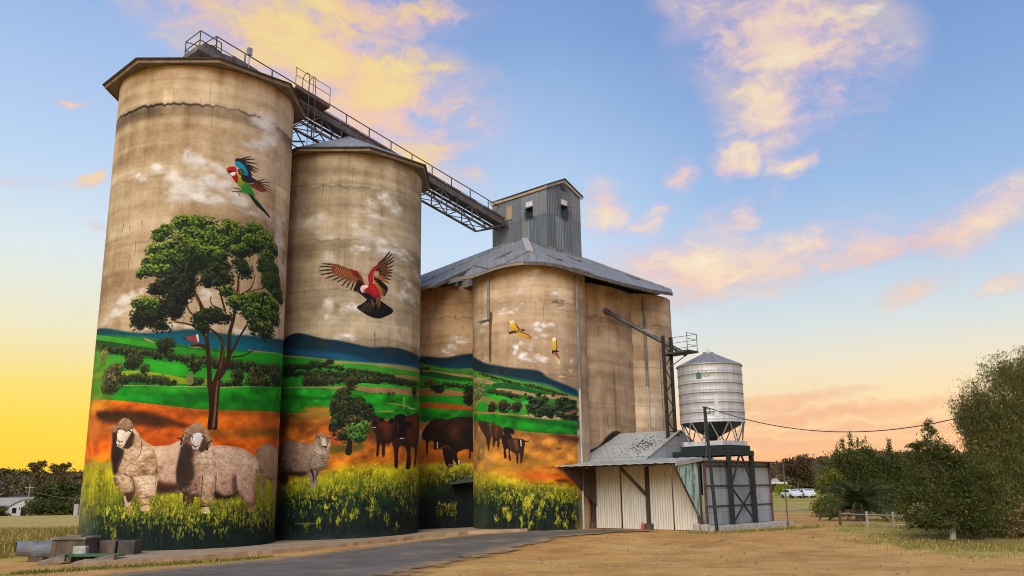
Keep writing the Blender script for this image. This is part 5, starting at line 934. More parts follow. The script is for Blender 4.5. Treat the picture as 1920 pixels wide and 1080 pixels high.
def paint_binB(w):
 w.cloud([(-1.35,12.14,0.31,0.23),(-0.63,12.08,0.35,0.23),(-0.98,11.82,0.36,0.17),(-1.48,11.8,0.38,0.14),(-0.34,12.3,0.23,0.15)],a=0.8)
 w.cloud([(0.38,11.13,0.29,0.23),(0.73,11.08,0.35,0.23),(0.49,10.9,0.34,0.23),(1.33,11.1,0.38,0.21),(1.77,10.9,0.41,0.23),(0.83,10.51,0.35,0.14),(0.37,10.39,0.34,0.13)],a=1.0,col=(232, 228, 226))
 w.cloud([(-0.43,10.12,0.34,0.20),(-0.66,9.84,0.34,0.26),(-0.9,9.63,0.23,0.17),(-0.21,9.49,0.46,0.29),(0.01,9.2,0.51,0.21),(0.69,9.2,0.35,0.21),(-0.5,9.33,0.34,0.21),(0.02,9.82,0.34,0.23),(0.46,9.37,0.34,0.23)],a=1.0,col=(232, 228, 226))
 w.cloud([(-2.94,11.47,0.47,0.24),(-3.27,11.05,0.43,0.24),(-2.77,9.52,0.37,0.18),(-2.96,9.36,0.30,0.09),(2.52,9.12,0.25,0.29),(2.42,8.72,0.19,0.15),(1.83,8.34,0.27,0.07),(1.89,8.09,0.27,0.07),(-0.73,9.03,0.23,0.06)],a=0.7)
 w.cloud([(0.34,14.04,0.42,0.30),(0.25,13.78,0.32,0.17),(-0.5,13.05,0.33,0.30),(1.43,12.91,0.36,0.17),(-2.87,11.39,0.56,0.42)],a=0.8)
 w.poly([(-2.49,12.02),(-2.23,12),(-2.2,11.71),(-2.27,11.02),(-2.3,9.98),(-2.34,9.29),(-2.46,9.31),(-2.47,10.46),(-2.47,11.51)],(84, 56, 36),soft=0.03,a=0.75)
 w.poly([(-4.43,9.03),(-0.92,8.28),(2.88,7.33),(2.86,6.48),(-4.77,6.71)],(40, 122, 40),sm=0,tex=0.3)
 w.poly([(-4.64,9.8),(-3.54,9.5),(-2.78,9.2),(-2.2,9.05),(-1.52,8.91),(-0.79,8.77),(-0,8.68),(0.56,8.56),(0.9,8.29),(1.37,8.09),(2.02,7.9),(2.91,7.63),(2.9,7.33),(2.01,7.47),(1.24,7.78),(0.21,8.02),(-0.8,8.22),(-1.92,8.48),(-4.67,9.12)],(26, 44, 50),(16, 54, 74),soft=0.05)
 w.poly([(-2.6,8.63),(-0.8,8.22),(0.21,8.05),(1.24,7.82),(2.01,7.59),(2.9,7.44),(2.9,7.32),(2.01,7.47),(1.24,7.75),(0.21,7.98),(-0.8,8.16),(-1.92,8.43)],(14, 82, 110),soft=0.05,a=0.8)
 w.poly([(-2.28,8.83),(-1.78,8.73),(-1.99,8.6)],(92, 60, 48),soft=0.1,a=0.7)
 w.poly([(-1.46,8.62),(-1.15,8.56),(-1.27,8.44)],(92, 60, 48),soft=0.1,a=0.7)
 w.poly([(-4.67,9.06),(-1.92,8.43),(-0.8,8.13),(0.21,7.95),(1.24,7.71),(2.01,7.47),(2.9,7.3),(2.89,7.13),(1.73,7.27),(0.76,7.58),(-0.46,7.87),(-1.85,8.17),(-4.68,8.79)],(96, 150, 56),(66, 130, 44))
 w.leaves([(-3.33,8.73,0.23,0.04),(-3.08,8.66,0.15,0.04),(-2.98,8.63,0.11,0.05),(-2.77,8.56,0.14,0.05),(-2.67,8.52,0.16,0.06),(-2.51,8.48,0.12,0.04),(-2.36,8.45,0.09,0.04),(-2.29,8.41,0.14,0.05),(-2.17,8.36,0.12,0.06),(-2.04,8.34,0.11,0.05),(-1.93,8.3,0.08,0.05),(-1.84,8.26,0.08,0.05),(-1.69,8.24,0.10,0.06),(-1.58,8.2,0.11,0.05),(-1.49,8.16,0.09,0.05),(-1.4,8.13,0.12,0.06),(-1.3,8.12,0.08,0.04),(-1.19,8.07,0.09,0.06),(-1.11,8.07,0.08,0.06),(-1.01,8.01,0.10,0.06),(-0.92,8.01,0.10,0.04),(-0.84,7.98,0.08,0.04),(-0.72,7.94,0.10,0.06),(-0.66,7.92,0.07,0.05),(-0.57,7.89,0.10,0.05)],(20, 28, 16),(44, 54, 28),(84, 92, 48),size=0.062)
 w.leaves([(-0.22,7.85,0.11,0.07),(-0.13,7.79,0.12,0.06),(0.01,7.81,0.10,0.08),(0.09,7.79,0.09,0.08),(0.18,7.78,0.08,0.08),(0.33,7.73,0.10,0.07),(0.41,7.72,0.07,0.08),(0.55,7.69,0.09,0.06),(0.63,7.63,0.07,0.07),(0.78,7.6,0.08,0.08),(0.9,7.58,0.12,0.05),(1,7.53,0.11,0.06),(1.08,7.54,0.09,0.08),(1.19,7.5,0.11,0.08),(1.3,7.45,0.12,0.08),(1.43,7.44,0.11,0.07),(1.53,7.38,0.12,0.05),(1.65,7.38,0.14,0.06),(1.79,7.37,0.11,0.09),(1.94,7.35,0.11,0.06),(2.05,7.33,0.09,0.06)],(20, 28, 16),(44, 54, 28),(84, 92, 48),size=0.062)
 w.poly([(-4.68,8.65),(-2.88,8.38),(-2.07,8.1),(-1.34,7.99),(-2.07,7.96),(-4.69,8.41)],(166, 138, 100))
 w.poly([(-2.21,8.03),(-1.28,7.99),(-0.35,7.75),(0.42,7.52),(1.73,7.29),(2.9,7.3),(2.89,7.27),(1.35,7.2),(0.2,7.38),(-0.81,7.6),(-1.93,7.75)],(28, 92, 44))
 w.poly([(-1.93,7.75),(-0.81,7.6),(0.2,7.38),(0.99,7.33),(2.89,7.27),(2.89,7.13),(1.34,7.09),(0.19,7.22),(-0.93,7.41),(-1.79,7.57)],(170, 134, 98))
 w.leaves([(-2.5,7.63,0.19,0.12),(-2.28,7.59,0.18,0.14),(-2.07,7.59,0.13,0.14),(-1.88,7.51,0.16,0.14),(-1.66,7.49,0.17,0.14),(-1.45,7.43,0.18,0.15),(-1.28,7.39,0.17,0.13),(-1.1,7.3,0.10,0.10),(-0.95,7.3,0.16,0.08),(-0.76,7.27,0.11,0.09),(-0.61,7.2,0.10,0.08)],(20, 28, 16),(44, 54, 28),(84, 92, 48),size=0.062)
 w.leaves([(-1.23,7.32,0.30,0.21),(-0.28,7.36,0.07,0.07),(0.45,7.33,0.18,0.14),(1.22,7.33,0.09,0.09)],(20, 28, 16),(44, 54, 28),(84, 92, 48),size=0.062)
 w.poly([(-2.62,7.41),(-1.54,7.31),(-0.82,7.02),(-0.03,6.97),(-0.03,6.81),(-0.93,6.89),(-2.54,7.15)],(50, 158, 44))
 w.poly([(-4.72,7.62),(-2.98,7.42),(-1.54,6.97),(-0.04,6.75),(0.18,6.47),(-4.76,6.77)],(160, 128, 84),(90, 130, 50))
 w.poly([(-3.56,7.07),(-2.71,7.02),(-2.46,6.53),(-3.57,6.61)],(40, 150, 40))
 w.leaves([(-3.55,7.99,0.86,0.36),(-3.7,7.6,0.76,0.36)],(84, 92, 50),(116, 124, 76),(146, 150, 104),size=0.09)
 w.poly([(-4.4,6.84),(-2.74,6.76),(-0.23,6.57),(-0.11,6.26),(-2.36,6.35),(-4.41,6.57)],(52, 140, 40))
 w.leaves([(-2.27,6.73,0.32,0.29),(-1.49,6.75,0.36,0.37),(-0.77,6.71,0.31,0.33)],(24, 26, 14),(52, 50, 30),(86, 78, 50),size=0.062)
 w.leaves([(-0.03,7.14,0.22,0.15),(0.19,6.91,0.33,0.23),(-0.04,6.69,0.26,0.17),(0.64,6.91,0.34,0.23),(0.4,6.58,0.33,0.21),(0.97,6.64,0.35,0.23),(1.71,6.76,0.47,0.29),(1.33,6.53,0.30,0.23),(2.26,6.56,0.38,0.23),(1.86,7.05,0.48,0.17),(2.43,6.96,0.40,0.17),(0.75,7.13,0.23,0.15)],(12, 22, 16),(34, 52, 26),(82, 106, 52),size=0.062,dens=40)
 w.leaves([(0.15,6.5,0.32,0.26),(0.53,6.38,0.32,0.26),(0.4,6.19,0.26,0.10),(1.05,6.38,0.40,0.30),(1.61,6.26,0.37,0.20),(2.33,6.54,0.63,0.33),(2.59,6.23,0.39,0.20),(2.06,6.21,0.49,0.16)],(12, 20, 16),(32, 48, 26),(78, 100, 52),size=0.062,dens=40)
 w.poly([(1.99,6.4),(2.81,6.63),(2.91,6.51),(2.07,6.24)],(160, 110, 72),soft=0.05,a=0.7)
 w.poly([(-4.41,6.71),(-2.02,6.46),(-0.49,6.24),(0.65,6.06),(2.31,6.02),(2.31,5.98),(0.65,6.01),(-0.62,6.17),(-4.41,6.57)],(168, 120, 72),sm=0)
 w.poly([(1.75,6.06),(2.89,6.18),(2.86,5.54),(1.74,5.82)],(22, 34, 30),soft=0.05,a=0.8)
 w.poly([(-4.41,6.57),(-2.02,6.38),(-0.49,6.16),(0.65,6.01),(2.88,5.96),(2.84,5.23),(1.29,5.25),(-0.12,5.35),(-1.65,5.62),(-4.42,6.11)],(34, 146, 30),(22, 116, 28),sm=0,tex=0.35)
 w.poly([(-1.28,6.2),(0.65,5.97),(2.86,5.67),(2.86,5.54),(0.64,5.81),(-0.75,6.02)],(14, 62, 36),soft=0.1,a=0.8)
 w.poly([(-4.42,6.18),(-1.65,5.62),(-0.12,5.35),(1.29,5.25),(2.84,5.18),(2.7,2.29),(-4.93,2.35)],(176, 126, 70),(196, 120, 30),sm=0,tex=0.4)
 w.poly([(0.76,5.25),(2.84,5.15),(2.82,4.81),(1.57,4.98)],(64, 36, 18),soft=0.12,a=0.9)
 w.poly([(-0.33,4.58),(0.37,4.6),(1.14,4.38),(0.36,4.44)],(92, 72, 34),soft=0.08,a=0.7)
 w.poly([(-0.4,4.15),(0.6,3.86),(1.26,3.92),(0.73,3.71),(-0.34,3.91)],(96, 84, 34),soft=0.12,a=0.7)
 w.poly([(1.28,4.51),(1.7,4.54),(1.55,4.39)],(80, 50, 28),soft=0.06,a=0.8)
 w.poly([(-2.98,3.85),(-0.66,3.73),(0.35,3.65),(-0.53,3.39),(-2.57,3.53)],(150, 120, 44),soft=0.16,a=0.6)
 w.poly([(-0.79,3.18),(0.34,3.22),(2.46,3.09),(2.63,2.78),(0.84,2.79),(-0.54,2.93)],(212, 96, 18),soft=0.16,a=0.85)
 w.poly([(0.53,3.53),(1.25,3.55),(1.25,3.46),(0.59,3.45)],(140, 64, 18),soft=0.06,a=0.7)
 w.poly([(1.23,2.85),(1.8,2.88),(2.19,2.78),(1.5,2.73)],(70, 34, 14),soft=0.05,a=0.85)
 w.poly([(0.77,2.7),(1.16,2.7),(0.96,2.61)],(96, 50, 14),soft=0.05,a=0.7)
 w.poly([(0.97,3.16),(1.52,3.17),(1.37,3.08)],(120, 60, 14),soft=0.05,a=0.7)
 w.poly([(-4.48,3.38),(-2.48,3.27),(-1.19,3.06),(-0.04,2.74),(2.71,2.47),(2.69,1.92),(-4.97,2.23)],(190, 164, 24),(150, 140, 26),soft=0.25,sm=0,tex=0.4)
 w.poly([(-4.89,2.55),(-1.61,2.52),(-0.18,2.32),(2.7,2.22),(2.61,0.16),(-4.97,0.09)],(60, 78, 28),(14, 34, 28),soft=0.4,sm=0,tex=0.5)
 w.poly([(-4.97,1.84),(-0.68,1.91),(2.69,2.04),(2.61,0.16),(-4.97,0.09)],(16, 42, 32),(12, 30, 28),soft=0.5,sm=0,tex=0.4)
 w.poly([(-4.97,1.59),(-2.79,1.55),(-2.42,0.64),(-2.8,0.18),(-4.97,0.09)],(80, 76, 54),soft=0.4,a=0.6)
 w.poly([(-4.71,5.41),(-2.76,4.79),(-2.05,4.01),(-2.4,2.84),(-4.9,2.48)],(180, 150, 96),soft=0.4,a=0.35)
 w.canola([(-4.48,3.38),(-2.49,3.21),(-1.19,2.94),(0.08,2.56),(2.71,2.41)],1.66,0.77,-4.48,2.71,560)
 w.canola([(-2.07,1.98),(-0.06,2.02),(2.6,2.04)],0.94,0.47,-2.07,2.6,90,big=1.15)
 w.canola([(-0.71,0.82),(-0.54,0.82)],0.64,0.56,-0.71,-0.54,6,big=1.8)
 w.canola([(-0.23,0.67),(-0.06,0.67)],0.49,0.41,-0.23,-0.06,6,big=1.8)
 w.canola([(-1.38,1.06),(-1.19,1.06)],0.88,0.8,-1.38,-1.19,6,big=1.8)
 w.canola([(0.21,1.2),(0.38,1.2)],1.02,0.94,0.21,0.38,6,big=1.8)
 w.canola([(1.67,1.93),(1.87,1.92)],1.74,1.66,1.67,1.87,6,big=1.8)
 w.canola([(-1.66,1.39),(-1.46,1.39)],1.21,1.13,-1.66,-1.46,6,big=1.8)
 w.canola([(-0.52,1.75),(-0.35,1.75)],1.57,1.48,-0.52,-0.35,6,big=1.8)
 w.canola([(0.44,1.62),(0.61,1.61)],1.44,1.35,0.44,0.61,6,big=1.8)
 w.canola([(1.25,0.88),(1.44,0.88)],0.7,0.62,1.25,1.44,6,big=1.8)
 w.canola([(1.7,0.63),(1.91,0.63)],0.45,0.37,1.7,1.91,6,big=1.8)
 w.canola([(2.29,0.92),(2.54,0.91)],0.73,0.65,2.29,2.54,6,big=1.8)
 w.canola([(-0.21,1.75),(-0.04,1.74)],1.56,1.48,-0.21,-0.04,6,big=1.8)
 w.canola([(-2.16,0.88),(-1.94,0.88)],0.7,0.62,-2.16,-1.94,6,big=1.8)
 w.stroke([(1.67,0.93),(2.28,0.91)],0.032,0.026,(90, 96, 84),a=0.8)
 w.poly([(-3.99,5.59),(-3.19,5.61),(-2.85,5.36),(-2.88,4.79),(-2.98,4.01),(-3.09,4.01),(-3.14,4.61),(-3.4,4.56),(-3.45,4.05),(-3.63,4.06),(-3.71,4.83)],(150, 116, 80),(130, 100, 66),soft=0.04,a=0.8)
 w.poly([(-4.24,6.17),(-3.61,5.99),(-3.79,5.29),(-4.26,5.05)],(130, 90, 60),soft=0.05,a=0.8)
 w.poly([(-3.53,6.05),(-2.96,6.04),(-2.46,5.91),(-2.28,5.59),(-2.33,5.21),(-2.47,4.84),(-2.56,4.4),(-2.68,4.78),(-2.86,5.24),(-3.32,5.65)],(76, 48, 32),(58, 38, 26),soft=0.02)
 w.stroke([(-2.46,5.85),(-2.37,5.34)],0.091,0.052,(150, 116, 96),a=0.6)
 w.poly([(-2.32,5.78),(-2.15,5.99),(-2.07,5.8),(-1.8,5.75),(-1.56,5.55),(-1.6,5.11),(-1.77,5),(-1.81,4.62),(-1.92,4.63),(-1.96,4.94),(-2.08,4.88),(-2.14,4.64),(-2.24,4.7),(-2.27,5.21)],(92, 52, 32),(50, 30, 22),soft=0.02)
 w.stroke([(-1.99,5.57),(-2.04,5.2)],0.168,0.090,(128, 80, 50),a=0.6)
 w.poly([(-1.56,5.55),(-1.29,5.65),(-0.95,5.5),(-0.93,5.25),(-1.16,5.29),(-1.09,5.07),(-1.37,5.11)],(30, 22, 18))
 w.poly([(-1.64,5.17),(-1.29,5.35),(-1.09,5.22),(-1.06,4.91),(-1.17,4.42),(-1.14,3.92),(-1.23,3.92),(-1.27,4.48),(-1.41,4.42),(-1.38,4.05),(-1.51,4.05),(-1.55,4.55),(-1.64,4.87)],(42, 26, 20),(30, 20, 16),soft=0.02)
 w.poly([(-1.3,4.92),(-1.03,5.04),(-0.64,5.02),(-0.38,4.92),(-0.39,4.64),(-0.42,4.28),(-0.53,3.76),(-0.6,3.76),(-0.62,4.16),(-0.71,4.22),(-0.72,3.76),(-0.81,3.79),(-0.85,4.22),(-1.1,4.35),(-1.24,4.67)],(78, 48, 32),(44, 28, 20),soft=0.02)
 w.stroke([(-0.86,4.9),(-0.77,4.47)],0.191,0.115,(132, 88, 58),a=0.6)
 w.poly([(-0.7,4.9),(-0.48,4.99),(-0.35,4.83),(-0.39,4.52),(-0.52,4.31),(-0.64,4.53)],(36, 24, 18))
 w.stroke([(-0.57,4.93),(-0.55,4.62)],0.057,0.045,(214, 204, 192))
 w.stroke([(-0.43,4.89),(-0.16,4.84)],0.096,0.038,(36, 24, 20))
 w.stroke([(-0.19,4.86),(-0.13,4.9)],0.032,0.019,(60, 40, 30))
 w.stroke([(-0.64,4.48),(-0.49,4.45)],0.064,0.051,(60, 44, 40))
 w.poly([(-1.11,11.42),(-0.96,11.32),(-0.76,11.19),(-0.59,10.93),(-0.65,10.84),(-0.88,10.83),(-1.03,11.01)],(214, 178, 66),(196, 140, 40))
 w.stroke([(-1.05,11.29),(-1.1,11.45)],0.045,0.017,(236, 230, 210))
 w.stroke([(-0.98,11.28),(-1.03,11.44)],0.045,0.017,(236, 230, 210))
 w.stroke([(-0.9,11.28),(-0.94,11.44)],0.045,0.017,(236, 230, 210))
 w.stroke([(-0.83,11.27),(-0.87,11.43)],0.045,0.017,(236, 230, 210))
 w.stroke([(-0.76,11.19),(-0.56,10.9)],0.045,0.079,(70, 46, 26))
 w.poly([(-0.88,10.83),(-0.65,10.87),(-0.36,10.9),(-0.27,10.83),(-0.42,10.75),(-0.71,10.67),(-0.88,10.71)],(170, 140, 100),(110, 80, 50))
 w.stroke([(-1.09,10.72),(-0.82,10.78)],0.125,0.102,(50, 34, 26))
 w.stroke([(-0.39,10.86),(-0.27,10.82)],0.124,0.079,(84, 66, 44))
 w.poly([(-0.71,10.69),(-0.42,10.72),(-0.08,10.59),(0.11,10.39),(-0,10.32),(-0.31,10.43),(-0.59,10.55)],(214, 170, 64),(170, 116, 40))
 w.stroke([(-0.47,10.72),(-0.14,10.61),(0.11,10.4)],0.045,0.034,(60, 38, 22))
 w.poly([(1.24,10.32),(1.4,10.45),(1.51,10.34),(1.56,10.03),(1.51,9.71),(1.32,9.73),(1.25,10.01)],(222, 190, 80),(206, 150, 40))
 w.poly([(1.26,10.35),(1.4,10.46),(1.49,10.34),(1.36,10.24)],(238, 228, 190))
 w.stroke([(1.51,10.31),(1.55,9.97),(1.49,9.74)],0.040,0.057,(60, 40, 24))
 w.poly([(1.2,9.72),(1.41,9.74),(1.7,9.72),(1.41,9.61),(1.22,9.55)],(50, 36, 30))
 w.poly([(1.29,9.59),(1.54,9.63),(1.66,9.35),(1.72,9.12),(1.68,8.98),(1.52,9.17),(1.4,9.39)],(150, 96, 54),(222, 206, 180))
 w.stroke([(1.5,9.6),(1.66,9.29)],0.068,0.045,(64, 38, 28))
 w.stroke([(1.2,9.72),(1.21,9.55)],0.040,0.023,(226, 214, 190))
 w.stroke([(1.22,12.36),(1.37,12.38)],0.021,0.021,(26, 38, 58),a=0.95)
 w.stroke([(1.39,12.55),(1.36,12.36)],0.021,0.021,(26, 38, 58),a=0.95)
 w.stroke([(1.5,12.57),(1.47,12.38)],0.021,0.021,(26, 38, 58),a=0.95)
 w.stroke([(1.36,12.44),(1.51,12.47)],0.021,0.021,(26, 38, 58),a=0.95)
 w.stroke([(1.64,12.58),(1.54,12.56),(1.52,12.41),(1.63,12.42)],0.021,0.021,(26, 38, 58),a=0.95)
 w.stroke([(1.54,12.48),(1.62,12.5)],0.021,0.021,(26, 38, 58),a=0.95)
 w.stroke([(1.76,12.6),(1.67,12.58),(1.65,12.42),(1.75,12.44)],0.021,0.021,(26, 38, 58),a=0.95)
 w.stroke([(1.66,12.5),(1.75,12.52)],0.021,0.021,(26, 38, 58),a=0.95)
 w.stroke([(1.88,12.61),(1.8,12.58),(1.81,12.53),(1.86,12.51),(1.83,12.46),(1.76,12.44)],0.021,0.021,(26, 38, 58),a=0.95)
 w.stroke([(1.98,12.61),(1.91,12.58),(1.88,12.5),(1.91,12.45),(1.97,12.48)],0.021,0.021,(26, 38, 58),a=0.95)
 w.stroke([(2.06,12.62),(2.01,12.59),(2,12.5),(2.03,12.47),(2.08,12.53),(2.09,12.6),(2.06,12.62)],0.021,0.021,(26, 38, 58),a=0.95)
 w.stroke([(2.08,12.58),(2.17,12.6)],0.021,0.021,(26, 38, 58),a=0.95)
 w.stroke([(1.56,12.34),(1.82,12.38),(2.09,12.4)],0.017,0.017,(26, 38, 58),a=0.95)
 w.stroke([(1.64,12.28),(1.68,12.31),(1.7,12.28),(1.64,12.19),(1.7,12.21)],0.016,0.016,(26, 38, 58),a=0.95)
 w.stroke([(1.77,12.31),(1.72,12.26),(1.74,12.21),(1.79,12.24),(1.79,12.3),(1.76,12.31)],0.016,0.016,(26, 38, 58),a=0.95)
 w.stroke([(1.83,12.3),(1.86,12.32),(1.83,12.22)],0.016,0.016,(26, 38, 58),a=0.95)
 w.stroke([(1.94,12.32),(1.9,12.32),(1.88,12.28),(1.92,12.27),(1.94,12.32),(1.92,12.23)],0.016,0.016,(26, 38, 58),a=0.95)
 w.stroke([(1.93,12.33),(2.07,12.36)],0.016,0.016,(26, 38, 58),a=0.95)

CONC = {'silo1': ((128, 101, 70), (176, 149, 112), (206, 182, 148)), 'silo2': ((122, 104, 78), (166, 147, 116), (198, 179, 148)),
        'binA': ((124, 93, 64), (170, 134, 96), (198, 164, 124)), 'binB': ((134, 109, 83), (178, 148, 115), (204, 177, 144))}
def make_wall(n):
    r, z1, seed, joints = {'silo1': (4.2, 21.83, 3, ((19.88, .9), (16.4, .15))), 'silo2': (4.2, 19.86, 5, ((18.0, .30), (15.1, .25), (12.4, .25), (10.0, .2))),
                           'binA': (3.3, 14.3, 7, ((12.4, .2), (9.5, .2))), 'binB': (3.3, 14.5, 9, ((12.5, .2),))}[n]
    w = Wall(2 * math.pi * r, 0., z1, seed)
    w.concrete(CONC[n], joints)
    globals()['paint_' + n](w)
    return w

# ---------------------------------------------------------------- site layout
# The store stands square to the axes A (away along the silo row) and F (towards the yard).
O = Vector((.98, 50.2, 0)); a44 = math.radians(44)
A = Vector((math.sin(a44), math.cos(a44), 0)); F = Vector((math.cos(a44), -math.sin(a44), 0)); UP = Vector((0, 0, 1))
def P(a, b, z=0.): return O + A * a + F * b + UP * z
AX = (A, F, UP)
def sm(x, a, b):
    t = np.clip((x - a) / (b - a), 0, 1); return t * t * (3 - 2 * t)
def gz(x, y):
    """height of the ground"""
    x = np.asarray(x, float); y = np.asarray(y, float)
    z = .28 * sm(x, -11, 3) * sm(y, 30, 42)
    z = z - 2.3 * sm(-x, 34, 60) * sm(y, 108, 150)
    z = z + .5 * sm(x, 40, 70) * sm(y, 120, 200)
    return z
def G(x, y, dz=0.): return Vector((x, y, float(gz(x, y)) + dz))

# ---------------------------------------------------------------- materials in use
def wall_mat(name, img):
    m = Mat(name); t = m.node('ShaderNodeTexImage', image=img, interpolation='Linear'); t.extension = 'EXTEND'
    uv = m.node('ShaderNodeUVMap'); m.l(uv.outputs[0], t.inputs[0]); m.color(t.outputs[0]).set(Roughness=.86, Specular_IOR_Level=.25)
    f = m.math('ADD', m.noise(26, 5), m.math('MULTIPLY', m.noise(3, 4, stretch=(1, 1, .3)), .8))
    return m.bump(f, .22, .02).m
def sheet_mat(name, c_dark, c_mid, c_light, rust=.25, pitch=.16, metal=.35, rough=.5, sheet=(2.2, .78), tint=.3, wave=.5, axis=None):
    """corrugated iron in sheets: ribs, laps, streaks and rust"""
    m = Mat(name); u = m.dot(axis or (A + F)); z = m.dot((0, 0, 1))
    cxy = m.node('ShaderNodeCombineXYZ'); m.l(u, cxy.inputs[0]); m.l(z, cxy.inputs[1])
    br = m.node('ShaderNodeTexBrick'); br.offset = 0.; br.inputs['Scale'].default_value = 1; br.inputs['Brick Width'].default_value = sheet[1]; br.inputs['Row Height'].default_value = sheet[0]
    br.inputs['Mortar Size'].default_value = .012; br.inputs['Color1'].default_value = (.0, .0, .0, 1); br.inputs['Color2'].default_value = (1, 1, 1, 1); br.inputs['Mortar'].default_value = (.5, .5, .5, 1); br.inputs['Bias'].default_value = 0
    m.l(cxy.outputs[0], br.inputs[0])
    st = m.noise(1.2, 6, .65, vec=cxy.outputs[0], stretch=(5, .35, 1)); bl = m.noise(.5, 4)
    base = m.ramp(st, [(.25, c_dark), (.5, c_mid), (.75, c_light)])
    base = m.mix(tint, base, m.ramp(br.outputs['Color'], [(0., c_dark), (.5, c_mid), (1., c_light)]))
    base = m.mix(m.math('MULTIPLY', br.outputs['Fac'], .6), base, tuple(v * .35 for v in c_dark))
    rs = m.math('MULTIPLY', m.ramp(m.math('ADD', m.math('MULTIPLY', m.noise(1.6, 7, .7, vec=cxy.outputs[0], stretch=(3.5, .5, 1)), .7), m.math('MULTIPLY', bl, .3)), [(.5, 0.), (.68, 1.)]), rust)
    base = m.mix(rs, base, (.20, .105, .055))
    m.color(base).set(Roughness=rough, Metallic=metal)
    w = m.math('SINE', m.math('MULTIPLY', u, 6.28318 / pitch))
    return m.bump(w, wave, .02).m
IRON = sheet_mat('weathered_cladding', (.05, .072, .095), (.125, .155, .175), (.30, .30, .275), .55, metal=.0, rough=.7, tint=.5)
ROOF = sheet_mat('roof_iron', (.15, .155, .16), (.235, .24, .24), (.34, .335, .32), .28, metal=.0, rough=.75, sheet=(1.1, .8), tint=.25)
SHEDROOF = sheet_mat('pale_roof_iron', (.30, .30, .28), (.44, .44, .40), (.56, .55, .50), .22, metal=.1, rough=.6, sheet=(.8, .9), tint=.25)
DOOR = sheet_mat('cream_door_iron', (.50, .46, .385), (.61, .57, .49), (.70, .66, .58), .16, metal=.05, rough=.6, sheet=(9, 3.), tint=.1, wave=.2)
GREYWALL = sheet_mat('grey_wall_iron', (.22, .24, .27), (.35, .37, .40), (.48, .50, .52), .16, metal=.2, rough=.5, sheet=(1.15, 1.6), tint=.35, wave=.15)
TIMBER = rough_mat('dark_brown_timber', (.035, .022, .016), (.09, .058, .04), 3, stretch=(1, 1, .15))
FASCIA = rough_mat('eaves_timber', (.16, .12, .08), (.34, .27, .20), 2.2)
SOFFIT = rough_mat('eaves_soffit', (.12, .10, .085), (.24, .20, .16), 2.)
EDGE = rough_mat('dark_roof_edge', (.025, .02, .017), (.07, .058, .05), 3)
STEEL = rough_mat('weathered_gallery_steel', (.03, .027, .026), (.10, .085, .08), 2.5, .7, .0, c3=(.17, .13, .11))
RUSTY = rough_mat('rusty_belt_cover', (.045, .03, .025), (.12, .08, .065), 3, .8, .0, c3=(.22, .17, .155))
GREEN = rough_mat('dark_green_steel', (.004, .009, .009), (.012, .022, .021), 3, .7, 0., bump=.05)
BLACK = rough_mat('black_steel', (.010, .010, .012), (.035, .033, .034), 3, .55)
WHITE = rough_mat('white_painted_steel', (.45, .45, .45), (.66, .66, .65), 2, .5)
GALV = rough_mat('galvanised_strut', (.22, .22, .23), (.42, .42, .43), 4, .45, .5)
CONCRETE = rough_mat('old_concrete', (.07, .055, .042), (.22, .17, .125), 2.4, .9, c3=(.34, .28, .21))
PALECON = rough_mat('pale_concrete', (.30, .27, .23), (.52, .47, .40), 3, .9)
def teal_mat():
    m = Mat('peeling_teal_paint'); f = m.noise(1.6, 7, .72, stretch=(3.2, 3.2, .5))
    m.color(m.mix(m.ramp(f, [(.50, 0.), (.55, 1.)]), m.ramp(m.noise(2, 4), [(.3, (.24, .40, .35)), (.7, (.40, .54, .46))]), m.ramp(m.noise(5, 4), [(.3, (.05, .055, .05)), (.7, (.20, .19, .17))]))).set(Roughness=.8)
    return m.bump(f, .3, .02).m
TEAL = teal_mat()
def tank_mat():
    m = Mat('galvanised_tank'); f = m.noise(.9, 5, .6, stretch=(1, 1, 2)); s2 = m.noise(2.5, 5, .6, stretch=(3, 3, .25))
    c = m.mix(.4, m.ramp(f, [(.3, (.36, .36, .36)), (.7, (.58, .57, .55))]), m.ramp(s2, [(.3, (.34, .34, .35)), (.7, (.76, .74, .70))]))
    z = m.dot((0, 0, 1)); st = m.ramp(m.noise(2., 6, .7, stretch=(4, 4, .3)), [(.58, 0.), (.74, .5)])
    m.color(m.mix(st, c, (.30, .27, .24))).set(Roughness=.55, Metallic=.3)
    return m.bump(m.noise(1.2, 3), .15, .03).m
TANK = tank_mat()
def pane_mat(name, c): 
    m = Mat(name); m.color(m.ramp(m.noise(3), [(.3, tuple(v * .7 for v in c)), (.7, c)])).set(Roughness=.25); return m.m
DARKPANE = pane_mat('dark_opening', (.012, .014, .018))
def flat(name, c, rough=.7): 
    m = Mat(name); m.color(m.ramp(m.noise(6), [(.3, tuple(v * .82 for v in c)), (.7, c)])).set(Roughness=rough); return m.m
def leaf_mat(name, stops, transl=.25):
    m = Mat(name); g = m.node('ShaderNodeNewGeometry'); r = g.outputs['Random Per Island']
    f = m.math('ADD', m.math('MULTIPLY', r, .55), m.math('MULTIPLY', m.noise(.9, 4), .45))
    c = m.ramp(f, stops); m.color(c).set(Roughness=.75, Specular_IOR_Level=.2)
    t = m.node('ShaderNodeBsdfTranslucent'); m.l(c, t.inputs[0]); mx = m.node('ShaderNodeMixShader'); mx.inputs[0].default_value = transl
    m.l(m.b.outputs[0], mx.inputs[1]); m.l(t.outputs[0], mx.inputs[2]); m.l(mx.outputs[0], m.n['Material Output'].inputs[0]); return m.m
BARK = rough_mat('bark', (.05, .035, .025), (.14, .10, .07), 4, .9)

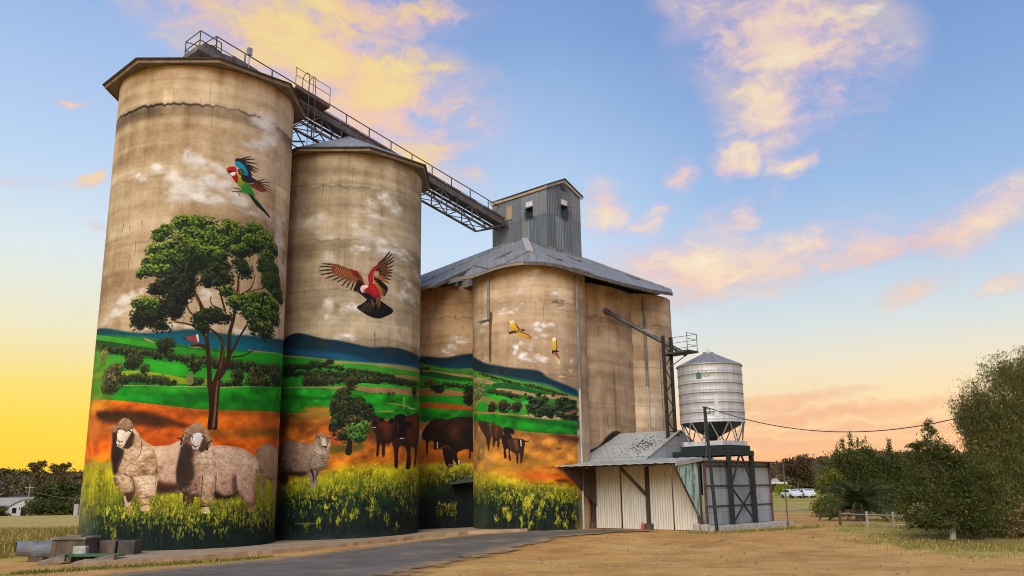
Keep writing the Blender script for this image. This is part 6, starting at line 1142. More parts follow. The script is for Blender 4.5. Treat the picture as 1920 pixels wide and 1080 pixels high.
# ---------------------------------------------------------------- ground
def axis_pts(lo, hi, n0, n1, step):
    inner = np.arange(n0, n1 + step / 2, step)
    g = 1.22; left = []; x = n0; d = step
    while x > lo: d *= g; x -= d; left.append(max(x, lo))
    right = []; x = inner[-1]; d = step
    while x < hi: d *= g; x += d; right.append(min(x, hi))
    return np.array(left[::-1] + list(inner) + right)
rngG = np.random.default_rng(11)
def smooth_noise(x, y, sc, seed):
    r = np.random.default_rng(seed).random((64, 64)); u = x / sc; v = y / sc
    i = np.floor(u).astype(int); j = np.floor(v).astype(int); fu = u - i; fv = v - j; fu = fu * fu * (3 - 2 * fu); fv = fv * fv * (3 - 2 * fv)
    g = lambda a, b: r[a % 64, b % 64]
    return (g(i, j) * (1 - fu) + g(i + 1, j) * fu) * (1 - fv) + (g(i, j + 1) * (1 - fu) + g(i + 1, j + 1) * fu) * fv
def fb(x, y, sc, seed): return .5 * smooth_noise(x, y, sc, seed) + .3 * smooth_noise(x, y, sc / 2.3, seed + 1) + .2 * smooth_noise(x, y, sc / 5.1, seed + 2)
xs = axis_pts(-900, 900, -24, 34, .30); ys = axis_pts(-60, 1200, 18, 62, .30)
gx, gy = np.meshgrid(xs, ys)
hgt = gz(gx, gy) + (.035 * (fb(gx, gy, 3.2, 5) - .5) + .025 * (fb(gx, gy, .9, 8) - .5)) * np.where((gy < 75) & (np.abs(gx) < 60), 1, 0)
# where grass grows: beyond the silos on the left, the verge, under the trees and the far paddock
nz1 = fb(gx, gy, 6, 20) - .5; nz2 = fb(gx, gy, 1.4, 30) - .5
left_field = sm(-gx - .34 * gy + 2.2 * nz2 + 2 * nz1, 3.4, 5.0) * sm(gy, 33, 37)
verge_line = np.interp(gx, [-16, -13.3, -11.4, -9.6, -8.0], [29.4, 31.2, 32.9, 34.6, 36.6])
verge = np.exp(-((gy - verge_line + .2 + .5 * nz2) / .55) ** 2) * sm(-gx, 8.6, 10.2)
edge_r = np.interp(gy, [20, 28, 34, 40, 46, 52, 60, 68], [24, 14.5, 13.8, 14.6, 16.2, 20, 25, 60])
right_lawn = sm(gx - edge_r + 3.5 * nz1 + 1.5 * nz2, -.6, 2.0) * sm(gy, 26, 31)
far = sm(gy + 3 * nz1, 68, 76) * sm(gx, -20, 0)
yard_edge = np.exp(-((gy - np.interp(gx, [7.5, 9.6, 15.5, 17], [43.0, 42.6, 46.9, 49]) + .35 * nz2) / .45) ** 2) * sm(gx, 7.5, 9) * sm(-gx, -17, -15.5) * .9
W_grass = np.clip(np.maximum.reduce([left_field, yard_edge, verge, right_lawn * .85, far, sm(gy, 110, 130)]), 0, 1)
W_green = np.clip(.35 + 1.3 * nz1 + .9 * nz2 + verge * .5 + .35 * sm(gy, 90, 130) * sm(gx, 5, 20) - .3 * left_field * sm(gy, 44, 60), 0, 1)
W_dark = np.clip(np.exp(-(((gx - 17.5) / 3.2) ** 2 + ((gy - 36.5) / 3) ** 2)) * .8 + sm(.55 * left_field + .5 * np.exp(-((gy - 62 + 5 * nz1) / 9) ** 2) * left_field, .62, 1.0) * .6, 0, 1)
W_track = np.zeros_like(gx)
for path in ([(-1, 16), (2.5, 25), (7.5, 34), (13, 45), (18.5, 57), (27, 72), (40, 84)], [(9, 16), (9.5, 25), (11, 36), (14.5, 47), (20, 59), (27, 71)], [(22, 20), (14, 27), (7, 32), (2.5, 38), (2.2, 43)]):
    q = np.array(path, float); dist = np.full(gx.shape, 1e9)
    for p0, p1 in zip(q[:-1], q[1:]):
        d = p1 - p0; t = np.clip(((gx - p0[0]) * d[0] + (gy - p0[1]) * d[1]) / (d @ d), 0, 1); dist = np.minimum(dist, np.hypot(gx - p0[0] - t * d[0], gy - p0[1] - t * d[1]))
    W_track = np.maximum(W_track, np.exp(-((dist - .85) / .28) ** 2) * np.clip(.35 + 1.6 * (fb(gx, gy, 5, 60) - .35), 0, 1))
me = bpy.data.meshes.new('ground')
nv = gx.size; idx = np.arange(nv).reshape(gx.shape)
me.from_pydata(np.stack([gx.ravel(), gy.ravel(), hgt.ravel()], 1).tolist(), [], np.stack([idx[:-1, :-1].ravel(), idx[:-1, 1:].ravel(), idx[1:, 1:].ravel(), idx[1:, :-1].ravel()], 1).tolist())
at = me.attributes.new('cover', 'FLOAT_COLOR', 'POINT')
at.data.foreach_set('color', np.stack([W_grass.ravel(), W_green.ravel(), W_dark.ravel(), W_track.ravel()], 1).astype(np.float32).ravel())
def ground_mat():
    m = Mat('earth_and_grass'); a = m.node('ShaderNodeAttribute', attribute_name='cover'); s_ = m.node('ShaderNodeSeparateColor'); m.l(a.outputs['Color'], s_.inputs[0])
    big = m.noise(.16, 6, .6); mid = m.noise(.9, 7, .68); fine = m.noise(9, 5, .7); peb = m.noise(30, 3, .7)
    dirt = m.ramp(m.math('ADD', m.math('MULTIPLY', big, .55), m.math('MULTIPLY', mid, .45)), [(.30, (.46, .215, .055)), (.5, (.65, .345, .098)), (.68, (.78, .48, .17))])
    dirt = m.mix(m.math('MULTIPLY', m.ramp(fine, [(.35, 1.), (.6, 0.)]), .30), dirt, (.27, .135, .05))
    dirt = m.mix(m.ramp(peb, [(.70, 0.), (.76, .55)]), dirt, (.14, .085, .05))
    dirt = m.mix(m.ramp(m.noise(18, 3), [(.70, 0.), (.78, .5)]), dirt, (.66, .50, .33))
    dirt = m.mix(m.math('MULTIPLY', a.outputs['Alpha'], m.math('MULTIPLY', fine, .62)), dirt, (.34, .17, .06))
    patch_ = m.ramp(m.noise(.33, 7, .72, stretch=(1, 1.2, 1)), [(.48, 0.), (.66, .75)])
    dirt = m.mix(patch_, dirt, (.34, .155, .05))
    grv = m.math('MULTIPLY', m.ramp(m.noise(.5, 6, .7), [(.5, 0.), (.62, 1.)]), m.ramp(m.noise(22, 2, .5), [(.5, 0.), (.6, .5)]))
    dirt = m.mix(grv, dirt, (.60, .40, .19))
    straw = m.ramp(m.math('ADD', m.math('MULTIPLY', mid, .6), m.math('MULTIPLY', fine, .4)), [(.32, (.30, .19, .05)), (.5, (.52, .355, .10)), (.7, (.68, .49, .17))])
    green = m.ramp(m.math('ADD', m.math('MULTIPLY', mid, .5), m.math('MULTIPLY', fine, .5)), [(.32, (.13, .12, .018)), (.5, (.30, .255, .045)), (.7, (.48, .39, .085))])
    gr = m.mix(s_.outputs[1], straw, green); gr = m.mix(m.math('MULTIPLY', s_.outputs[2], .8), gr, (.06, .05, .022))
    k = m.ramp(m.math('ADD', s_.outputs[0], m.math('MULTIPLY', m.math('SUBTRACT', fine, .5), .9)), [(.36, 0.), (.62, 1.)])
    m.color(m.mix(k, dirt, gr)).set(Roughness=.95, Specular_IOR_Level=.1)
    return m.bump(m.math('ADD', mid, m.math('MULTIPLY', fine, .5)), .5, .06).m
me.materials.append(ground_mat()); me.polygons.foreach_set('use_smooth', np.ones(len(me.polygons), bool))
ground = bpy.data.objects.new('ground', me); COL.objects.link(ground); tag(ground, kind='structure')

def sheet(name, outline, mat, dz, kind='structure', jag=.0, seed=1, step=.35, thick=0.):
    """a ragged-edged sheet following the ground"""
    r = random.Random(seed); pts = []
    n = len(outline)
    for i in range(n):
        p, q = Vector((*outline[i], 0)), Vector((*outline[(i + 1) % n], 0)); L = (q - p).length; k = max(1, int(L / step))
        for j in range(k):
            t = p.lerp(q, j / k); pts.append((t.x + r.gauss(0, jag), t.y + r.gauss(0, jag)))
    bm = bmesh.new(); vs = [bm.verts.new((x, y, 0)) for x, y in pts]; f = bm.faces.new(vs)
    bmesh.ops.triangulate(bm, faces=[f])
    for cut_ax in (0, 1):
        lo = min(v.co[cut_ax] for v in bm.verts); hi = max(v.co[cut_ax] for v in bm.verts); c = math.floor(lo)
        while c < hi:
            nrm = Vector((1, 0, 0)) if cut_ax == 0 else Vector((0, 1, 0))
            bmesh.ops.bisect_plane(bm, geom=bm.verts[:] + bm.edges[:] + bm.faces[:], plane_co=nrm * c, plane_no=nrm); c += 1.2
    for v in bm.verts: v.co.z = float(gz(v.co.x, v.co.y)) + dz
    if thick:
        ex = bmesh.ops.extrude_face_region(bm, geom=bm.faces[:]); 
        for v in [e for e in ex['geom'] if isinstance(e, bmesh.types.BMVert)]: v.co.z -= thick
    bmesh.ops.recalc_face_normals(bm, faces=bm.faces)
    if not thick:
        for f_ in bm.faces:
            if f_.normal.z < 0: f_.normal_flip()
    m_ = bpy.data.meshes.new(name); bm.to_mesh(m_); bm.free(); m_.materials.append(mat)
    o = bpy.data.objects.new(name, m_); COL.objects.link(o); tag(o, kind=kind); return o
def tar_mat():
    m = Mat('worn_asphalt'); big = m.noise(.35, 6, .65); fine = m.noise(40, 3, .8); dust = m.noise(.8, 7, .7)
    c = m.ramp(m.math('ADD', m.math('MULTIPLY', big, .7), m.math('MULTIPLY', fine, .3)), [(.3, (.105, .088, .070)), (.5, (.165, .138, .112)), (.7, (.25, .21, .17))])
    c = m.mix(m.ramp(dust, [(.54, 0.), (.70, .8)]), c, (.36, .24, .13)); a = m.node('ShaderNodeAttribute', attribute_name='rim'); rd = m.math('MULTIPLY', m.math('SUBTRACT', 1.4, a.outputs['Fac'], clamp=True), m.ramp(m.noise(1.8, 7, .7), [(.38, 0.), (.62, 1.)]))
    c = m.mix(rd, c, (.50, .30, .125)); m.color(c).set(Roughness=.95, Specular_IOR_Level=.08); e = m.math('ADD', a.outputs['Fac'], m.math('MULTIPLY', m.math('SUBTRACT', m.noise(.9, 9, .75), .5), 4.4))
    al = m.node('ShaderNodeMapRange'); al.inputs[1].default_value = -.15; al.inputs[2].default_value = .55; m.l(e, al.inputs[0])
    cl = m.math('MULTIPLY', al.outputs[0], 1., clamp=True); m.l(cl, m.b.inputs['Alpha'])
    return m.bump(fine, .5, .02).m
TAR = tar_mat()
def frayed(name, outline, mat, dz, step=.3, fray=1.3):
    """a thin layer on the ground whose rim thins out: keeps the distance to its rim as an attribute"""
    q = np.array(outline, float); x0, y0 = q.min(0) - fray; x1, y1 = q.max(0) + fray
    X, Y = np.meshgrid(np.arange(x0, x1, step), np.arange(y0, y1, step)); inside = np.zeros(X.shape, bool); dist = np.full(X.shape, 1e9)
    for i in range(len(q)):
        p, r_ = q[i], q[(i + 1) % len(q)]; c = (p[1] <= Y) != (r_[1] <= Y)
        with np.errstate(all='ignore'): xi = p[0] + (Y - p[1]) * (r_[0] - p[0]) / (r_[1] - p[1])
        inside ^= c & (X < xi)
        d = r_ - p; t = np.clip(((X - p[0]) * d[0] + (Y - p[1]) * d[1]) / (d @ d), 0, 1); dist = np.minimum(dist, np.hypot(X - p[0] - t * d[0], Y - p[1] - t * d[1]))
    sd = np.where(inside, dist, -dist); keep = sd > -fray; idx = np.full(X.shape, -1); idx[keep] = np.arange(keep.sum())
    f = np.stack([idx[:-1, :-1], idx[:-1, 1:], idx[1:, 1:], idx[1:, :-1]], -1).reshape(-1, 4); f = f[(f >= 0).all(1)]
    me = bpy.data.meshes.new(name); me.from_pydata(np.stack([X[keep], Y[keep], gz(X[keep], Y[keep]) + dz], 1).tolist(), [], f.tolist())
    at = me.attributes.new('rim', 'FLOAT', 'POINT'); at.data.foreach_set('value', sd[keep].astype(np.float32)); me.materials.append(mat)
    o = bpy.data.objects.new(name, me); COL.objects.link(o); tag(o, kind='structure'); return o
road = frayed('asphalt_road', [(-14.2, 20), (-13.0, 27.2), (-11.7, 30.2), (-10.1, 32.1), (-8.6, 34.7), (-7.0, 37.9), (-4.4, 42.2), (-2.0, 45.4), (.5, 46.4), (3.2, 46.6), (4.6, 47.5), (6.4, 46.4), (7.2, 45.2), (5.2, 43.6), (2.6, 41.0), (.6, 36.4), (-.8, 33.2), (-2.0, 30.6), (-3.0, 27.6), (-3.6, 24.5), (-4.4, 20)], TAR, .055)
APR = rough_mat('apron_concrete', (.26, .165, .09), (.42, .285, .165), 1.1, .95, c3=(.50, .36, .23))
apron = sheet('concrete_apron', [(-15.2, 31.2), (-13.6, 32.4), (-11.9, 34.2), (-9.8, 36.6), (-7.8, 39.4), (-4.9, 43.6), (-2.4, 46.4), (.6, 46.9), (2.6, 47.9), (3.4, 49.2), (2.2, 51.2), (-2.6, 53.5), (-5.6, 51), (-10.2, 45), (-14.6, 39), (-16.2, 36.6), (-15.6, 33.0)], APR, .16, jag=.03, seed=6, thick=.3)

# ---------------------------------------------------------------- curved concrete walls
def cyl_wall(name, c, r, wall, parent, z1, label=None):
    n = 160; c = Vector((c[0], c[1], 0)); nf = (-c).normalized(); sf = Vector((-nf.y, nf.x, 0)); b = MB()
    th = [(-math.pi + 2 * math.pi * i / n) for i in range(n + 1)]
    def pt(t, z): return c + nf * (r * math.cos(t)) + sf * (r * math.sin(t)) + UP * z
    vs = [pt(t, 0) for t in th] + [pt(t, z1) for t in th]; fs = []; uv = []
    for i in range(n):
        fs.append((i, i + 1, n + 2 + i, n + 1 + i)); u0, u1 = i / n, (i + 1) / n; uv += [(u0, 0), (u1, 0), (u1, 1), (u0, 1)]
    b.add(vs, fs, uv)
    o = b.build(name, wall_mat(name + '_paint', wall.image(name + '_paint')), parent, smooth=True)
    if label: o['label'] = label
    return o
def octagon_roof(root, c, z, apex, mat):
    c = Vector((c[0], c[1], 0)); R = 4.86
    V = lambda rr, k, zz: c + Vector((math.cos(math.radians(-21.3 + 45 * k)), math.sin(math.radians(-21.3 + 45 * k)), 0)) * rr + UP * zz
    b = MB()
    for k in range(8):
        b.quad(V(R + .1, k, z + .19), V(R + .1, k + 1, z + .19), c + UP * apex)
        b.quad(V(R + .1, k, z + .155), V(R + .1, k + 1, z + .155), V(R + .1, k + 1, z + .19), V(R + .1, k, z + .19))
    for k in range(8): b.quad(V(R + .1, k, z + .155), V(R + .1, k + 1, z + .155), V(R - .05, k + 1, z + .155), V(R - .05, k, z + .155))
    rf = b.build('roof', mat, root)
    f = MB(); s_ = MB()
    for k in range(8):
        f.add([V(R, k, z), V(R, k + 1, z), V(R, k + 1, z + .15), V(R, k, z + .15), V(R - .07, k, z), V(R - .07, k + 1, z), V(R - .07, k + 1, z + .15), V(R - .07, k, z + .15)], [(0, 1, 2, 3), (7, 6, 5, 4), (0, 4, 5, 1), (3, 2, 6, 7)])
        s_.quad(V(R - .08, k, z + .04), V(R - .08, k + 1, z + .04), V(3.7, k + 1, z + .04), V(3.7, k, z + .04))
    f.build('fascia', FASCIA, rf); s_.build('soffit', SOFFIT, rf)
    e = MB()
    for k in range(8): e.tube(V(R + .1, k, z + .17), V(R + .1, k + 1, z + .17), .035, n=6)
    e.build('gutter_edge', EDGE, rf)
def silo(c, wname, z1, label, name='grain_silo'):
    root = thing(name, (c[0], c[1], 0), label, 'silo', 'tall painted concrete silos')
    cyl_wall('barrel', c, 4.2, make_wall(wname), root, z1); octagon_roof(root, c, z1 - .02, z1 + (2.27 if wname == 'silo1' else 2.68), ROOF); return root
C1 = (-15.35, 41.45); C2 = (-9.33, 47.6)
silo(C1, 'silo1', 21.83, 'tallest concrete silo nearest the left, painted with a gum tree, two sheep and a parrot')
silo(C2, 'silo2', 19.86, 'second concrete silo, painted with a flying pink bird, a sheep and two brown cattle')

# ---------------------------------------------------------------- the lower store: joined bins under one hipped roof
store = thing('grain_store', P(4.6, -4.5), 'low block of joined concrete bins under a wide grey hipped iron roof', 'grain store')
ZT = 14.3
cyl_wall('bin_wall', P(0, 0)[:2], 3.3, make_wall('binB'), store, 14.5, 'rounded bin wall painted with cattle, yellow flowers and two cockatoos')
cyl_wall('bin_wall', P(0, -6)[:2], 3.3, make_wall('binA'), store, ZT, 'rounded bin wall in the corner painted with grazing dark cattle')
def bare(width, seed):
    w = Wall(width, 0., ZT, seed); w.concrete(CONC['binB'], ((12.3, .3), (6.5, .2))); return w
wD = bare(2 * math.pi * 3.05, 31)
cyl_wall('bin_wall', P(9.2, 0)[:2], 3.05, wD, store, ZT, 'bare rounded bin wall at the right end')
cyl_wall('bin_wall', P(9.2, -9)[:2], 3.05, wD, store, ZT); cyl_wall('bin_wall', P(0, -9.2)[:2], 3.05, wD, store, ZT)
def flat_wall(p0, p1, seed, bulge=.28):
    p0, p1 = Vector(p0), Vector(p1); L = (p1 - p0).length; w = bare(L, seed); b = MB(); n = 12
    d = (p1 - p0).normalized(); out = Vector((d.y, -d.x, 0))
    q = [p0 + d * (L * i / n) + out * (bulge * math.sin(math.pi * i / n)) for i in range(n + 1)]
    vs = q + [v + UP * ZT for v in q]; uv = []
    for i in range(n): uv += [(i / n, 0), ((i + 1) / n, 0), ((i + 1) / n, 1), (i / n, 1)]
    b.add(vs, [(i, i + 1, n + 2 + i, n + 1 + i) for i in range(n)], uv)
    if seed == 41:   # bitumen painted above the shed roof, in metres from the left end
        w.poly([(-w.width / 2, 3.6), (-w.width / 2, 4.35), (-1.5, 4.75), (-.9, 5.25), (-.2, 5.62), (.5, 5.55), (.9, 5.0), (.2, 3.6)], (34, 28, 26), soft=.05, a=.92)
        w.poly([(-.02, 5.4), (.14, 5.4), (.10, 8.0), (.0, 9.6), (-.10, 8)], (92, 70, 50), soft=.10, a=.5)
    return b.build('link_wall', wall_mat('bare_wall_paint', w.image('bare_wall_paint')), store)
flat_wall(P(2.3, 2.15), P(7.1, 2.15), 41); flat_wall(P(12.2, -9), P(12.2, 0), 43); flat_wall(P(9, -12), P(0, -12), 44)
# roof planes: rise .545 from the eaves towards the tower
K = .545; CZ0 = 14.4 + K * 3.7
zl = lambda a: CZ0 + K * a          # plane over the painted face
zr = lambda b: CZ0 - K * b          # plane over the shed side
a1, b1 = 13.0, -12.8
rf = MB(); top = zl(3.62)
L_ = lambda a, b: P(a, b, zl(a)); R_ = lambda a, b: P(a, b, zr(b))
apexf = P(3.9, -3.9, zl(3.9))
EV = lambda d: P(-3.92 * math.cos(math.radians(d)), 3.92 * math.sin(math.radians(d)), 14.20 + .34 * max(0, math.sin(math.radians(2 * d))))
HC = P(-1.7, 1.7, zl(-1.7)); RING = [EV(d) for d in range(8, 83, 8)]
for t3 in ((P(3.9, -5.2, zl(3.9)), L_(-3.7, -12.8), L_(-4.35, -6.6)), (P(3.9, -5.2, zl(3.9)), L_(-4.35, -6.6), L_(-4.35, -3.5), L_(-1.56, -3.06)), (P(3.9, -5.2, zl(3.9)), L_(-1.56, -3.06), HC, apexf), (L_(-1.56, -3.06), L_(-4.05, -1.3), EV(-9)), (L_(-1.56, -3.06), EV(-9), RING[0]), (L_(-1.56, -3.06), RING[0], HC)): rf.quad(*t3)
for p, q in zip(RING[:-1], RING[1:]): rf.quad(HC, p, q)
RE = [R_(.9, 4.15), R_(3.4, 4.3), R_(6.6, 4.1), R_(8.6, 3.6), R_(10.2, 3.2), R_(11.2, 2.5)]
rf.quad(HC, RING[-1], RE[0]); rf.quad(HC, RE[0], RE[1], apexf); rf.quad(apexf, RE[1], RE[2], RE[3], RE[4], RE[5], P(5.3, -3.9, zl(3.9)))
rf.quad(RE[5], P(13.0, -12.8, 14.3), P(5.3, -5.2, zl(3.9)), P(5.3, -3.9, zl(3.9))); rf.quad(L_(-3.7, -12.8), P(13, -12.8, 14.3), P(5.3, -5.2, zl(3.9)), P(3.9, -5.2, zl(3.9)))
rfo = rf.build('roof', ROOF, store)
sd = rfo.modifiers.new('thickness', 'SOLIDIFY'); sd.thickness = .09; sd.offset = -1
cap = MB(); cap.bar(P(3.72, -3.72, zl(3.72) + .05), P(-1.7, 1.7, zl(-1.7) + .05), .42, .09, up=(A - F) * .3 + UP)
cap.build('ridge_cap', PALECON, rfo)
for p, q, r0 in ((HC, RING[0], .05), (HC, RING[-1], .05), (P(5.3, -3.9, zl(3.9)), RE[5], .09), (P(3.9, -5.2, zl(3.9)), L_(-3.65, -12.7), .09)):
    hips = MB(); hips.tube(p + UP * .03, q + UP * .03, r0, n=6); hips.build('hip_cap', ROOF, rfo)
eave_pts = [L_(-4.35, -6.6), L_(-4.35, -3.5), L_(-1.56, -3.06), L_(-4.05, -1.3), EV(-9)] + RING + RE
ed = MB()
for p, q in zip(eave_pts[:-1], eave_pts[1:]): ed.bar(p - UP * .12, q - UP * .12, .07, .17)
ed.build('eaves_board', rough_mat('dark_eaves_board', (.05, .042, .038), (.15, .12, .10), 3), rfo)
gt = MB(); gt.bar(P(-4.40, -6.6, zl(-4.35) - .06), P(-4.40, -3.5, zl(-4.35) - .06), .1, .2); gt.build('barge_board', FASCIA, rfo)
gt = MB()
for p, q in zip([L_(-4.05, -1.3), EV(-9)] + RING[:4], [EV(-9)] + RING[:5]): gt.bar(p - UP * .13 - A * .06, q - UP * .13 - A * .06, .05, .13)
gt.build('barge_board', FASCIA, rfo)
inf = MB(); inf.prism([P(-2.6, -3.35, 14.25), P(-2.6, -6.6, 14.25), P(-2.6, -6.6, zl(-2.6) - .1), P(-2.6, -3.35, zl(-2.6) - .1)], A * .05)
inf.prism([P(-3.3, -.9, 14.25), P(-3.3, -5.0, 14.25), P(-3.3, -5.0, zl(-3.3) - .1), P(-3.3, -.9, zl(-3.3) - .1)], A * .05)
inf.prism([P(-2.1, -.2, 14.2), P(-2.1, -6.0, 14.2), P(-2.1, -6.0, zl(-2.1) - .1), P(-2.1, -.2, zl(-2.1) - .1)], A * .05)
inf.build('infill_panel', IRON, store)
so = MB()
for k in range(5): so.bar(P(2.4, 2.2 + .45 * k, zr(2.2 + .45 * k) - .22), P(7.4, 2.2 + .45 * k, zr(2.2 + .45 * k) - .22), .08, .12)
so.build('eaves_purlin', TIMBER, rfo)
for k, (a_, b_) in enumerate(((.6, 2.0), (4.6, .2), (9.0, 1.4))):
    sk = MB(); sk.bar(P(a_, b_, zr(b_) + .06), P(a_, b_ - .9, zr(b_ - .9) + .06), .5, .05); sk.build('roof_patch', rough_mat('old_patch', (.12, .10, .09), (.25, .23, .22), 4), rfo)
sk = MB(); sk.bar(P(-1.2, -3.2 + 1.8, zl(-1.2) + .05), P(-.1, -1.4, zl(-.1) + .05), .45, .05); sk.build('roof_patch', rough_mat('roof_patch_dark', (.10, .09, .085), (.2, .19, .18), 4), rfo)
# downpipes
def on_bin(deg, z, c=(0, 0), r=3.3, off=.07):
    n = -P(*c).normalized(); n.z = 0; n.normalize(); s_ = Vector((-n.y, n.x, 0)); t = math.radians(deg); return P(*c) + n * ((r + off) * math.cos(t)) + s_ * ((r + off) * math.sin(t)) + UP * z
PIPE = rough_mat('weathered_downpipe', (.09, .08, .07), (.30, .28, .25), .8, .7)
PIPEW = rough_mat('white_downpipe', (.34, .32, .29), (.58, .56, .50), 1.2, .6)
dp = MB(); dp.tube(on_bin(53.5, 7.8), on_bin(53.5, 14.1), .085, n=8); dpo = dp.build('downpipe', PIPE, store)
dq = MB(); dq.tube(on_bin(53.5, .3), on_bin(53.5, 7.8), .055, n=8); dq.build('lower_pipe', PIPEW, dpo)
dp = MB(); dp.tube(on_bin(-42, 11.6), on_bin(-42, 14.0), .075, n=8); dp.tube(on_bin(-42, 11.6), on_bin(-56, 11.6, off=.12), .05, n=8); dp.build('downpipe', PIPE, store)
def on_D(deg, z): return on_bin(deg, z, (9.2, 0), 3.05)
dp = MB(); dp.tube(on_D(24, 8.5), on_D(24, 14.0), .085, n=8); dpo = dp.build('downpipe', PIPE, store)
dq = MB(); dq.tube(on_D(24, .3), on_D(24, 8.5), .055, n=8); dq.build('lower_pipe', PIPEW, dpo)

# ---------------------------------------------------------------- elevator tower on the roof
tw = thing('elevator_tower', P(5.4, -4.2, 15), 'grey iron-clad elevator tower with a gable roof standing above the hipped roof', 'tower')
ta0, ta1, tb0, tb1, te, tp = 3.7, 7.15, -6.72, -1.74, 21.66, 22.44
am = (ta0 + ta1) / 2
w = MB(); w.quad(P(ta0, tb0, 15), P(ta0, tb1, 15), P(ta0, tb1, te), P(ta0, tb0, te)); w.quad(P(ta1, tb1, 15), P(ta1, tb0, 15), P(ta1, tb0, te), P(ta1, tb1, te))
for b_ in (tb0, tb1): w.quad(P(ta0, b_, 15), P(ta1, b_, 15), P(ta1, b_, te), P(am, b_, tp), P(ta0, b_, te))
w.build('wall', IRON, tw)
r_ = MB(); ov = .14; dz = (tp - te) / (am - ta0) * ov
r_.prism([P(ta0 - ov, tb0 - .2, te - dz + .03), P(am, tb0 - .2, tp + .03), P(ta1 + ov, tb0 - .2, te - dz + .03), P(ta1 + ov, tb0 - .2, te - dz + .10), P(am, tb0 - .2, tp + .11), P(ta0 - ov, tb0 - .2, te - dz + .10)], F * (tb1 - tb0 + .4))
tro = r_.build('roof', EDGE, tw)
g_ = MB(); g_.bar(P(ta0 - .06, tb0 - .1, te - .14), P(ta0 - .06, tb1 + .05, te - .14), .08, .16); g_.build('eaves_board', rough_mat('tan_eaves_board', (.30, .22, .13), (.48, .37, .25), 3), tro)
g_ = MB()
for s0, s1 in ((ta0 - ov, am), (ta1 + ov, am)): g_.bar(P(s0, tb1 + .1, te - dz - .06), P(s1, tb1 + .1, tp - .07), .05, .16)
g_.build('barge_board', rough_mat('pale_barge_board', (.28, .26, .24), (.5, .47, .43), 3), tro)
def awn_win(c, u, n, w_, h_):
    f = MB(); f.box(c + n * .02, (w_ + .16, .06, h_ + .16), (u, n, UP)); fo = f.build('window', IRON, tw)
    p = MB(); p.box(c + n * .07, (w_, .05, h_), (u, n, UP)); p.build('dark_opening', DARKPANE, fo)
    t = MB(); t.prism([c + UP * (h_ / 2 + .02) + n * .1 - u * (w_ / 2 + .04), c + UP * (h_ / 2 + .02) + n * .1 + u * (w_ / 2 + .04), c + UP * (h_ / 2 - .16) + n * .55 + u * (w_ / 2 + .04), c + UP * (h_ / 2 - .16) + n * .55 - u * (w_ / 2 + .04)], UP * .03); t.build('flap', IRON, fo)
    s_ = MB(); s_.box(c + UP * (h_ / 2 + .26) + n * .06, (w_ * .95, .05, .34), (u, n, UP)); s_.build('white_panel', WHITE, fo)
awn_win(P(ta0, -3.2, 20.1), F, -A, .62, .72); awn_win(P(5.4, tb1, 20.2), A, F, .62, .80)
v = MB(); v.box(P(5.4, tb1 + .03, 22.0), (.46, .06, .5), AX); vo = v.build('vent', DARKPANE, tw)
v = MB()
for k in range(5): v.box(P(5.4, tb1 + .08, 21.82 + .09 * k), (.44, .05, .035), AX)
v.build('louvre', IRON, vo)
v = MB(); v.box(P(ta0 - .03, -5.05, 20.55), (.06, .5, .95), AX); v.build('door', rough_mat('tan_door', (.30, .20, .11), (.45, .33, .2), 3), tw)

# ---------------------------------------------------------------- belt conveyor gallery over the silos
cg = thing('conveyor_gallery', P(-9, -5.64, 20), 'long sloping belt conveyor gallery with handrails running over both silos into the tower', 'conveyor')
zt = lambda a: 20.12 - .221 * (a - 3.64); B0 = -5.64
tr = MB(); tr.bar(P(-18.3, B0, zt(-18.3) - .30), P(3.6, B0, zt(3.6) - .30), .82, .28); tr.build('belt_trough', STEEL, cg)
cv = MB(); rr = random.Random(4); a_ = -15.2
while a_ < 3.3:
    hh = rr.uniform(.06, .13); cv.bar(P(a_, B0 - .05, zt(a_) - .10 + hh / 2), P(a_ + .62, B0 - .05, zt(a_ + .62) - .10 + hh / 2), .95, hh); a_ += rr.uniform(.64, .70)
cv.build('belt_cover', RUSTY, cg)
ch = MB()
for s_ in (-.5, .5):
    ch.bar(P(-17.5, B0 + s_, zt(-17.5) - .55), P(3.6, B0 + s_, zt(3.6) - .55), .10, .14)
    for (x0, x1) in ((-13.9, -8.6), (-4.9, 1.6)):
        ch.bar(P(x0, B0 + s_, zt(x0) - 1.5), P(x1, B0 + s_, zt(x1) - 1.5), .10, .12)
        n = max(2, int((x1 - x0) / 1.25)); st_ = (x1 - x0) / n
        for k in range(n):
            xa, xb = x0 + k * st_, x0 + (k + 1) * st_
            ch.bar(P(xa, B0 + s_, zt(xa) - 1.5), P(xa, B0 + s_, zt(xa) - .55), .055)
            ch.bar(P(xa, B0 + s_, zt(xa) - (1.5 if k % 2 else .55)), P(xb, B0 + s_, zt(xb) - (.55 if k % 2 else 1.5)), .055)
        ch.bar(P(x1, B0 + s_, zt(x1) - 1.5), P(x1 + 1.6, B0 + s_, zt(x1 + 1.6) - .6), .09, .1)
for (x0, x1) in ((-13.9, -8.6), (-4.9, 1.6)):
    n = max(2, int((x1 - x0) / 1.25)); st_ = (x1 - x0) / n
    for k in range(n + 1):
        xa = x0 + k * st_; ch.bar(P(xa, B0 - .5, zt(xa) - 1.5), P(xa, B0 + .5, zt(xa) - 1.5), .05)
        if k < n: ch.bar(P(xa, B0 - .5, zt(xa) - 1.5), P(xa + st_, B0 + .5, zt(xa + st_) - 1.5), .045)
ch.build('truss', STEEL, cg)
RAIL = rough_mat('handrail_steel', (.03, .025, .025), (.09, .07, .065), 3, .7)
hr = MB(); br_ = B0 - .38
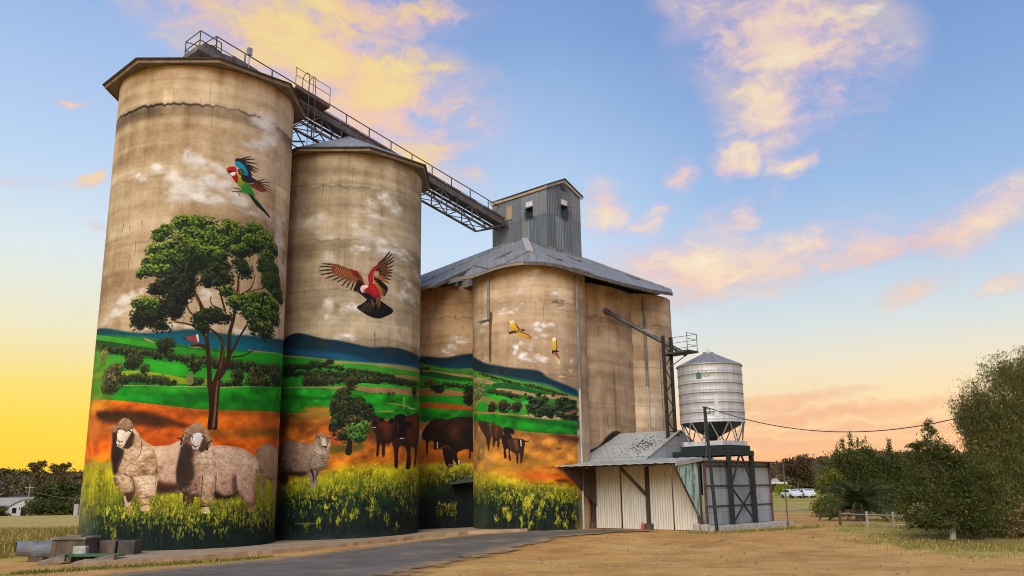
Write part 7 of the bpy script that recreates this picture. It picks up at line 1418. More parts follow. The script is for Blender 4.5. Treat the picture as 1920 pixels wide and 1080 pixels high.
for h_ in (1.12, .56): hr.tube(P(-17.3, br_, zt(-17.3) + h_), P(4.0, br_, zt(4.0) + h_), .032 if h_ > 1 else .022, n=6)
hr.build('handrail', RAIL, cg)
a_ = -17.3
while a_ < 4: p_ = MB(); p_.tube(P(a_, br_, zt(a_) - .3), P(a_, br_, zt(a_) + 1.13), .038, n=6); p_.build('handrail_post', RAIL, cg); a_ += 1.66
HZ = lambda x: zt(x) - .95
hd = MB(); hd.bar(P(-18.8, B0, HZ(-18.8)), P(-15.4, B0, HZ(-15.4)), 1.7, .09)
for s_ in (-.84, .84): hd.bar(P(-18.8, B0 + s_, HZ(-18.8) + .12), P(-15.4, B0 + s_, HZ(-15.4) + .12), .06, .26)
hd.bar(P(-18.8, B0 - .84, HZ(-18.8) + .1), P(-18.8, B0 + .84, HZ(-18.8) + .1), .06, .26)
hd.build('head_platform', rough_mat('platform_steel', (.05, .042, .036), (.20, .17, .145), 3, .7), cg)
rl = MB(); pts = [P(-17.3, br_, zt(-17.3) + .1), P(-18.0, B0 - .8, HZ(-18.0) + .2), P(-18.75, B0 - .8, HZ(-18.75)), P(-18.75, B0 + .8, HZ(-18.75)), P(-17.6, B0 + .8, HZ(-17.6))]
for h_ in (1.05, .55): rl.path([p + UP * h_ for p in pts], .026)
for p in pts[1:]: rl.tube(p, p + UP * 1.05, .028, n=6)
rl.build('end_rail', RAIL, cg)
dr = MB(); dr.tube(P(-17.9, B0 - .3, zt(-17.9) - .35), P(-17.9, B0 + .4, zt(-17.9) - .35), .34, n=14); dr.box(P(-17.2, B0 + .1, zt(-17.2) - .45), (.8, .9, .5), AX); dr.bar(P(-16.8, B0 + .1, zt(-16.8) - .15), P(-15.4, B0 + .1, zt(-15.4) - .15), .8, .35); dr.build('drive_unit', STEEL, cg, bevel=.02)
lb = MB(); lb.box(P(-15.9, B0 + .55, zt(-15.9) + .72), (.26, .2, .42), AX); lb.bar(P(-15.9, B0 + .55, zt(-15.9) - .3), P(-15.9, B0 + .55, zt(-15.9) + .5), .05); lb.build('switch_box', GALV, cg, bevel=.015)
wk = MB(); wk.bar(P(-13.5, B0 + .95, zt(-13.5) - .22), P(-11.3, B0 + .95, zt(-11.3) - .22), .75, .10); wk.bar(P(-13.5, B0 + 1.32, zt(-13.5) - .16), P(-11.3, B0 + 1.32, zt(-11.3) - .16), .05, .22); wko = wk.build('side_platform', RUSTY, cg)
wr = MB(); 
for b_ in (B0 + 1.3, B0 - .85):
    for h_ in (.95, .5): wr.tube(P(-13.5, b_, zt(-13.5) + h_), P(-11.3, b_, zt(-11.3) + h_), .018, n=6)
    for x in (-13.5, -12.4, -11.3): wr.tube(P(x, b_, zt(x) - .25), P(x, b_, zt(x) + .95), .022, n=6)
wr.build('platform_rail', rough_mat('rusted_rail', (.16, .08, .05), (.30, .17, .11), 3), wko)
hp = MB()
for x in (-12.75, -12.35):
    pts = [P(x, B0 + 1.45, zt(x) - .3), P(x, B0 + 1.45, zt(x) + .75)] + [P(x + .02, B0 + 1.45 - .35 * (1 - math.cos(t)), zt(x) + .75 + .35 * math.sin(t)) for t in (.5, 1.0, 1.57, 2.1, 2.6, 3.14)] + [P(x, B0 + .75, zt(x) - .1)]
    hp.path(pts, .022)
for x in (-12.75, -12.35): hp.tube(P(x, B0 + 1.45, zt(x) - .3), P(x, B0 + 1.45, 19.9), .022, n=6)
for k in range(9): hp.tube(P(-12.75, B0 + 1.45, 20.1 + .33 * k), P(-12.35, B0 + 1.45, 20.1 + .33 * k), .013, n=5)
hp.build('ladder', RAIL, cg)
lk = MB()
lk.bar(P(-13.75, B0 + .6, 20.9), P(-12.6, B0 + .6, 20.55), .05); lk.bar(P(-12.7, B0 + .25, 21.68), P(-12.6, B0 + 1.05, 20.5), .05); lk.bar(P(-13.7, B0 + .3, 20.9), P(-12.7, B0 + .3, 21.7), .06); lk.bar(P(-13.7, B0 + 1., 20.6), P(-12.6, B0 + 1., 20.9), .08); lk.build('link_bracket', STEEL, cg)
for c_, z_ in (((-17.64), 23.7), ((-9.03), 21.9)):
    k_ = MB(); k_.tube(P(c_, B0, z_ - .1), P(c_, B0, zt(c_) - .45), .30, n=16); k_.build('chute', GALV, cg, smooth=False)

# ---------------------------------------------------------------- intake shed
sh = thing('intake_shed', P(3.5, 6, .25), 'lean-to truck shed with tall cream iron doors and a sloping roof against the bins', 'shed')
z0 = .26
def ribbed(p0, p1, za, zb, mat, name, pitch=.15, amp=.016):
    p0, p1 = Vector(p0), Vector(p1); d = p1 - p0; L = d.length; d.normalize(); out = Vector((d.y, -d.x, 0)); n = int(L / pitch * 4); b = MB()
    q = [p0 + d * (L * i / n) + out * (amp * math.sin(i * math.pi / 2)) for i in range(n + 1)]
    b.add([v + UP * za for v in q] + [v + UP * zb for v in q], [(i, i + 1, n + 2 + i, n + 1 + i) for i in range(n)])
    return b.build(name, mat, sh)
for b0_, b1_ in ((3.27, 4.98), (5.05, 6.68), (6.86, 8.23), (8.30, 9.72)):
    ribbed(P(1.55, b0_), P(1.55, b1_), z0 + .05, 3.55, DOOR, 'door')
ribbed(P(1.9, 2.55), P(1.7, 2.98), z0, 3.4, DOOR, 'side_strip')
pw = MB()
for b_ in (3.12, 6.77, 9.82): pw = MB(); pw.box(P(1.52, b_, 1.95), (.20, .19, 3.5), AX); pw.build('post', TIMBER, sh)
pw = MB(); pw.box(P(1.75, 2.45, 1.7), (.2, .30, 2.9), AX); pw.build('post', TIMBER, sh)
tb = MB(); tb.box(P(1.7, 6.4, 3.60), (.2, 6.9, .22), AX); tb.build('lintel', TIMBER, sh)
ft = MB()
for b_ in (3.05, 6.77): ft = MB(); ft.box(P(1.40, b_, .42), (.42, .46, .36), AX); ft.build('footing', rough_mat('dark_footing', (.05, .035, .028), (.14, .10, .075), 3), sh, bevel=.03)
ft = MB(); ft.box(P(1.42, 9.72, .44), (.36, .34, .42), AX); ft.box(P(1.5, 10.12, .42), (.4, .36, .38), AX); ft.build('footing', PALECON, sh, bevel=.05)
br = MB(); br.bar(P(1.42, 6.72, 2.05), P(-.35, 6.35, 3.50), .13, .13); br.build('brace', TIMBER, sh)
aw = MB(); n = 40; q0, q1 = [], []
rr = random.Random(8)
for i in range(n + 1):
    b_ = 2.35 + (9.98 - 2.35) * i / n; bf = 3.08 + (9.98 - 3.08) * i / n; q0.append(P(-1.5 + .88 * i / n + rr.uniform(-.03, .03), bf, 3.52 + .03 * i / n + .015 * math.sin(i * 1.9))); q1.append(P(1.72, b_, 3.83 + .015 * math.sin(i * 1.9)))
aw.add(q0 + q1 + [p + UP * .035 for p in q0] + [p + UP * .035 for p in q1], [(i, i + 1, n + 2 + i, n + 1 + i) for i in range(n)] + [(2 * n + 2 + i, 3 * n + 3 + i, 3 * n + 4 + i, 2 * n + 3 + i) for i in range(n)] + [(i, 2 * n + 2 + i, 2 * n + 3 + i, i + 1) for i in range(n)] + [(0, n + 1, 3 * n + 3, 2 * n + 2), (n, 3 * n + 2, 4 * n + 3, 2 * n + 1)])
awo = aw.build('awning', SHEDROOF, sh)
rfb = MB()
for a_ in (-.45, .6): rfb.bar(P(a_ - (.75 if a_ < 0 else 0), 3.35, 3.49 + (a_ + .62) * .10), P(a_, 9.9, 3.49 + (a_ + .62) * .12), .07, .09)
for b_ in (3.45, 4.9, 6.77, 8.3, 9.85): rfb.bar(P(-1.42 + .82 * (b_ - 3.1) / 6.8, b_, 3.43), P(1.6, b_, 3.70), .06, .1)
rfb.build('rafter', TIMBER, awo)
fs = MB(); fs.bar(P(-.62, 9.98, 3.50), P(1.75, 9.98, 3.76), .04, .20); fs.build('end_board', rough_mat('grey_end_board', (.24, .22, .19), (.42, .38, .33), 3), awo)
sp_ = MB(); sp_.prism([P(-1.3, 3.36, 3.42), P(1.45, 3.36, 3.66), P(1.45, 3.36, 1.45)], F * .04); sp_.build('side_gusset', TIMBER, sh)
sp_ = MB(); sp_.prism([P(-.55, 9.86, 3.42), P(1.5, 9.86, 3.62), P(1.5, 9.86, .95), P(1.3, 9.86, 1.0)], F * .04); so_ = sp_.build('side_gusset', TEAL, sh); so_['label'] = 'triangular side panel with peeling teal paint'
e_ = MB(); e_.bar(P(-.56, 9.86, 3.40), P(1.36, 9.86, .98), .09, .05); e_.build('edge_strip', TIMBER, so_)
# gabled roof over the intake
ur = MB(); zr1 = lambda a: 3.86 + .47 * (a - 1.62)
ur.prism([P(1.55, 2.2, zr1(1.55)), P(5.0, 2.2, zr1(5.0)), P(8.4, 2.2, zr1(1.6)), P(8.4, 2.2, zr1(1.6) + .05), P(5.0, 2.2, zr1(5.0) + .06), P(1.55, 2.2, zr1(1.55) + .05)], F * 4.5)
uro = ur.build('roof', SHEDROOF, sh)
rr = random.Random(12); lf = MB()
for k in range(150):
    a_, b_ = rr.gauss(3.2, .55), rr.gauss(5.35, .5)
    b_ -= (a_ - 3.2) * .3
    if 1.7 < a_ < 4.9 and 2.6 < b_ < 6.5: lf.bar(P(a_, b_, zr1(a_) + .075), P(a_ + rr.uniform(-.07, .07), b_ + rr.uniform(.03, .10), zr1(a_) + .08), rr.uniform(.025, .06), .02)
tag(lf.build('lichen', flat('dark_lichen', (.05, .048, .042)), uro), kind='stuff')
gw = MB(); gw.quad(P(1.7, 6.62, 3.5), P(8.3, 6.62, 3.5), P(8.3, 6.62, zr1(1.65)), P(5.0, 6.62, zr1(5.0)), P(1.7, 6.62, zr1(1.7))); gw.build('gable_wall', GREYWALL, sh)
lr = MB(); lr.prism([P(1.7, 6.6, 3.70), P(8.7, 6.6, 3.62), P(8.7, 6.6, 3.68), P(1.7, 6.6, 3.78)], F * 3.4); lr.build('flat_roof', SHEDROOF, sh)
# long grey side wall
sw = MB(); sw.box(P(5.2, 9.90, 1.98), (6.7, .06, 3.30), AX); swo = sw.build('side_wall', GREYWALL, sh)
rb = MB()
for z_ in (.52, 1.45, 2.45, 3.42): rb.box(P(5.2, 9.97, z_), (6.7, .07, .055), AX)
rb.build('rail', BLACK, swo)
for a_ in (1.9, 8.5): rb = MB(); rb.box(P(a_, 9.98, 2.0), (.10, .10, 3.4), AX); rb.build('post', rough_mat('red_brown_post', (.07, .03, .025), (.16, .08, .06), 3), sh)
for a_ in (4.0, 6.3): rb = MB(); rb.box(P(a_ + .2, 10.02, 2.0), (.16, .12, 3.4), AX); rb.build('post', rough_mat('pale_grey_post', (.26, .24, .22), (.40, .38, .35), 3), sh)
cn = MB(); cn.box(P(5.3, 10.12, 3.66), (7.2, .5, .06), AX); cn.prism([P(8.4, 9.2, 3.58), P(8.4, 11.1, 3.52), P(8.4, 11.1, 3.57), P(8.4, 9.2, 3.64)], A * .9); cno = cn.build('verandah_roof', EDGE, sh)
p_ = MB(); p_.tube(P(8.2, 11.0, .25), P(8.2, 11.0, 3.55), .035, n=8); p_.build('post', STEEL, sh)
sl = MB(); sl.box(P(5.3, 10.45, .36), (7.4, .95, .34), AX); sl.build('plinth', PALECON, sh, bevel=.03)

# ---------------------------------------------------------------- green steel stand, hopper bin and access tower
st = thing('steel_stand', P(6, 9.5, .5), 'dark green steel stand with cross braced legs holding up the round metal bin', 'stand')
for a_ in (3.72, 6.02):
    p_ = MB(); p_.box(P(a_, 10.32, 2.25), (.20, .20, 3.7), AX); p_.build('leg', GREEN, st)
for a_ in (3.72, 6.02): p_ = MB(); p_.box(P(a_, 7.15, 3.0), (.20, .20, 2.1), AX); p_.build('leg', GREEN, st)
bm_ = MB(); bm_.box(P(4.87, 10.34, 4.10), (2.5, .22, .26), AX); bm_.box(P(4.87, 7.1, 4.10), (2.5, .22, .26), AX)
for a_ in (3.72, 6.02): bm_.box(P(a_, 8.72, 4.102), (.22, 3.02, .256), AX)
bm_.build('beam', GREEN, st)
bm_ = MB(); bm_.box(P(4.75, 8.95, 4.365), (2.2, 2.9, .26), AX); bm_.build('deck', GREEN, st)
xb = MB()
for p, q in (((3.8, .62), (5.95, 2.35)), ((3.8, 2.35), (5.95, .62)), ((3.85, 2.5), (4.75, 3.95)), ((5.9, 2.5), (5.0, 3.95))): xb.bar(P(p[0], 10.34, p[1]), P(q[0], 10.34, q[1]), .085, .06)
xb.bar(P(3.75, 10.34, 2.42), P(6.0, 10.34, 2.42), .08, .08); xb.build('brace', BLACK, st)
hb = thing('hopper_bin', P(4.9, 8.8, 4.5), 'round ribbed galvanised grain bin with a cone roof and hopper base', 'grain bin')
hc = P(4.9, 8.8); RB = 1.71; zb0, zb1 = 5.71, 8.77
prof = []; nr = 6
for k in range(nr):
    z_ = zb0 + (zb1 - zb0) * k / nr; hgt_ = (zb1 - zb0) / nr
    prof += [(RB + .020, z_), (RB, z_ + .05), (RB + .004, z_ + hgt_ * .26), (RB + .016, z_ + hgt_ * .30), (RB + .003, z_ + hgt_ * .34), (RB, z_ + hgt_ - .02)]
prof += [(RB + .02, zb1)]
def lathe(profile, c, n=72):
    b = MB(); m = len(profile)
    vs = [c + Vector((r_ * math.cos(2 * math.pi * i / n), r_ * math.sin(2 * math.pi * i / n), z_)) for (r_, z_) in profile for i in range(n)]
    return b.add(vs, [(k * n + i, k * n + (i + 1) % n, (k + 1) * n + (i + 1) % n, (k + 1) * n + i) for k in range(m - 1) for i in range(n)])
lathe(prof, hc).build('barrel', TANK, hb, smooth=True)
RINGM = rough_mat('ring_steel', (.10, .10, .10), (.22, .21, .20), 4)
for k in range(1, nr):
    jn = MB(); z_ = zb0 + (zb1 - zb0) * k / nr
    for i in range(48): t0, t1 = 2 * math.pi * i / 48, 2 * math.pi * (i + 1) / 48; jn.tube(hc + Vector(((RB + .022) * math.cos(t0), (RB + .022) * math.sin(t0), z_)), hc + Vector(((RB + .022) * math.cos(t1), (RB + .022) * math.sin(t1), z_)), .012, n=5)
    jn.build('joint_ring', RINGM, hb)
cn = lathe([(RB + .07, zb1 - .02), (RB + .06, zb1 + .03), (.33, 9.46), (.29, 9.50), (.29, 9.58), (.0, 9.60)], hc, 48); cno = cn.build('roof', rough_mat('dull_galvanised_roof', (.24, .22, .20), (.42, .39, .36), 2, .5, .4), hb)
rb = MB()
for i in range(12): t_ = 2 * math.pi * i / 12; d_ = Vector((math.cos(t_), math.sin(t_), 0)); rb.bar(hc + d_ * (RB + .04) + UP * (zb1 + .05), hc + d_ * .33 + UP * 9.48, .04, .04)
rb.tube(hc + UP * 9.58, hc + UP * 9.8, .02, n=6); rb.build('roof_rib', GALV, cno)
lathe([(RB, zb0 + .01), (RB - .05, zb0 - .02), (.22, 4.95), (.20, 4.60)], hc, 48).build('hopper', rough_mat('dark_hopper_steel', (.03, .03, .034), (.09, .09, .095), 2, .4, .3), hb, smooth=True)
for i in range(20):
    t_ = 2 * math.pi * (i // 2 + .5) / 10; t2 = t_ + (.30 if i % 2 else -.30); s_ = MB()
    s_.tube(hc + Vector(((RB - .02) * math.cos(t2), (RB - .02) * math.sin(t2), zb0 + .02)), hc + Vector((1.5 * math.cos(t_), 1.5 * math.sin(t_), 4.74)), .032, n=6); s_.build('strut', GALV, hb)
sk = MB()
for b_ in (7.62, 10.08): sk.box(P(4.9, b_, 4.62), (2.3, .14, .24), AX)
for a_ in (3.82, 5.98): sk.box(P(a_, 8.85, 4.622), (.14, 2.6, .236), AX)
sk.build('skid_frame', WHITE, hb)
def on_tank(deg, z, off=.03):
    n = -hc.copy(); n.z = 0; n.normalize(); s_ = Vector((-n.y, n.x, 0)); t = math.radians(deg); return hc + n * ((RB + off) * math.cos(t)) + s_ * ((RB + off) * math.sin(t)) + UP * z
def patch(name, deg0, deg1, za, zb, mat, off=.03, parent=hb):
    b = MB(); n = 6; q = [on_tank(deg0 + (deg1 - deg0) * i / n, 0, off) for i in range(n + 1)]; q2 = [on_tank(deg0 + (deg1 - deg0) * i / n, 0, off - .02) for i in range(n + 1)]
    b.add([v + UP * za for v in q] + [v + UP * zb for v in q] + [v + UP * za for v in q2] + [v + UP * zb for v in q2], [(i, i + 1, n + 2 + i, n + 1 + i) for i in range(n)] + [(n + 1 + i, n + 2 + i, 3 * n + 4 + i, 3 * n + 3 + i) for i in range(n)] + [(2 * n + 2 + i, 2 * n + 3 + i, i + 1, i) for i in range(n)] + [(0, n + 1, 3 * n + 3, 2 * n + 2), (n, 3 * n + 2, 4 * n + 3, 2 * n + 1)])
    return b.build(name, mat, parent)
patch('sight_strip', 5, 12, 5.95, 7.0, WHITE)
EM = flat('green_emblem', (.03, .17, .09)); EB = flat('tan_emblem', (.48, .38, .20))
em = MB()
for k in range(5):
    w_ = (3.0, 4.2, 4.7, 4.7, 4.7)[4 - k]; em_z = 7.98 + .07 * k
    q = [on_tank(-19 + w_ * s_, em_z + dz_, .035) for s_, dz_ in ((-1, 0), (0, 0), (1, 0), (1, .045), (0, .045), (-1, .045))]
    q2 = [p + (p - hc).normalized() * 0 for p in q]; em.quad(*q)
em.build('emblem', EM, hb)
em = MB(); 
for s_ in (-1, 1): em.quad(on_tank(-6, 8.02, .035), on_tank(-6 + 5.5 * s_, 8.16, .035), on_tank(-6 + 5 * s_, 8.26, .035), on_tank(-6 + 1.2 * s_, 8.12, .035))
em.quad(*[on_tank(-6 + 1.8 * math.cos(t), 8.29 + .06 * math.sin(t), .035) for t in np.linspace(0, 6.28, 12, endpoint=False)])
em.build('emblem', EB, hb)
ac = thing('access_tower', P(4.3, 6.5, 5), 'narrow black lattice tower with a railed landing between the bins and the metal bin', 'access tower')
pa, pb = P(4.08, 6.45), P(4.74, 6.5)
for p, zb_, ztp in ((pa, 4.95, 10.72), (pb, 5.2, 10.70)):
    b = MB(); b.box(p + UP * ((zb_ + ztp) / 2), (.13, .16, ztp - zb_), AX); b.build('post', BLACK, ac)
    b = MB(); b.box(p + UP * (zb_ + .02), (.32, .32, .10), AX); b.build('foot_plate', BLACK, ac)
la = MB(); z_ = 5.3; k = 0
while z_ < 10.3:
    la.bar((pa if k % 2 else pb) + UP * z_, (pb if k % 2 else pa) + UP * (z_ + .72), .05, .04); z_ += .72; k += 1
la.bar(pa + UP * 5.4, pb + UP * 5.4, .05, .05); la.bar(pa + UP * 9.62, pb + UP * 9.62, .07, .07); la.build('lacing', BLACK, ac)
ld = MB(); l0 = P(4.95, 5.6)
for s_ in (0, .36): ld.tube(l0 + A * s_ + UP * 5.2, l0 + A * s_ + UP * 10.3, .018, n=5)
for k in range(16): ld.tube(l0 + UP * (5.4 + .31 * k), l0 + A * .36 + UP * (5.4 + .31 * k), .012, n=5)
ld.build('ladder', rough_mat('rusty_ladder', (.10, .06, .04), (.2, .12, .09), 3), ac)
pl = MB(); pl.prism([P(4.0, 6.35, 9.62), P(5.0, 6.35, 9.62), P(5.6, 7.75, 9.74), P(4.5, 7.75, 9.74)], UP * .10); plo = pl.build('landing', BLACK, ac)
pr = MB(); q = [P(4.95, 6.5, 9.7), P(5.55, 7.72, 9.8), P(4.55, 7.72, 9.8)]
for h_ in (1.0, .68, .34): pr.path([q[0] + UP * h_, q[1] + UP * h_, q[2] + UP * h_], .015, 5)
for p in q: pr.tube(p, p + UP * 1.02, .02, n=6)
pr.build('rail', RAIL, plo)
b = MB(); b.bar(P(4.4, 6.5, 8.9), P(4.9, 7.5, 9.65), .05); b.build('brace', BLACK, ac)
gp = MB(); gp.tube(P(4.05, 2.1, 12.97), P(5.3, 7.15, 9.68), .125, n=12); gpo = gp.build('grain_pipe', rough_mat('dark_pipe', (.035, .035, .036), (.12, .115, .11), 1.5, .5, .3), loc=P(4.05, 2.1, 12.97))
tag(gpo, 'dark sloping grain pipe running from the bare concrete wall down to the metal bin', 'pipe')
b = MB(); b.tube(P(4.05, 2.42, 12.77), P(4.12, 2.62, 12.64), .17, n=12); b.build('pipe_collar', STEEL, gpo)
b = MB(); b.bar(P(4.72, 4.72, 11.27 + .13), P(4.86, 5.3, 10.90 + .13), .10, .03); b.build('pale_patch', WHITE, gpo)

# ---------------------------------------------------------------- service pole and cable
sp0 = G(9.65, 43.4); spt = Vector((9.42, 43.4, 6.2))
pole = thing('service_pole', sp0, 'thin dark green service pole standing before the grey shed wall', 'pole')
b = MB(); b.tube(sp0, spt, .085, .075, 10); b.build('shaft', GREEN, pole)
b = MB(); b.tube(spt, spt + UP * .06, .11, n=10); b.path([spt + Vector((.0, -.09, -.06)), spt + Vector((.16, -.09, -.02)), spt + Vector((.24, -.09, -.12)), spt + Vector((.2, -.09, -.30)), spt + Vector((.06, -.09, -.26))], .02); b.build('bracket', BLACK, pole)
b = MB(); b.path([spt + Vector((-.08, -.09, 0)), spt + Vector((-.07, -.1, -2.2)), spt + Vector((-.14, -.1, -2.5))], .022); b.build('conduit', STEEL, pole)
c0 = spt + Vector((.1, -.05, .02)); c1 = Vector((19.5, 36.2, 5.35)); cb = MB(); pts = []
for k in range(33): t = k / 32; pts.append(c0.lerp(c1, t) - UP * (1.05 * 4 * t * (1 - t)))
cb.path(pts, .022, 6); cbo = cb.build('power_cable', BLACK, loc=c0); tag(cbo, 'sagging black power cable strung from the service pole to the tall weeping tree', 'cable')
b = MB(); bc = P(1.1, 6.72, .5); lathe([(0, .30), (.085, .30), (.10, .36), (.10, .56), (.07, .62), (.03, .66), (.03, .70), (0, .70)], P(1.02, 6.70) - UP * .02, 16).build('x', BLACK, None).name = 'tmp'
o = bpy.data.objects['tmp']; o.name = 'gas_bottle'; o.data.materials.clear(); o.data.materials.append(flat('red_enamel', (.42, .09, .05), .4)); tag(o, 'small red bottle standing at the foot of the middle shed post', 'bottle')

# ---------------------------------------------------------------- trees and plants
def leaf_mesh(blobs, n, size, seed, droop=0., clump=.34, sub=26, aspect=2.2, flat_=0.):
    """many leaf-sized faces: blobs of (centre, radii) broken into sub-clumps"""
    rng = np.random.default_rng(seed); vol = np.array([b[1][0] * b[1][1] * b[1][2] for b in blobs]) ** .75; share = vol / vol.sum(); C, out = [], []
    for (c, rad), w in zip(blobs, share):
        m = int(n * w); k = max(5, int(sub * (.5 + w * len(blobs) * .5)))
        d = rng.normal(size=(k, 3)); d /= np.linalg.norm(d, axis=1)[:, None]; q = rng.random(k) ** .45
        cc = d * q[:, None] * np.array(rad) + np.array(c)
        sc = rng.uniform(.55, 1.25, k)[:, None]
        pick = rng.integers(0, k, m); p = cc[pick] + rng.normal(size=(m, 3)) * np.array(rad) * clump * sc[pick] * np.array([.8, .8, .55])
        if droop: p[:, 2] -= droop * rng.random(m) ** 2
        C.append(p)
    C = np.concatenate(C); m = len(C)
    u = rng.normal(size=(m, 3)); 
    if droop: u[:, 2] = -np.abs(u[:, 2]) * 2.2
    if flat_: u[:, 2] *= (1 - flat_)
    u /= np.linalg.norm(u, axis=1)[:, None]; v = np.cross(u, rng.normal(size=(m, 3))); v /= np.linalg.norm(v, axis=1)[:, None] + 1e-9
    s_ = size * rng.uniform(.55, 1.35, m)[:, None]; a = u * s_; b = v * s_ / aspect
    V = np.stack([C - a, C + b * .9 - a * .1, C + a, C - b * .9 - a * .1], 1).reshape(-1, 3)
    return V
def leaves_obj(name, V, mat, parent, stuff=False):
    o0 = np.array(origin(parent)) if parent is not None else np.zeros(3); n = len(V) // 4
    me = bpy.data.meshes.new(name); me.vertices.add(len(V)); me.vertices.foreach_set('co', (V - o0).astype(np.float32).ravel())
    me.loops.add(len(V)); me.polygons.add(n); me.loops.foreach_set('vertex_index', np.arange(len(V), dtype=np.int32))
    me.polygons.foreach_set('loop_start', np.arange(0, len(V), 4, dtype=np.int32)); me.update(); me.validate(); me.materials.append(mat)
    o = bpy.data.objects.new(name, me); COL.objects.link(o)
    if parent is not None: o.parent = parent
    return o
def limb(b, p, q, r0, r1, bend=.12, seg=5, seed=1):
    r = random.Random(seed); p, q = Vector(p), Vector(q); L = (q - p).length; last = p
    for k in range(1, seg + 1):
        t = k / seg; c = p.lerp(q, t) + Vector((r.gauss(0, 1), r.gauss(0, 1), r.gauss(0, .4))) * L * bend * .25 * (1 if k < seg else 0)
        b.tube(last, c, r0 + (r1 - r0) * (k - 1) / seg, r0 + (r1 - r0) * t, 8); last = c
PINE = leaf_mat('dark_green_leaf', [(.2, (.024, .036, .008)), (.5, (.064, .080, .016)), (.8, (.165, .165, .036))])
OLIVE = leaf_mat('olive_leaf', [(.2, (.045, .052, .012)), (.5, (.115, .118, .030)), (.8, (.25, .23, .075))])
YELG = leaf_mat('yellow_green_leaf', [(.2, (.06, .075, .010)), (.5, (.16, .165, .025)), (.8, (.28, .26, .05))])
DRY = leaf_mat('dry_leaf', [(.2, (.10, .065, .025)), (.5, (.22, .15, .06)), (.8, (.34, .25, .12))])
WOODM = leaf_mat('bush_hillside', [(.2, (.055, .048, .020)), (.5, (.115, .092, .038)), (.8, (.185, .128, .055))], .1)
REDW = leaf_mat('reddish_leaf', [(.2, (.04, .028, .015)), (.5, (.085, .05, .025)), (.8, (.13, .075, .035))], .1)
def tree(name, base, label, cat, blobs, n, size, mat, trunk, seed, group=None, droop=0., trunk_mat=None, limbs=(), **k):
    """blobs and limbs are offsets from the base"""
    base = Vector(base); t = thing(name, base, label, cat, group)
    V = leaf_mesh([((base.x + c[0], base.y + c[1], base.z + c[2]), r) for c, r in blobs], n, size, seed, droop, **k)
    V[:, 2] = np.maximum(V[:, 2], base.z + .02)
    leaves_obj('crown', V, mat, t)
    b = MB(); (tx, ty, tz), r0, r1 = trunk
    limb(b, base - UP * .1, base + Vector((tx, ty, tz)), r0, r1, seed=seed)
    for i, (p, q, ra, rb_) in enumerate(limbs): limb(b, base + Vector(p), base + Vector(q), ra, rb_, seed=seed + i + 1)
    b.build('trunk', trunk_mat or BARK, t); return t
# the pair of dense bushes behind the palm
tree('bushy_tree', G(23.9, 62.5), 'wide dense dark green tree with spiky top behind the palm', 'tree',
     [((0, 0, 2.0), (2.0, 1.8, 2.0)), ((-.3, 0, 3.6), (1.5, 1.4, 1.1)), ((-.75, 0, 4.6), (.26, .3, .85)), ((-.1, .2, 4.9), (.22, .25, .8)), ((.3, .1, 4.7), (.2, .25, .75)), ((.7, 0, 4.5), (.24, .3, .8)), ((-1.2, .1, 4.2), (.2, .25, .7)), ((1.1, .1, 4.1), (.22, .25, .6)), ((1.15, 0, 3.7), (.6, .7, .8)), ((.9, 0, 1.2), (1.6, 1.5, 1.2))], 30000, .072, PINE, ((0, 0, 3), .16, .05), 21)
tree('bushy_tree', G(26.3, 62.0), 'slimmer dark green tree with a pointed top on the right of the wide one', 'tree',
     [((0, 0, 1.8), (1.5, 1.5, 1.9)), ((-.25, 0, 3.4), (.85, .8, 1.0)), ((-.15, 0, 4.5), (.22, .25, .8)), ((.7, 0, 3.4), (.5, .5, .6)), ((.95, 0, 2.2), (.9, 1.0, 1.2))], 18000, .072, PINE, ((0, 0, 3), .13, .05), 22)
tree('leafy_bush', G(21.55, 61.4), 'yellowish green leafy bush on the left edge of the dark trees', 'bush',
     [((0, 0, 1.1), (1.0, 1.0, 1.3)), ((.15, 0, 2.4), (.8, .8, .9)), ((-.45, 0, .6), (.8, .8, .7))], 11000, .072, YELG, ((0, 0, 1.4), .08, .03), 23)
def palm(base):
    t = thing('palm_tree', base, 'low palm with arching grey green fronds behind the white rail fence', 'palm')
    r = random.Random(5); m = leaf_mat('palm_frond', [(.2, (.024, .034, .010)), (.5, (.055, .070, .022)), (.8, (.13, .145, .055))], .2)
    b = MB(); b.tube(base - UP * .1, base + UP * .7, .30, .26, 12); b.build('trunk', BARK, t)
    top = base + UP * .7; V = []
    for i in range(58):
        an = 2.4 * i + r.uniform(-.2, .2); lift = r.uniform(.25, 1.48); L = r.uniform(2.2, 3.1); d = Vector((math.cos(an), math.sin(an), 0)); side = Vector((-d.y, d.x, 0)); prev = None
        for k in range(28):
            s_ = k / 27; c = top + d * (L * s_ * math.cos(lift * (1 - .3 * s_))) + UP * (L * (math.sin(lift) * s_ - (.78 - .42 * lift / 1.5) * s_ * s_))
            if prev is not None:
                tang = (c - prev).normalized(); w_ = .58 * math.sin(min(1, s_ * 1.5 + .12) * 2.6) * (1 - .5 * s_)
                for sg in (-1, 1):
                    tip = c + side * sg * w_ + tang * .18 - UP * (.10 + .12 * s_); e = tang * .034
                    V += [c - e, c + e, tip + e * .3, tip - e * .3]
                V += [prev - side * .02, prev + side * .02, c + side * .015, c - side * .015]
            prev = c
    leaves_obj('fronds', np.array([tuple(v) for v in V]), m, t)
palm(G(20.6, 54.0))
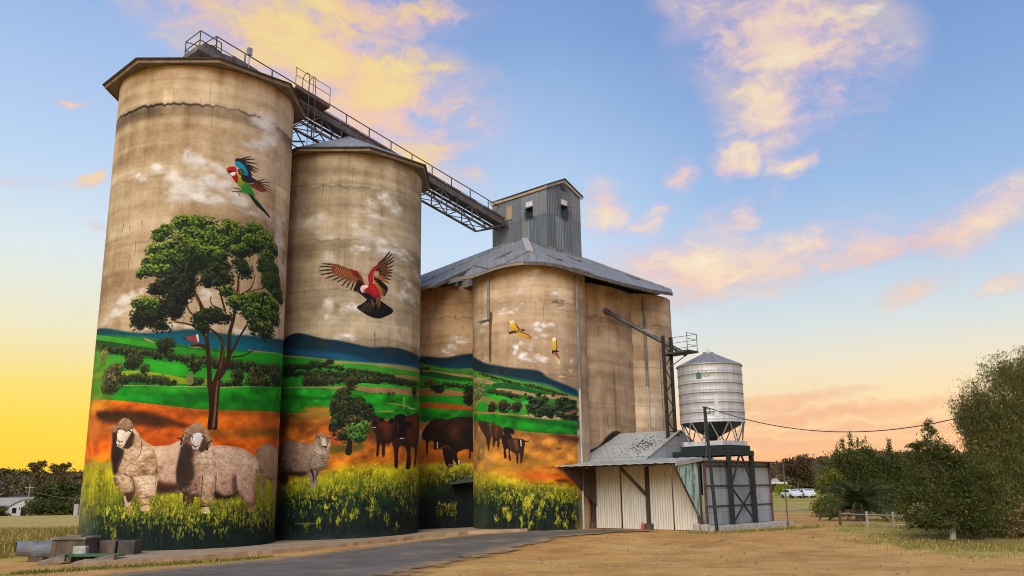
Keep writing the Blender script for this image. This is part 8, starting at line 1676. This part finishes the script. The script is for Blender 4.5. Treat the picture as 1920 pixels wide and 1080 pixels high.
# the nearer tree with the white trunk, and the tall weeping tree
WTRUNK = rough_mat('pale_bark', (.30, .27, .22), (.55, .50, .43), 5, .8)
tree('cypress_tree', G(17.85, 37.2), 'mid-sized dark green tree with a pale trunk showing under its low crown', 'tree',
     [((-.5, 0, 1.5), (1.45, 1.3, 1.1)), ((.6, .1, 1.3), (1.3, 1.3, 1.2)), ((-.35, 0, 2.7), (1.15, 1.1, .95)), ((.5, 0, 2.6), (.9, 1, .9)), ((-.5, 0, 3.6), (.75, .7, .6)), ((-.45, 0, 4.35), (.36, .36, .55)), ((-1.15, 0, 3.4), (.40, .4, .45)), ((.15, 0, 3.75), (.36, .36, .5)), ((.45, 0, 3.2), (.5, .5, .5)), ((-1.2, -.1, .75), (.8, .7, .5)), ((.8, -.2, .6), (.9, .8, .5))], 40000, .052, PINE, ((.25, 0, 2.4), .13, .05), 31, trunk_mat=WTRUNK, sub=34, clump=.26,
     limbs=[((.1, 0, 1.2), (-.9, 0, 2.6), .06, .02), ((.15, 0, 1.6), (.7, 0, 2.7), .05, .02), ((.2, 0, 2.2), (-.4, 0, 4.3), .05, .015)])
tree('weeping_tree', G(21.9, 38.0), 'tall weeping tree with fine drooping olive leaves at the right edge', 'tree',
     [((0, 0, 5.9), (2.2, 2, 1.3)), ((-1.5, 0, 5.5), (1.3, 1.3, .9)), ((-2.35, 0, 5.2), (.75, .8, .8)), ((-.4, 0, 7.0), (1.3, 1.3, .75)), ((.9, 0, 7.3), (1.5, 1.4, .8)), ((1.8, 0, 6.2), (1.6, 1.6, 1.6)), ((-.9, 0, 4.0), (1.7, 1.7, 1.2)), ((-1.0, -.2, 2.6), (1.9, 1.7, 1.1)), ((.9, 0, 4.0), (2, 2, 1.6)), ((1.2, 0, 2.2), (1.9, 1.9, 1.5)), ((-2.3, 0, 3.9), (.5, .6, .7)), ((-1.7, -.2, 1.6), (1.3, 1.2, 1.1)), ((-.4, -.6, 1.1), (1.2, 1.2, .8)), ((.9, -.6, 1.0), (1.3, 1.2, .8)), ((-1.7, 0, 3.2), (1.2, 1.2, 1.0)), ((0, .3, 4.8), (2.0, 1.8, 1.2)), ((-2.1, -.5, 2.3), (1.0, 1, 1.2)), ((-1.5, -.6, .9), (1.0, .9, .7)), ((-2.0, -.1, 5.0), (1.0, 1, .9))], 165000, .060, OLIVE, ((.3, 0, 3.8), .30, .14), 32, droop=.75, aspect=4., sub=60, clump=.20,
     limbs=[((.2, 0, 2.6), (-1.8, 0, 5.6), .12, .03), ((.3, 0, 3.2), (-.3, 0, 6.8), .12, .03), ((.3, 0, 3.0), (1.7, 0, 6.6), .13, .03), ((-1, 0, 4.4), (-2.4, 0, 5.0), .05, .015)])
tree('dry_shrub', G(20.9, 36.6), 'sparse straw coloured dry shrub under the weeping tree', 'shrub', [((0, 0, .8), (.9, .8, .8)), ((.7, 0, 1.1), (.7, .7, .8)), ((-.4, 0, .5), (.7, .6, .4))], 2600, .075, DRY, ((0, 0, .9), .04, .015), 33, aspect=3)
# low fence
FW = rough_mat('pale_fence_paint', (.24, .22, .19), (.46, .43, .38), 5, .8)
fence = thing('rail_fence', G(18.3, 46), 'low two rail pale fence under the palm', 'fence')
fp = [G(17.45, 48.6), G(17.95, 46.2), G(18.7, 44.8), G(20.3, 44.2), G(22.2, 43.8)]
for i, p in enumerate(fp): 
    b = MB(); b.box(p + UP * .36, (.13 if i == 0 else .085, .13 if i == 0 else .085, .86)); b.build('post', TIMBER if i == 0 else FW, fence)
for h_ in (.62, .17):
    for p, q in zip(fp[:-1], fp[1:]): b = MB(); b.tube(p + UP * h_, q + UP * h_, .026, n=8); b.build('rail', FW, fence)
# ---------------------------------------------------------------- things at the foot of the first silo
MOSS = rough_mat('stained_concrete', (.03, .024, .018), (.12, .085, .055), 1.8, .95, c3=(.24, .18, .12), stretch=(2.5, 2.5, .4))
def block(name, c, sz, rz, label, mat, bevel=.03, tilt=0.):
    b = MB(); ca, sa = math.cos(rz), math.sin(rz); ax = (Vector((ca, sa, tilt)).normalized(), Vector((-sa, ca, 0)), Vector((0, 0, 1))); b.box(c, sz, ax)
    o = b.build(name, mat, loc=c, bevel=bevel); tag(o, label, 'block'); return o
g0 = G(-16.9, 34.4)
pl_ = thing('concrete_pit', G(-16.75, 34.6), 'stained concrete drain pit with a flat lid standing left of the first silo', 'pit')
b = MB(); b.prism([Vector((-17.45, 34.0, -.05)), Vector((-16.0, 34.0, -.05)), Vector((-16.15, 34.05, .78)), Vector((-17.38, 34.05, .78))], Vector((0, 1.2, 0))); b.build('wall', MOSS, pl_, bevel=.03)
b = MB(); b.box(Vector((-16.75, 34.6, .83)), (1.35, 1.25, .09)); b.box(Vector((-16.7, 34.6, .90)), (.5, .5, .06)); b.build('lid', CONCRETE, pl_, bevel=.02)
block('concrete_block', Vector((-15.75, 35.4, .33)), (.62, .8, .72), .05, 'stained square concrete block beside the first silo, left of a darker one', MOSS)
block('concrete_block', Vector((-15.05, 35.5, .32)), (.66, .8, .70), .05, 'darkest square concrete block, half under the painted silo wall', rough_mat('wet_concrete', (.03, .027, .024), (.10, .085, .065), 2.2, .9))
block('concrete_block', Vector((-16.1, 33.7, .42)), (.48, .3, .32), .05, 'small pale concrete block standing on the green tray', PALECON)
b = MB(); b.box(Vector((-15.5, 33.3, .26)), (2.25, .62, .05)); b.box(Vector((-15.5, 32.99, .30)), (2.25, .03, .10)); o = b.build('metal_tray', rough_mat('green_enamel', (.012, .07, .035), (.03, .13, .07), 3, .5), loc=(-15.5, 33.3, .26)); tag(o, 'long flat green metal tray lying across concrete slabs', 'tray')
block('concrete_slab', Vector((-16.65, 32.75, .10)), (.9, .5, .28), .35, 'tilted concrete slab under the left end of the green tray', CONCRETE, tilt=.25)
block('concrete_slab', Vector((-14.65, 32.5, .12)), (.72, .45, .34), .30, 'broken concrete slab under the right end of the green tray', CONCRETE, tilt=.2)
block('concrete_slab', Vector((-15.6, 33.75, .08)), (1.5, .5, .24), .0, 'low dark concrete slab behind the green tray', MOSS)
dpz = thing('drain_pipe', Vector((-18.05, 34.3, .42)), 'short grey galvanised drain pipe with a cowl end beside the concrete pit', 'drain pipe')
b = MB(); b.tube(Vector((-18.15, 34.25, .42)), Vector((-17.4, 34.45, .42)), .33, .36, 20); b.build('barrel', rough_mat('grey_pipe_steel', (.09, .10, .105), (.20, .21, .22), 3, .6, .1), dpz, smooth=False)
b = MB(); b.tube(Vector((-18.62, 33.86, .52)), Vector((-18.10, 34.24, .46)), .27, .28, 16); b.build('cowl', rough_mat('pale_pipe_steel', (.14, .15, .155), (.27, .28, .285), 3, .6, .1), dpz)
b = MB(); b.tube(Vector((-18.632, 33.851, .52)), Vector((-18.617, 33.862, .52)), .24, .24, 16); b.build('mouth', DARKPANE, dpz)
b = MB(); b.box(Vector((-17.95, 34.3, .08)), (.55, .5, .2)); b.build('foot', MOSS, dpz)
# ledge fixed to the corner bin
lg = MB(); q = [on_bin(-8, 2.75, (0, -6), 3.3, .02), on_bin(40, 3.55, (0, -6), 3.3, .02), on_bin(40, 3.5, (0, -6), 3.3, .30), on_bin(12, 2.85, (0, -6), 3.3, .95), on_bin(-8, 2.7, (0, -6), 3.3, .95)]
lg.prism(q, UP * .05); lgo = lg.build('cover_ledge', rough_mat('painted_ledge', (.02, .035, .03), (.07, .08, .055), 3), store)
lg = MB(); lg.bar(q[2] + UP * .05, q[3] + UP * .05, .05, .05); lg.build('ledge_lip', rough_mat('ledge_lip_paint', (.12, .14, .12), (.24, .25, .21), 3), lgo)

# ---------------------------------------------------------------- beyond: hills, bush, houses
def hill(name, pts, depth, mat, seed, h_scale=1.):
    """a ridge standing on the ground: crest line (x, y, z) with slopes falling to the front and back"""
    rng = np.random.default_rng(seed); P_ = np.array(pts, float); t = np.linspace(0, 1, 120); d_ = np.linspace(0, 1, len(P_))
    X = np.interp(t, d_, P_[:, 0]); Y = np.interp(t, d_, P_[:, 1]); Z = np.interp(t, d_, P_[:, 2]); rows = []
    for k, (o, f) in enumerate([(-1, -.15), (-.75, .2), (-.5, .5), (-.25, .8), (0, 1), (.4, .85), (1, -.15)]):
        rows.append(np.stack([X, Y + o * depth, np.where(f > 0, Z * f, -3.)  + (rng.random(120) - .5) * 1.2 * (f > 0)], 1))
    V = np.concatenate(rows); n = 120; fs = []
    for r_ in range(len(rows) - 1):
        for i in range(n - 1): fs.append((r_ * n + i, r_ * n + i + 1, (r_ + 1) * n + i + 1, (r_ + 1) * n + i))
    me = bpy.data.meshes.new(name); me.from_pydata(V.tolist(), [], fs); me.materials.append(mat); me.polygons.foreach_set('use_smooth', np.ones(len(me.polygons), bool))
    o = bpy.data.objects.new(name, me); COL.objects.link(o); tag(o, kind='structure'); return rows
HILL = rough_mat('bush_covered_hill', (.05, .045, .022), (.10, .08, .042), .06, .95, c3=(.14, .10, .055), bump=.0)
rL = hill('hills', [(-330, 430, 12), (-270, 430, 12.2), (-236, 425, 10.6), (-205, 420, 8.2), (-150, 420, 8), (-60, 430, 8), (40, 450, 7)], 130, HILL, 3)
rR = hill('hills', [(60, 540, 8), (140, 530, 9.5), (172, 525, 13), (200, 520, 17.5), (250, 520, 15.5), (300, 520, 13), (420, 530, 14), (560, 540, 12)], 150, HILL, 4)
def wood(name, rows, n, x0, x1, seed, size, mat):
    rng = np.random.default_rng(seed); B = []
    for _ in range(n):
        r_ = int(rng.integers(1, 5)); row = rows[r_]; nx = rows[r_ + 1] if r_ < 4 else row; x = rng.uniform(x0, x1); t = rng.random()
        y = np.interp(x, row[:, 0], row[:, 1]) * (1 - t) + np.interp(x, nx[:, 0], nx[:, 1]) * t; z = np.interp(x, row[:, 0], row[:, 2]) * (1 - t) + np.interp(x, nx[:, 0], nx[:, 2]) * t
        s_ = rng.uniform(1.6, 3.6); B.append(((x, y, z + s_ * .5), (s_ * 1.3, s_ * 1.3, s_ * .9)))
    V = leaf_mesh(B, n * 70, size, seed, sub=4, clump=.5, aspect=1.3); o = leaves_obj(name, V, mat, None); tag(o, kind='stuff'); return o
wood('hillside_bush', rL, 700, -330, -110, 5, .75, WOODM); wood('hillside_bush', rR, 800, 100, 330, 6, .75, WOODM)
def belt(name, xy0, xy1, n, h0, h1, seed, mat, leaves=110, size=.5):
    rng = np.random.default_rng(seed); B = []
    for _ in range(n):
        t = rng.random(); x = xy0[0] + (xy1[0] - xy0[0]) * t + rng.normal() * 3; y = xy0[1] + (xy1[1] - xy0[1]) * t + rng.normal() * 9; h_ = rng.uniform(h0, h1)
        B.append(((x, y, float(gz(x, y)) + h_ * .55), (h_ * .55, h_ * .55, h_ * .5)))
    V = leaf_mesh(B, n * leaves, size, seed, sub=7, clump=.42, aspect=1.5); o = leaves_obj(name, V, mat, None); tag(o, kind='stuff'); return o
belt('tree_belt', (-175, 258), (-96, 266), 60, 2.2, 4.2, 7, WOODM)
belt('tree_belt', (74, 268), (104, 276), 46, 2.4, 5.2, 8, WOODM)
belt('tree_belt', (100, 270), (170, 290), 70, 1.4, 2.8, 10, WOODM)
# single trees one can tell apart on the left skyline and beyond
for i, (x, y, z_, rw) in enumerate(((-124, 232, 11.6, 1.7), (-118.2, 232, 11.2, 1.9))):
    tree('gum_tree', G(x, y), ['open topped gum tree standing on the left skyline above the white house', 'open gum tree on the skyline nearest the tall silo'][i], 'tree',
         [((-.6, 0, z_), (rw, 1.6, 1.2)), ((rw * .6, 0, z_ + .9), (rw * .7, 1.4, .9)), ((-rw * .9, 0, z_ + .5), (rw * .6, 1.2, .8)), ((0, 0, z_ - 2.6), (rw * 1.2, 2, 1.8))], 1500, .34, WOODM, ((0, 0, z_), .22, .08), 60 + i, group='gum trees on the left skyline', limbs=[((0, 0, z_ * .6), (-rw, 0, z_ + .4), .1, .04), ((0, 0, z_ * .6), (rw, 0, z_ + .9), .1, .04)])
tree('round_tree', G(-101.3, 199), 'round dark green tree behind the small white house on the left', 'tree', [((0, 0, 4.4), (4.6, 4, 2.6)), ((1.5, 0, 5.8), (3.2, 3, 1.7)), ((-2.4, 0, 4.0), (2.8, 2.6, 2.2))], 6000, .34, PINE, ((0, 0, 3.5), .3, .15), 71)
tree('round_bush', G(-99.6, 190), 'low rounded dark bush right of the small white house', 'bush', [((0, 0, 2.0), (3.4, 3, 2.1)), ((3.2, 0, 1.5), (2.2, 2, 1.5))], 3600, .32, PINE, ((0, 0, 1.5), .2, .1), 72)
tree('round_bush', G(-96.2, 196), 'dark bush against the left edge of the tall silo', 'bush', [((0, 0, 2.0), (3.2, 3, 2.1)), ((2.6, 0, 1.9), (2.2, 2, 1.6)), ((-2.8, 0, 1.4), (1.8, 2, 1.3))], 3600, .32, OLIVE, ((0, 0, 1.5), .2, .1), 73)
tree('round_bush', G(-110.8, 189), 'dark bush at the left frame edge before the white house', 'bush', [((0, 0, 1.7), (1.7, 1.6, 1.7)), ((2.9, 0, 1.1), (1.3, 1.3, 1.1)), ((-3, 0, 2.2), (2.2, 2, 2))], 2600, .3, PINE, ((0, 0, 1.2), .15, .08), 74)
HW = flat('white_weatherboard', (.55, .53, .49)); HR = rough_mat('pale_house_roof', (.26, .23, .20), (.40, .36, .31), .6)
hs = thing('small_house', G(-107.4, 196), 'small white gabled house among bushes at the far left', 'house'); hb_ = G(-107.4, 196)
b = MB(); x0, x1, y0, y1 = -109.6, -105.3, 195, 203; zb = hb_.z
b.quad((x0, y0, zb), (x1, y0, zb), (x1, y0, zb + 2.3), ((x0 + x1) / 2 + .6, y0, zb + 3.6), (x0, y0, zb + 2.3)); b.quad((x1, y0, zb), (x1, y1, zb), (x1, y1, zb + 2.3), (x1, y0, zb + 2.3)); b.quad((x0, y0, zb), (x0, y1, zb), (x0, y1, zb + 2.3), (x0, y0, zb + 2.3)); b.build('wall', HW, hs)
b = MB(); xm = (x0 + x1) / 2 + .6; b.prism([(x0 - .4, y0 - .3, zb + 2.2), (xm, y0 - .3, zb + 3.7), (x1 + .4, y0 - .3, zb + 2.2), (x1 + .4, y0 - .3, zb + 2.35), (xm, y0 - .3, zb + 3.87), (x0 - .4, y0 - .3, zb + 2.35)], (0, 8.6, 0)); b.prism([(x0 - 5, y0 + 1.5, zb + 2.5), (x0 + 3, y0 + 1.5, zb + 2.5), (x0 + 3, y0 + 4.5, zb + 4.1), (x0 - 5, y0 + 4.5, zb + 4.1)], (0, 0, .12)); b.build('roof', HR, hs)
b = MB(); b.box((-108.4, y0 - .03, zb + 1.5), (.9, .08, 1.1)); b.build('window', DARKPANE, hs)
b = MB(); b.box((-106.2, y0 - .03, zb + 1.2), (1.5, .08, 2.0)); b.build('porch_opening', DARKPANE, hs)
POLE = rough_mat('grey_pole_timber', (.20, .16, .12), (.38, .32, .25), 2)
for i, (x, y, top, lb_) in enumerate(((-105.0, 194.0, 4.6, 'pale utility pole with crossarm standing before the white house'), (-109.6, 190, 3.2, 'short pole with crossarm at the far left beside the house'))):
    g = G(x, y); t = thing('utility_pole', g, lb_, 'utility pole', 'utility poles on the left')
    b = MB(); b.tube(g, Vector((x, y, top)), .17, .13, 8); b.build('shaft', POLE, t)
    b = MB(); b.box((x, y, top - .6), (2.0, .14, .14)); b.build('crossarm', POLE, t)
cb = MB(); p0 = Vector((-105, 194, 3.4)); p1 = Vector((-80, 196, 5.2)); pts = [p0.lerp(p1, k / 16) - UP * (2.6 * 4 * (k / 16) * (1 - k / 16)) for k in range(17)]
cb.path(pts, .026, 5); o = cb.build('overhead_wire', POLE, loc=p0); tag(o, 'thin pale wire sagging from the pole across the dark trees at left', 'wire')
g = G(-52.3, 107.5); t = thing('meter_box', g, 'slim grey cabinet with a post beside the left edge of the tall silo', 'cabinet')
b = MB(); b.box(g + UP * .65, (.5, .4, 1.3)); b.build('cabinet', GALV, t); b = MB(); b.tube(g + Vector((.4, 0, 0)), g + Vector((.4, 0, 3.4)), .07, n=8); b.build('post', POLE, t)
# right: white building, cars, hedge beyond the paddock
wb = thing('white_building', G(68.2, 231), 'white flat fronted building half hidden behind hedges beyond the paddock', 'building'); zb = G(68.2, 231).z
b = MB(); b.box((68.2, 233, zb + 1.2), (4.0, 4, 2.4)); b.build('wall', flat('white_render', (.72, .72, .70)), wb)
b = MB(); b.prism([(66.8, 230.9, zb + 2.4), (68.4, 230.9, zb + 2.4), (67.6, 230.9, zb + 3.3)], (0, 4, 0)); b.build('gable', flat('pale_gable', (.45, .40, .36)), wb)
b = MB(); b.box((67.2, 230.97, zb + 1.6), (.45, .08, .9)); b.build('window', DARKPANE, wb); b = MB(); b.box((69.4, 230.97, zb + 1.4), (.25, .08, 1.5)); b.build('window', DARKPANE, wb)
tree('low_hedge', G(61.5, 216), 'dark hedge under the white building beside the grey wall', 'hedge', [((0, 0, 1.0), (2.6, 1.5, 1.1)), ((3, 0, .9), (2, 1.5, 1))], 2200, .26, PINE, ((0, 0, .8), .1, .05), 81)
tree('lime_bush', G(52.4, 176), 'bright lime green bush beside the parked white cars', 'bush', [((0, 0, 1.0), (1.3, 1.2, 1.0)), ((.6, 0, 1.5), (.8, .8, .6))], 1500, .2, leaf_mat('lime_leaf', [(.2, (.10, .15, .01)), (.5, (.22, .27, .02)), (.8, (.36, .38, .05))]), ((0, 0, .8), .1, .05), 82)
tree('round_tree', G(76, 240), 'reddish brown tree standing above the white building on the right', 'tree', [((0, 0, 5.5), (4.2, 4, 3.2)), ((1.5, 0, 8), (2.4, 2.2, 1.6)), ((-2.4, 0, 6.8), (2.2, 2, 1.6))], 4200, .34, REDW, ((0, 0, 5), .3, .12), 83)
tree('round_tree', G(88, 236), 'dark tree left of the wide bush beyond the paddock', 'tree', [((0, 0, 3), (4.2, 4, 3)), ((-3, 0, 4.2), (3, 3, 2.6)), ((2, 0, 5), (2.4, 2, 2))], 4200, .34, PINE, ((0, 0, 4), .3, .12), 84)
def car(base, rz, label, body_mat):
    t = thing('parked_car', base, label, 'car', 'cars parked beyond the paddock'); ca, sa = math.cos(rz), math.sin(rz); X = Vector((ca, sa, 0)); Y = Vector((-sa, ca, 0))
    Q = lambda x, y, z: base + X * x + Y * y + UP * z
    prof = [(-2.1, .35), (-2.15, .75), (-2.0, .92), (-1.2, 1.0), (-.75, 1.42), (.75, 1.45), (1.45, 1.0), (2.05, .9), (2.15, .55), (2.1, .32)]
    b = MB(); b.prism([Q(x, -.85, z) for x, z in prof], Y * 1.7); b.build('body', body_mat, t, bevel=.08)
    b = MB(); b.prism([Q(x, -.87, z) for x, z in ((-1.05, 1.0), (-.68, 1.36), (.68, 1.38), (1.25, 1.0))], Y * 1.74); b.prism([Q(-1.12, -.7, 1.03), Q(-1.12, .7, 1.03), Q(-.80, .6, 1.38), Q(-.80, -.6, 1.38)], X * -.02); b.prism([Q(1.40, -.7, 1.03), Q(1.40, .7, 1.03), Q(.86, .6, 1.40), Q(.86, -.6, 1.40)], X * .03); b.build('window', DARKPANE, t)
    for x in (-1.35, 1.35):
        for y in (-.86, .86): b = MB(); b.tube(Q(x, y - .1, .33), Q(x, y + .1, .33), .33, n=14); b.build('wheel', BLACK, t)
    for y in (-.6, .6): b = MB(); b.box(Q(-2.16, y, .68), (.06, .32, .14), (X, Y, UP)); b.build('headlight', WHITE, t)
    return t
CW = flat('white_car_paint', (.70, .72, .72), .3); CG = flat('silver_car_paint', (.40, .42, .43), .3)
car(G(44.9, 146), 1.75, 'small white parked car at the left of the group beyond the paddock', CW); car(G(47.2, 145), 1.45, 'white parked car with a dark windscreen nearest the road beyond the paddock', CW); car(G(48.6, 152), .3, 'silver parked car behind the white ones beyond the paddock', CG)
# paddock road and its grassy bank
sheet('far_road', [(20, 76), (33, 75), (60, 100), (58, 104), (33, 78.4), (20, 79.2)], rough_mat('far_road_earth', (.22, .16, .11), (.36, .27, .18), 1.2, .95), .02, jag=.1, seed=9, step=1.2)
# ---------------------------------------------------------------- grass
def grass(name, n, f, h0, h1, seed, mat, box):
    rng = np.random.default_rng(seed); x = rng.uniform(box[0], box[1], n * 3); y = rng.uniform(box[2], box[3], n * 3); k = rng.random(n * 3) < f(x, y); x, y = x[k][:n], y[k][:n]; m = len(x)
    z = gz(x, y); an = rng.uniform(0, 6.28, m); w = rng.uniform(.012, .03, m); h_ = rng.uniform(h0, h1, m); lx, ly = rng.normal(0, .3, m) * h_, rng.normal(0, .3, m) * h_
    a = np.stack([x - w * np.cos(an), y - w * np.sin(an), z - .02], 1); b = np.stack([x + w * np.cos(an), y + w * np.sin(an), z - .02], 1); c = np.stack([x + lx + w * .2, y + ly, z + h_], 1); d = np.stack([x + lx - w * .2, y + ly, z + h_], 1)
    o = leaves_obj(name, np.stack([a, b, c, d], 1).reshape(-1, 3), mat, None); tag(o, kind='stuff'); return o
STRAW = leaf_mat('straw_blade', [(.2, (.24, .17, .035)), (.5, (.46, .34, .085)), (.8, (.66, .51, .17))], .3)
GREENB = leaf_mat('green_blade', [(.2, (.10, .11, .015)), (.5, (.23, .22, .035)), (.8, (.42, .37, .08))], .3)
def pick(arr):
    def f(x, y):
        i = np.clip(np.searchsorted(xs, x), 0, len(xs) - 1); j = np.clip(np.searchsorted(ys, y), 0, len(ys) - 1); return arr[j, i]
    return f
grass('tall_dry_grass', 26000, lambda x, y: pick(left_field)(x, y) * (.35 + .65 * (smooth_noise(x, y, 2.4, 90) > .45)), .15, .55, 3, STRAW, (-34, -15.5, 36, 58))
grass('tall_green_grass', 14000, lambda x, y: pick(left_field)(x, y) * (smooth_noise(x, y, 2.0, 91) > .5), .12, .42, 4, GREENB, (-34, -15.5, 36, 52))
grass('verge_grass', 9000, lambda x, y: pick(verge)(x, y) * 1.2, .03, .12, 5, GREENB, (-16, -7.5, 28, 38))
grass('yard_weeds', 3500, lambda x, y: pick(yard_edge)(x, y) * 1.1, .04, .18, 17, GREENB, (7, 18, 41, 50))
grass('lawn_grass', 16000, lambda x, y: pick(right_lawn)(x, y) * (smooth_noise(x, y, 1.6, 92) > .42), .03, .13, 6, STRAW, (12, 30, 26, 56))
grass('lawn_weeds', 6000, lambda x, y: pick(right_lawn)(x, y) * (smooth_noise(x, y, 2.2, 93) > .6), .04, .16, 7, GREENB, (12, 30, 26, 56))
# stones on the earth
rng = np.random.default_rng(14); b = MB(); n = 0
while n < 1000:
    x, y = rng.uniform(-6, 16), rng.uniform(20, 44)
    if x < np.interp(y, [20, 25, 30, 34, 41, 44], [-4, -3.2, -1.5, .2, 3.2, 6]) + .4: continue
    s_ = abs(rng.normal(0, .02)) + .011; z_ = float(gz(x, y)) + .01; k = 6
    vs = [Vector((x + s_ * rng.uniform(.7, 1.3) * math.cos(6.283 * i / k), y + s_ * rng.uniform(.7, 1.3) * math.sin(6.283 * i / k), z_)) for i in range(k)] + [Vector((x, y, z_ + s_ * rng.uniform(.7, 1.2)))]
    b.add(vs, [(i, (i + 1) % k, k) for i in range(k)]); n += 1
tag(b.build('scattered_stones', rough_mat('stone', (.10, .07, .05), (.36, .27, .18), 9)), kind='stuff')
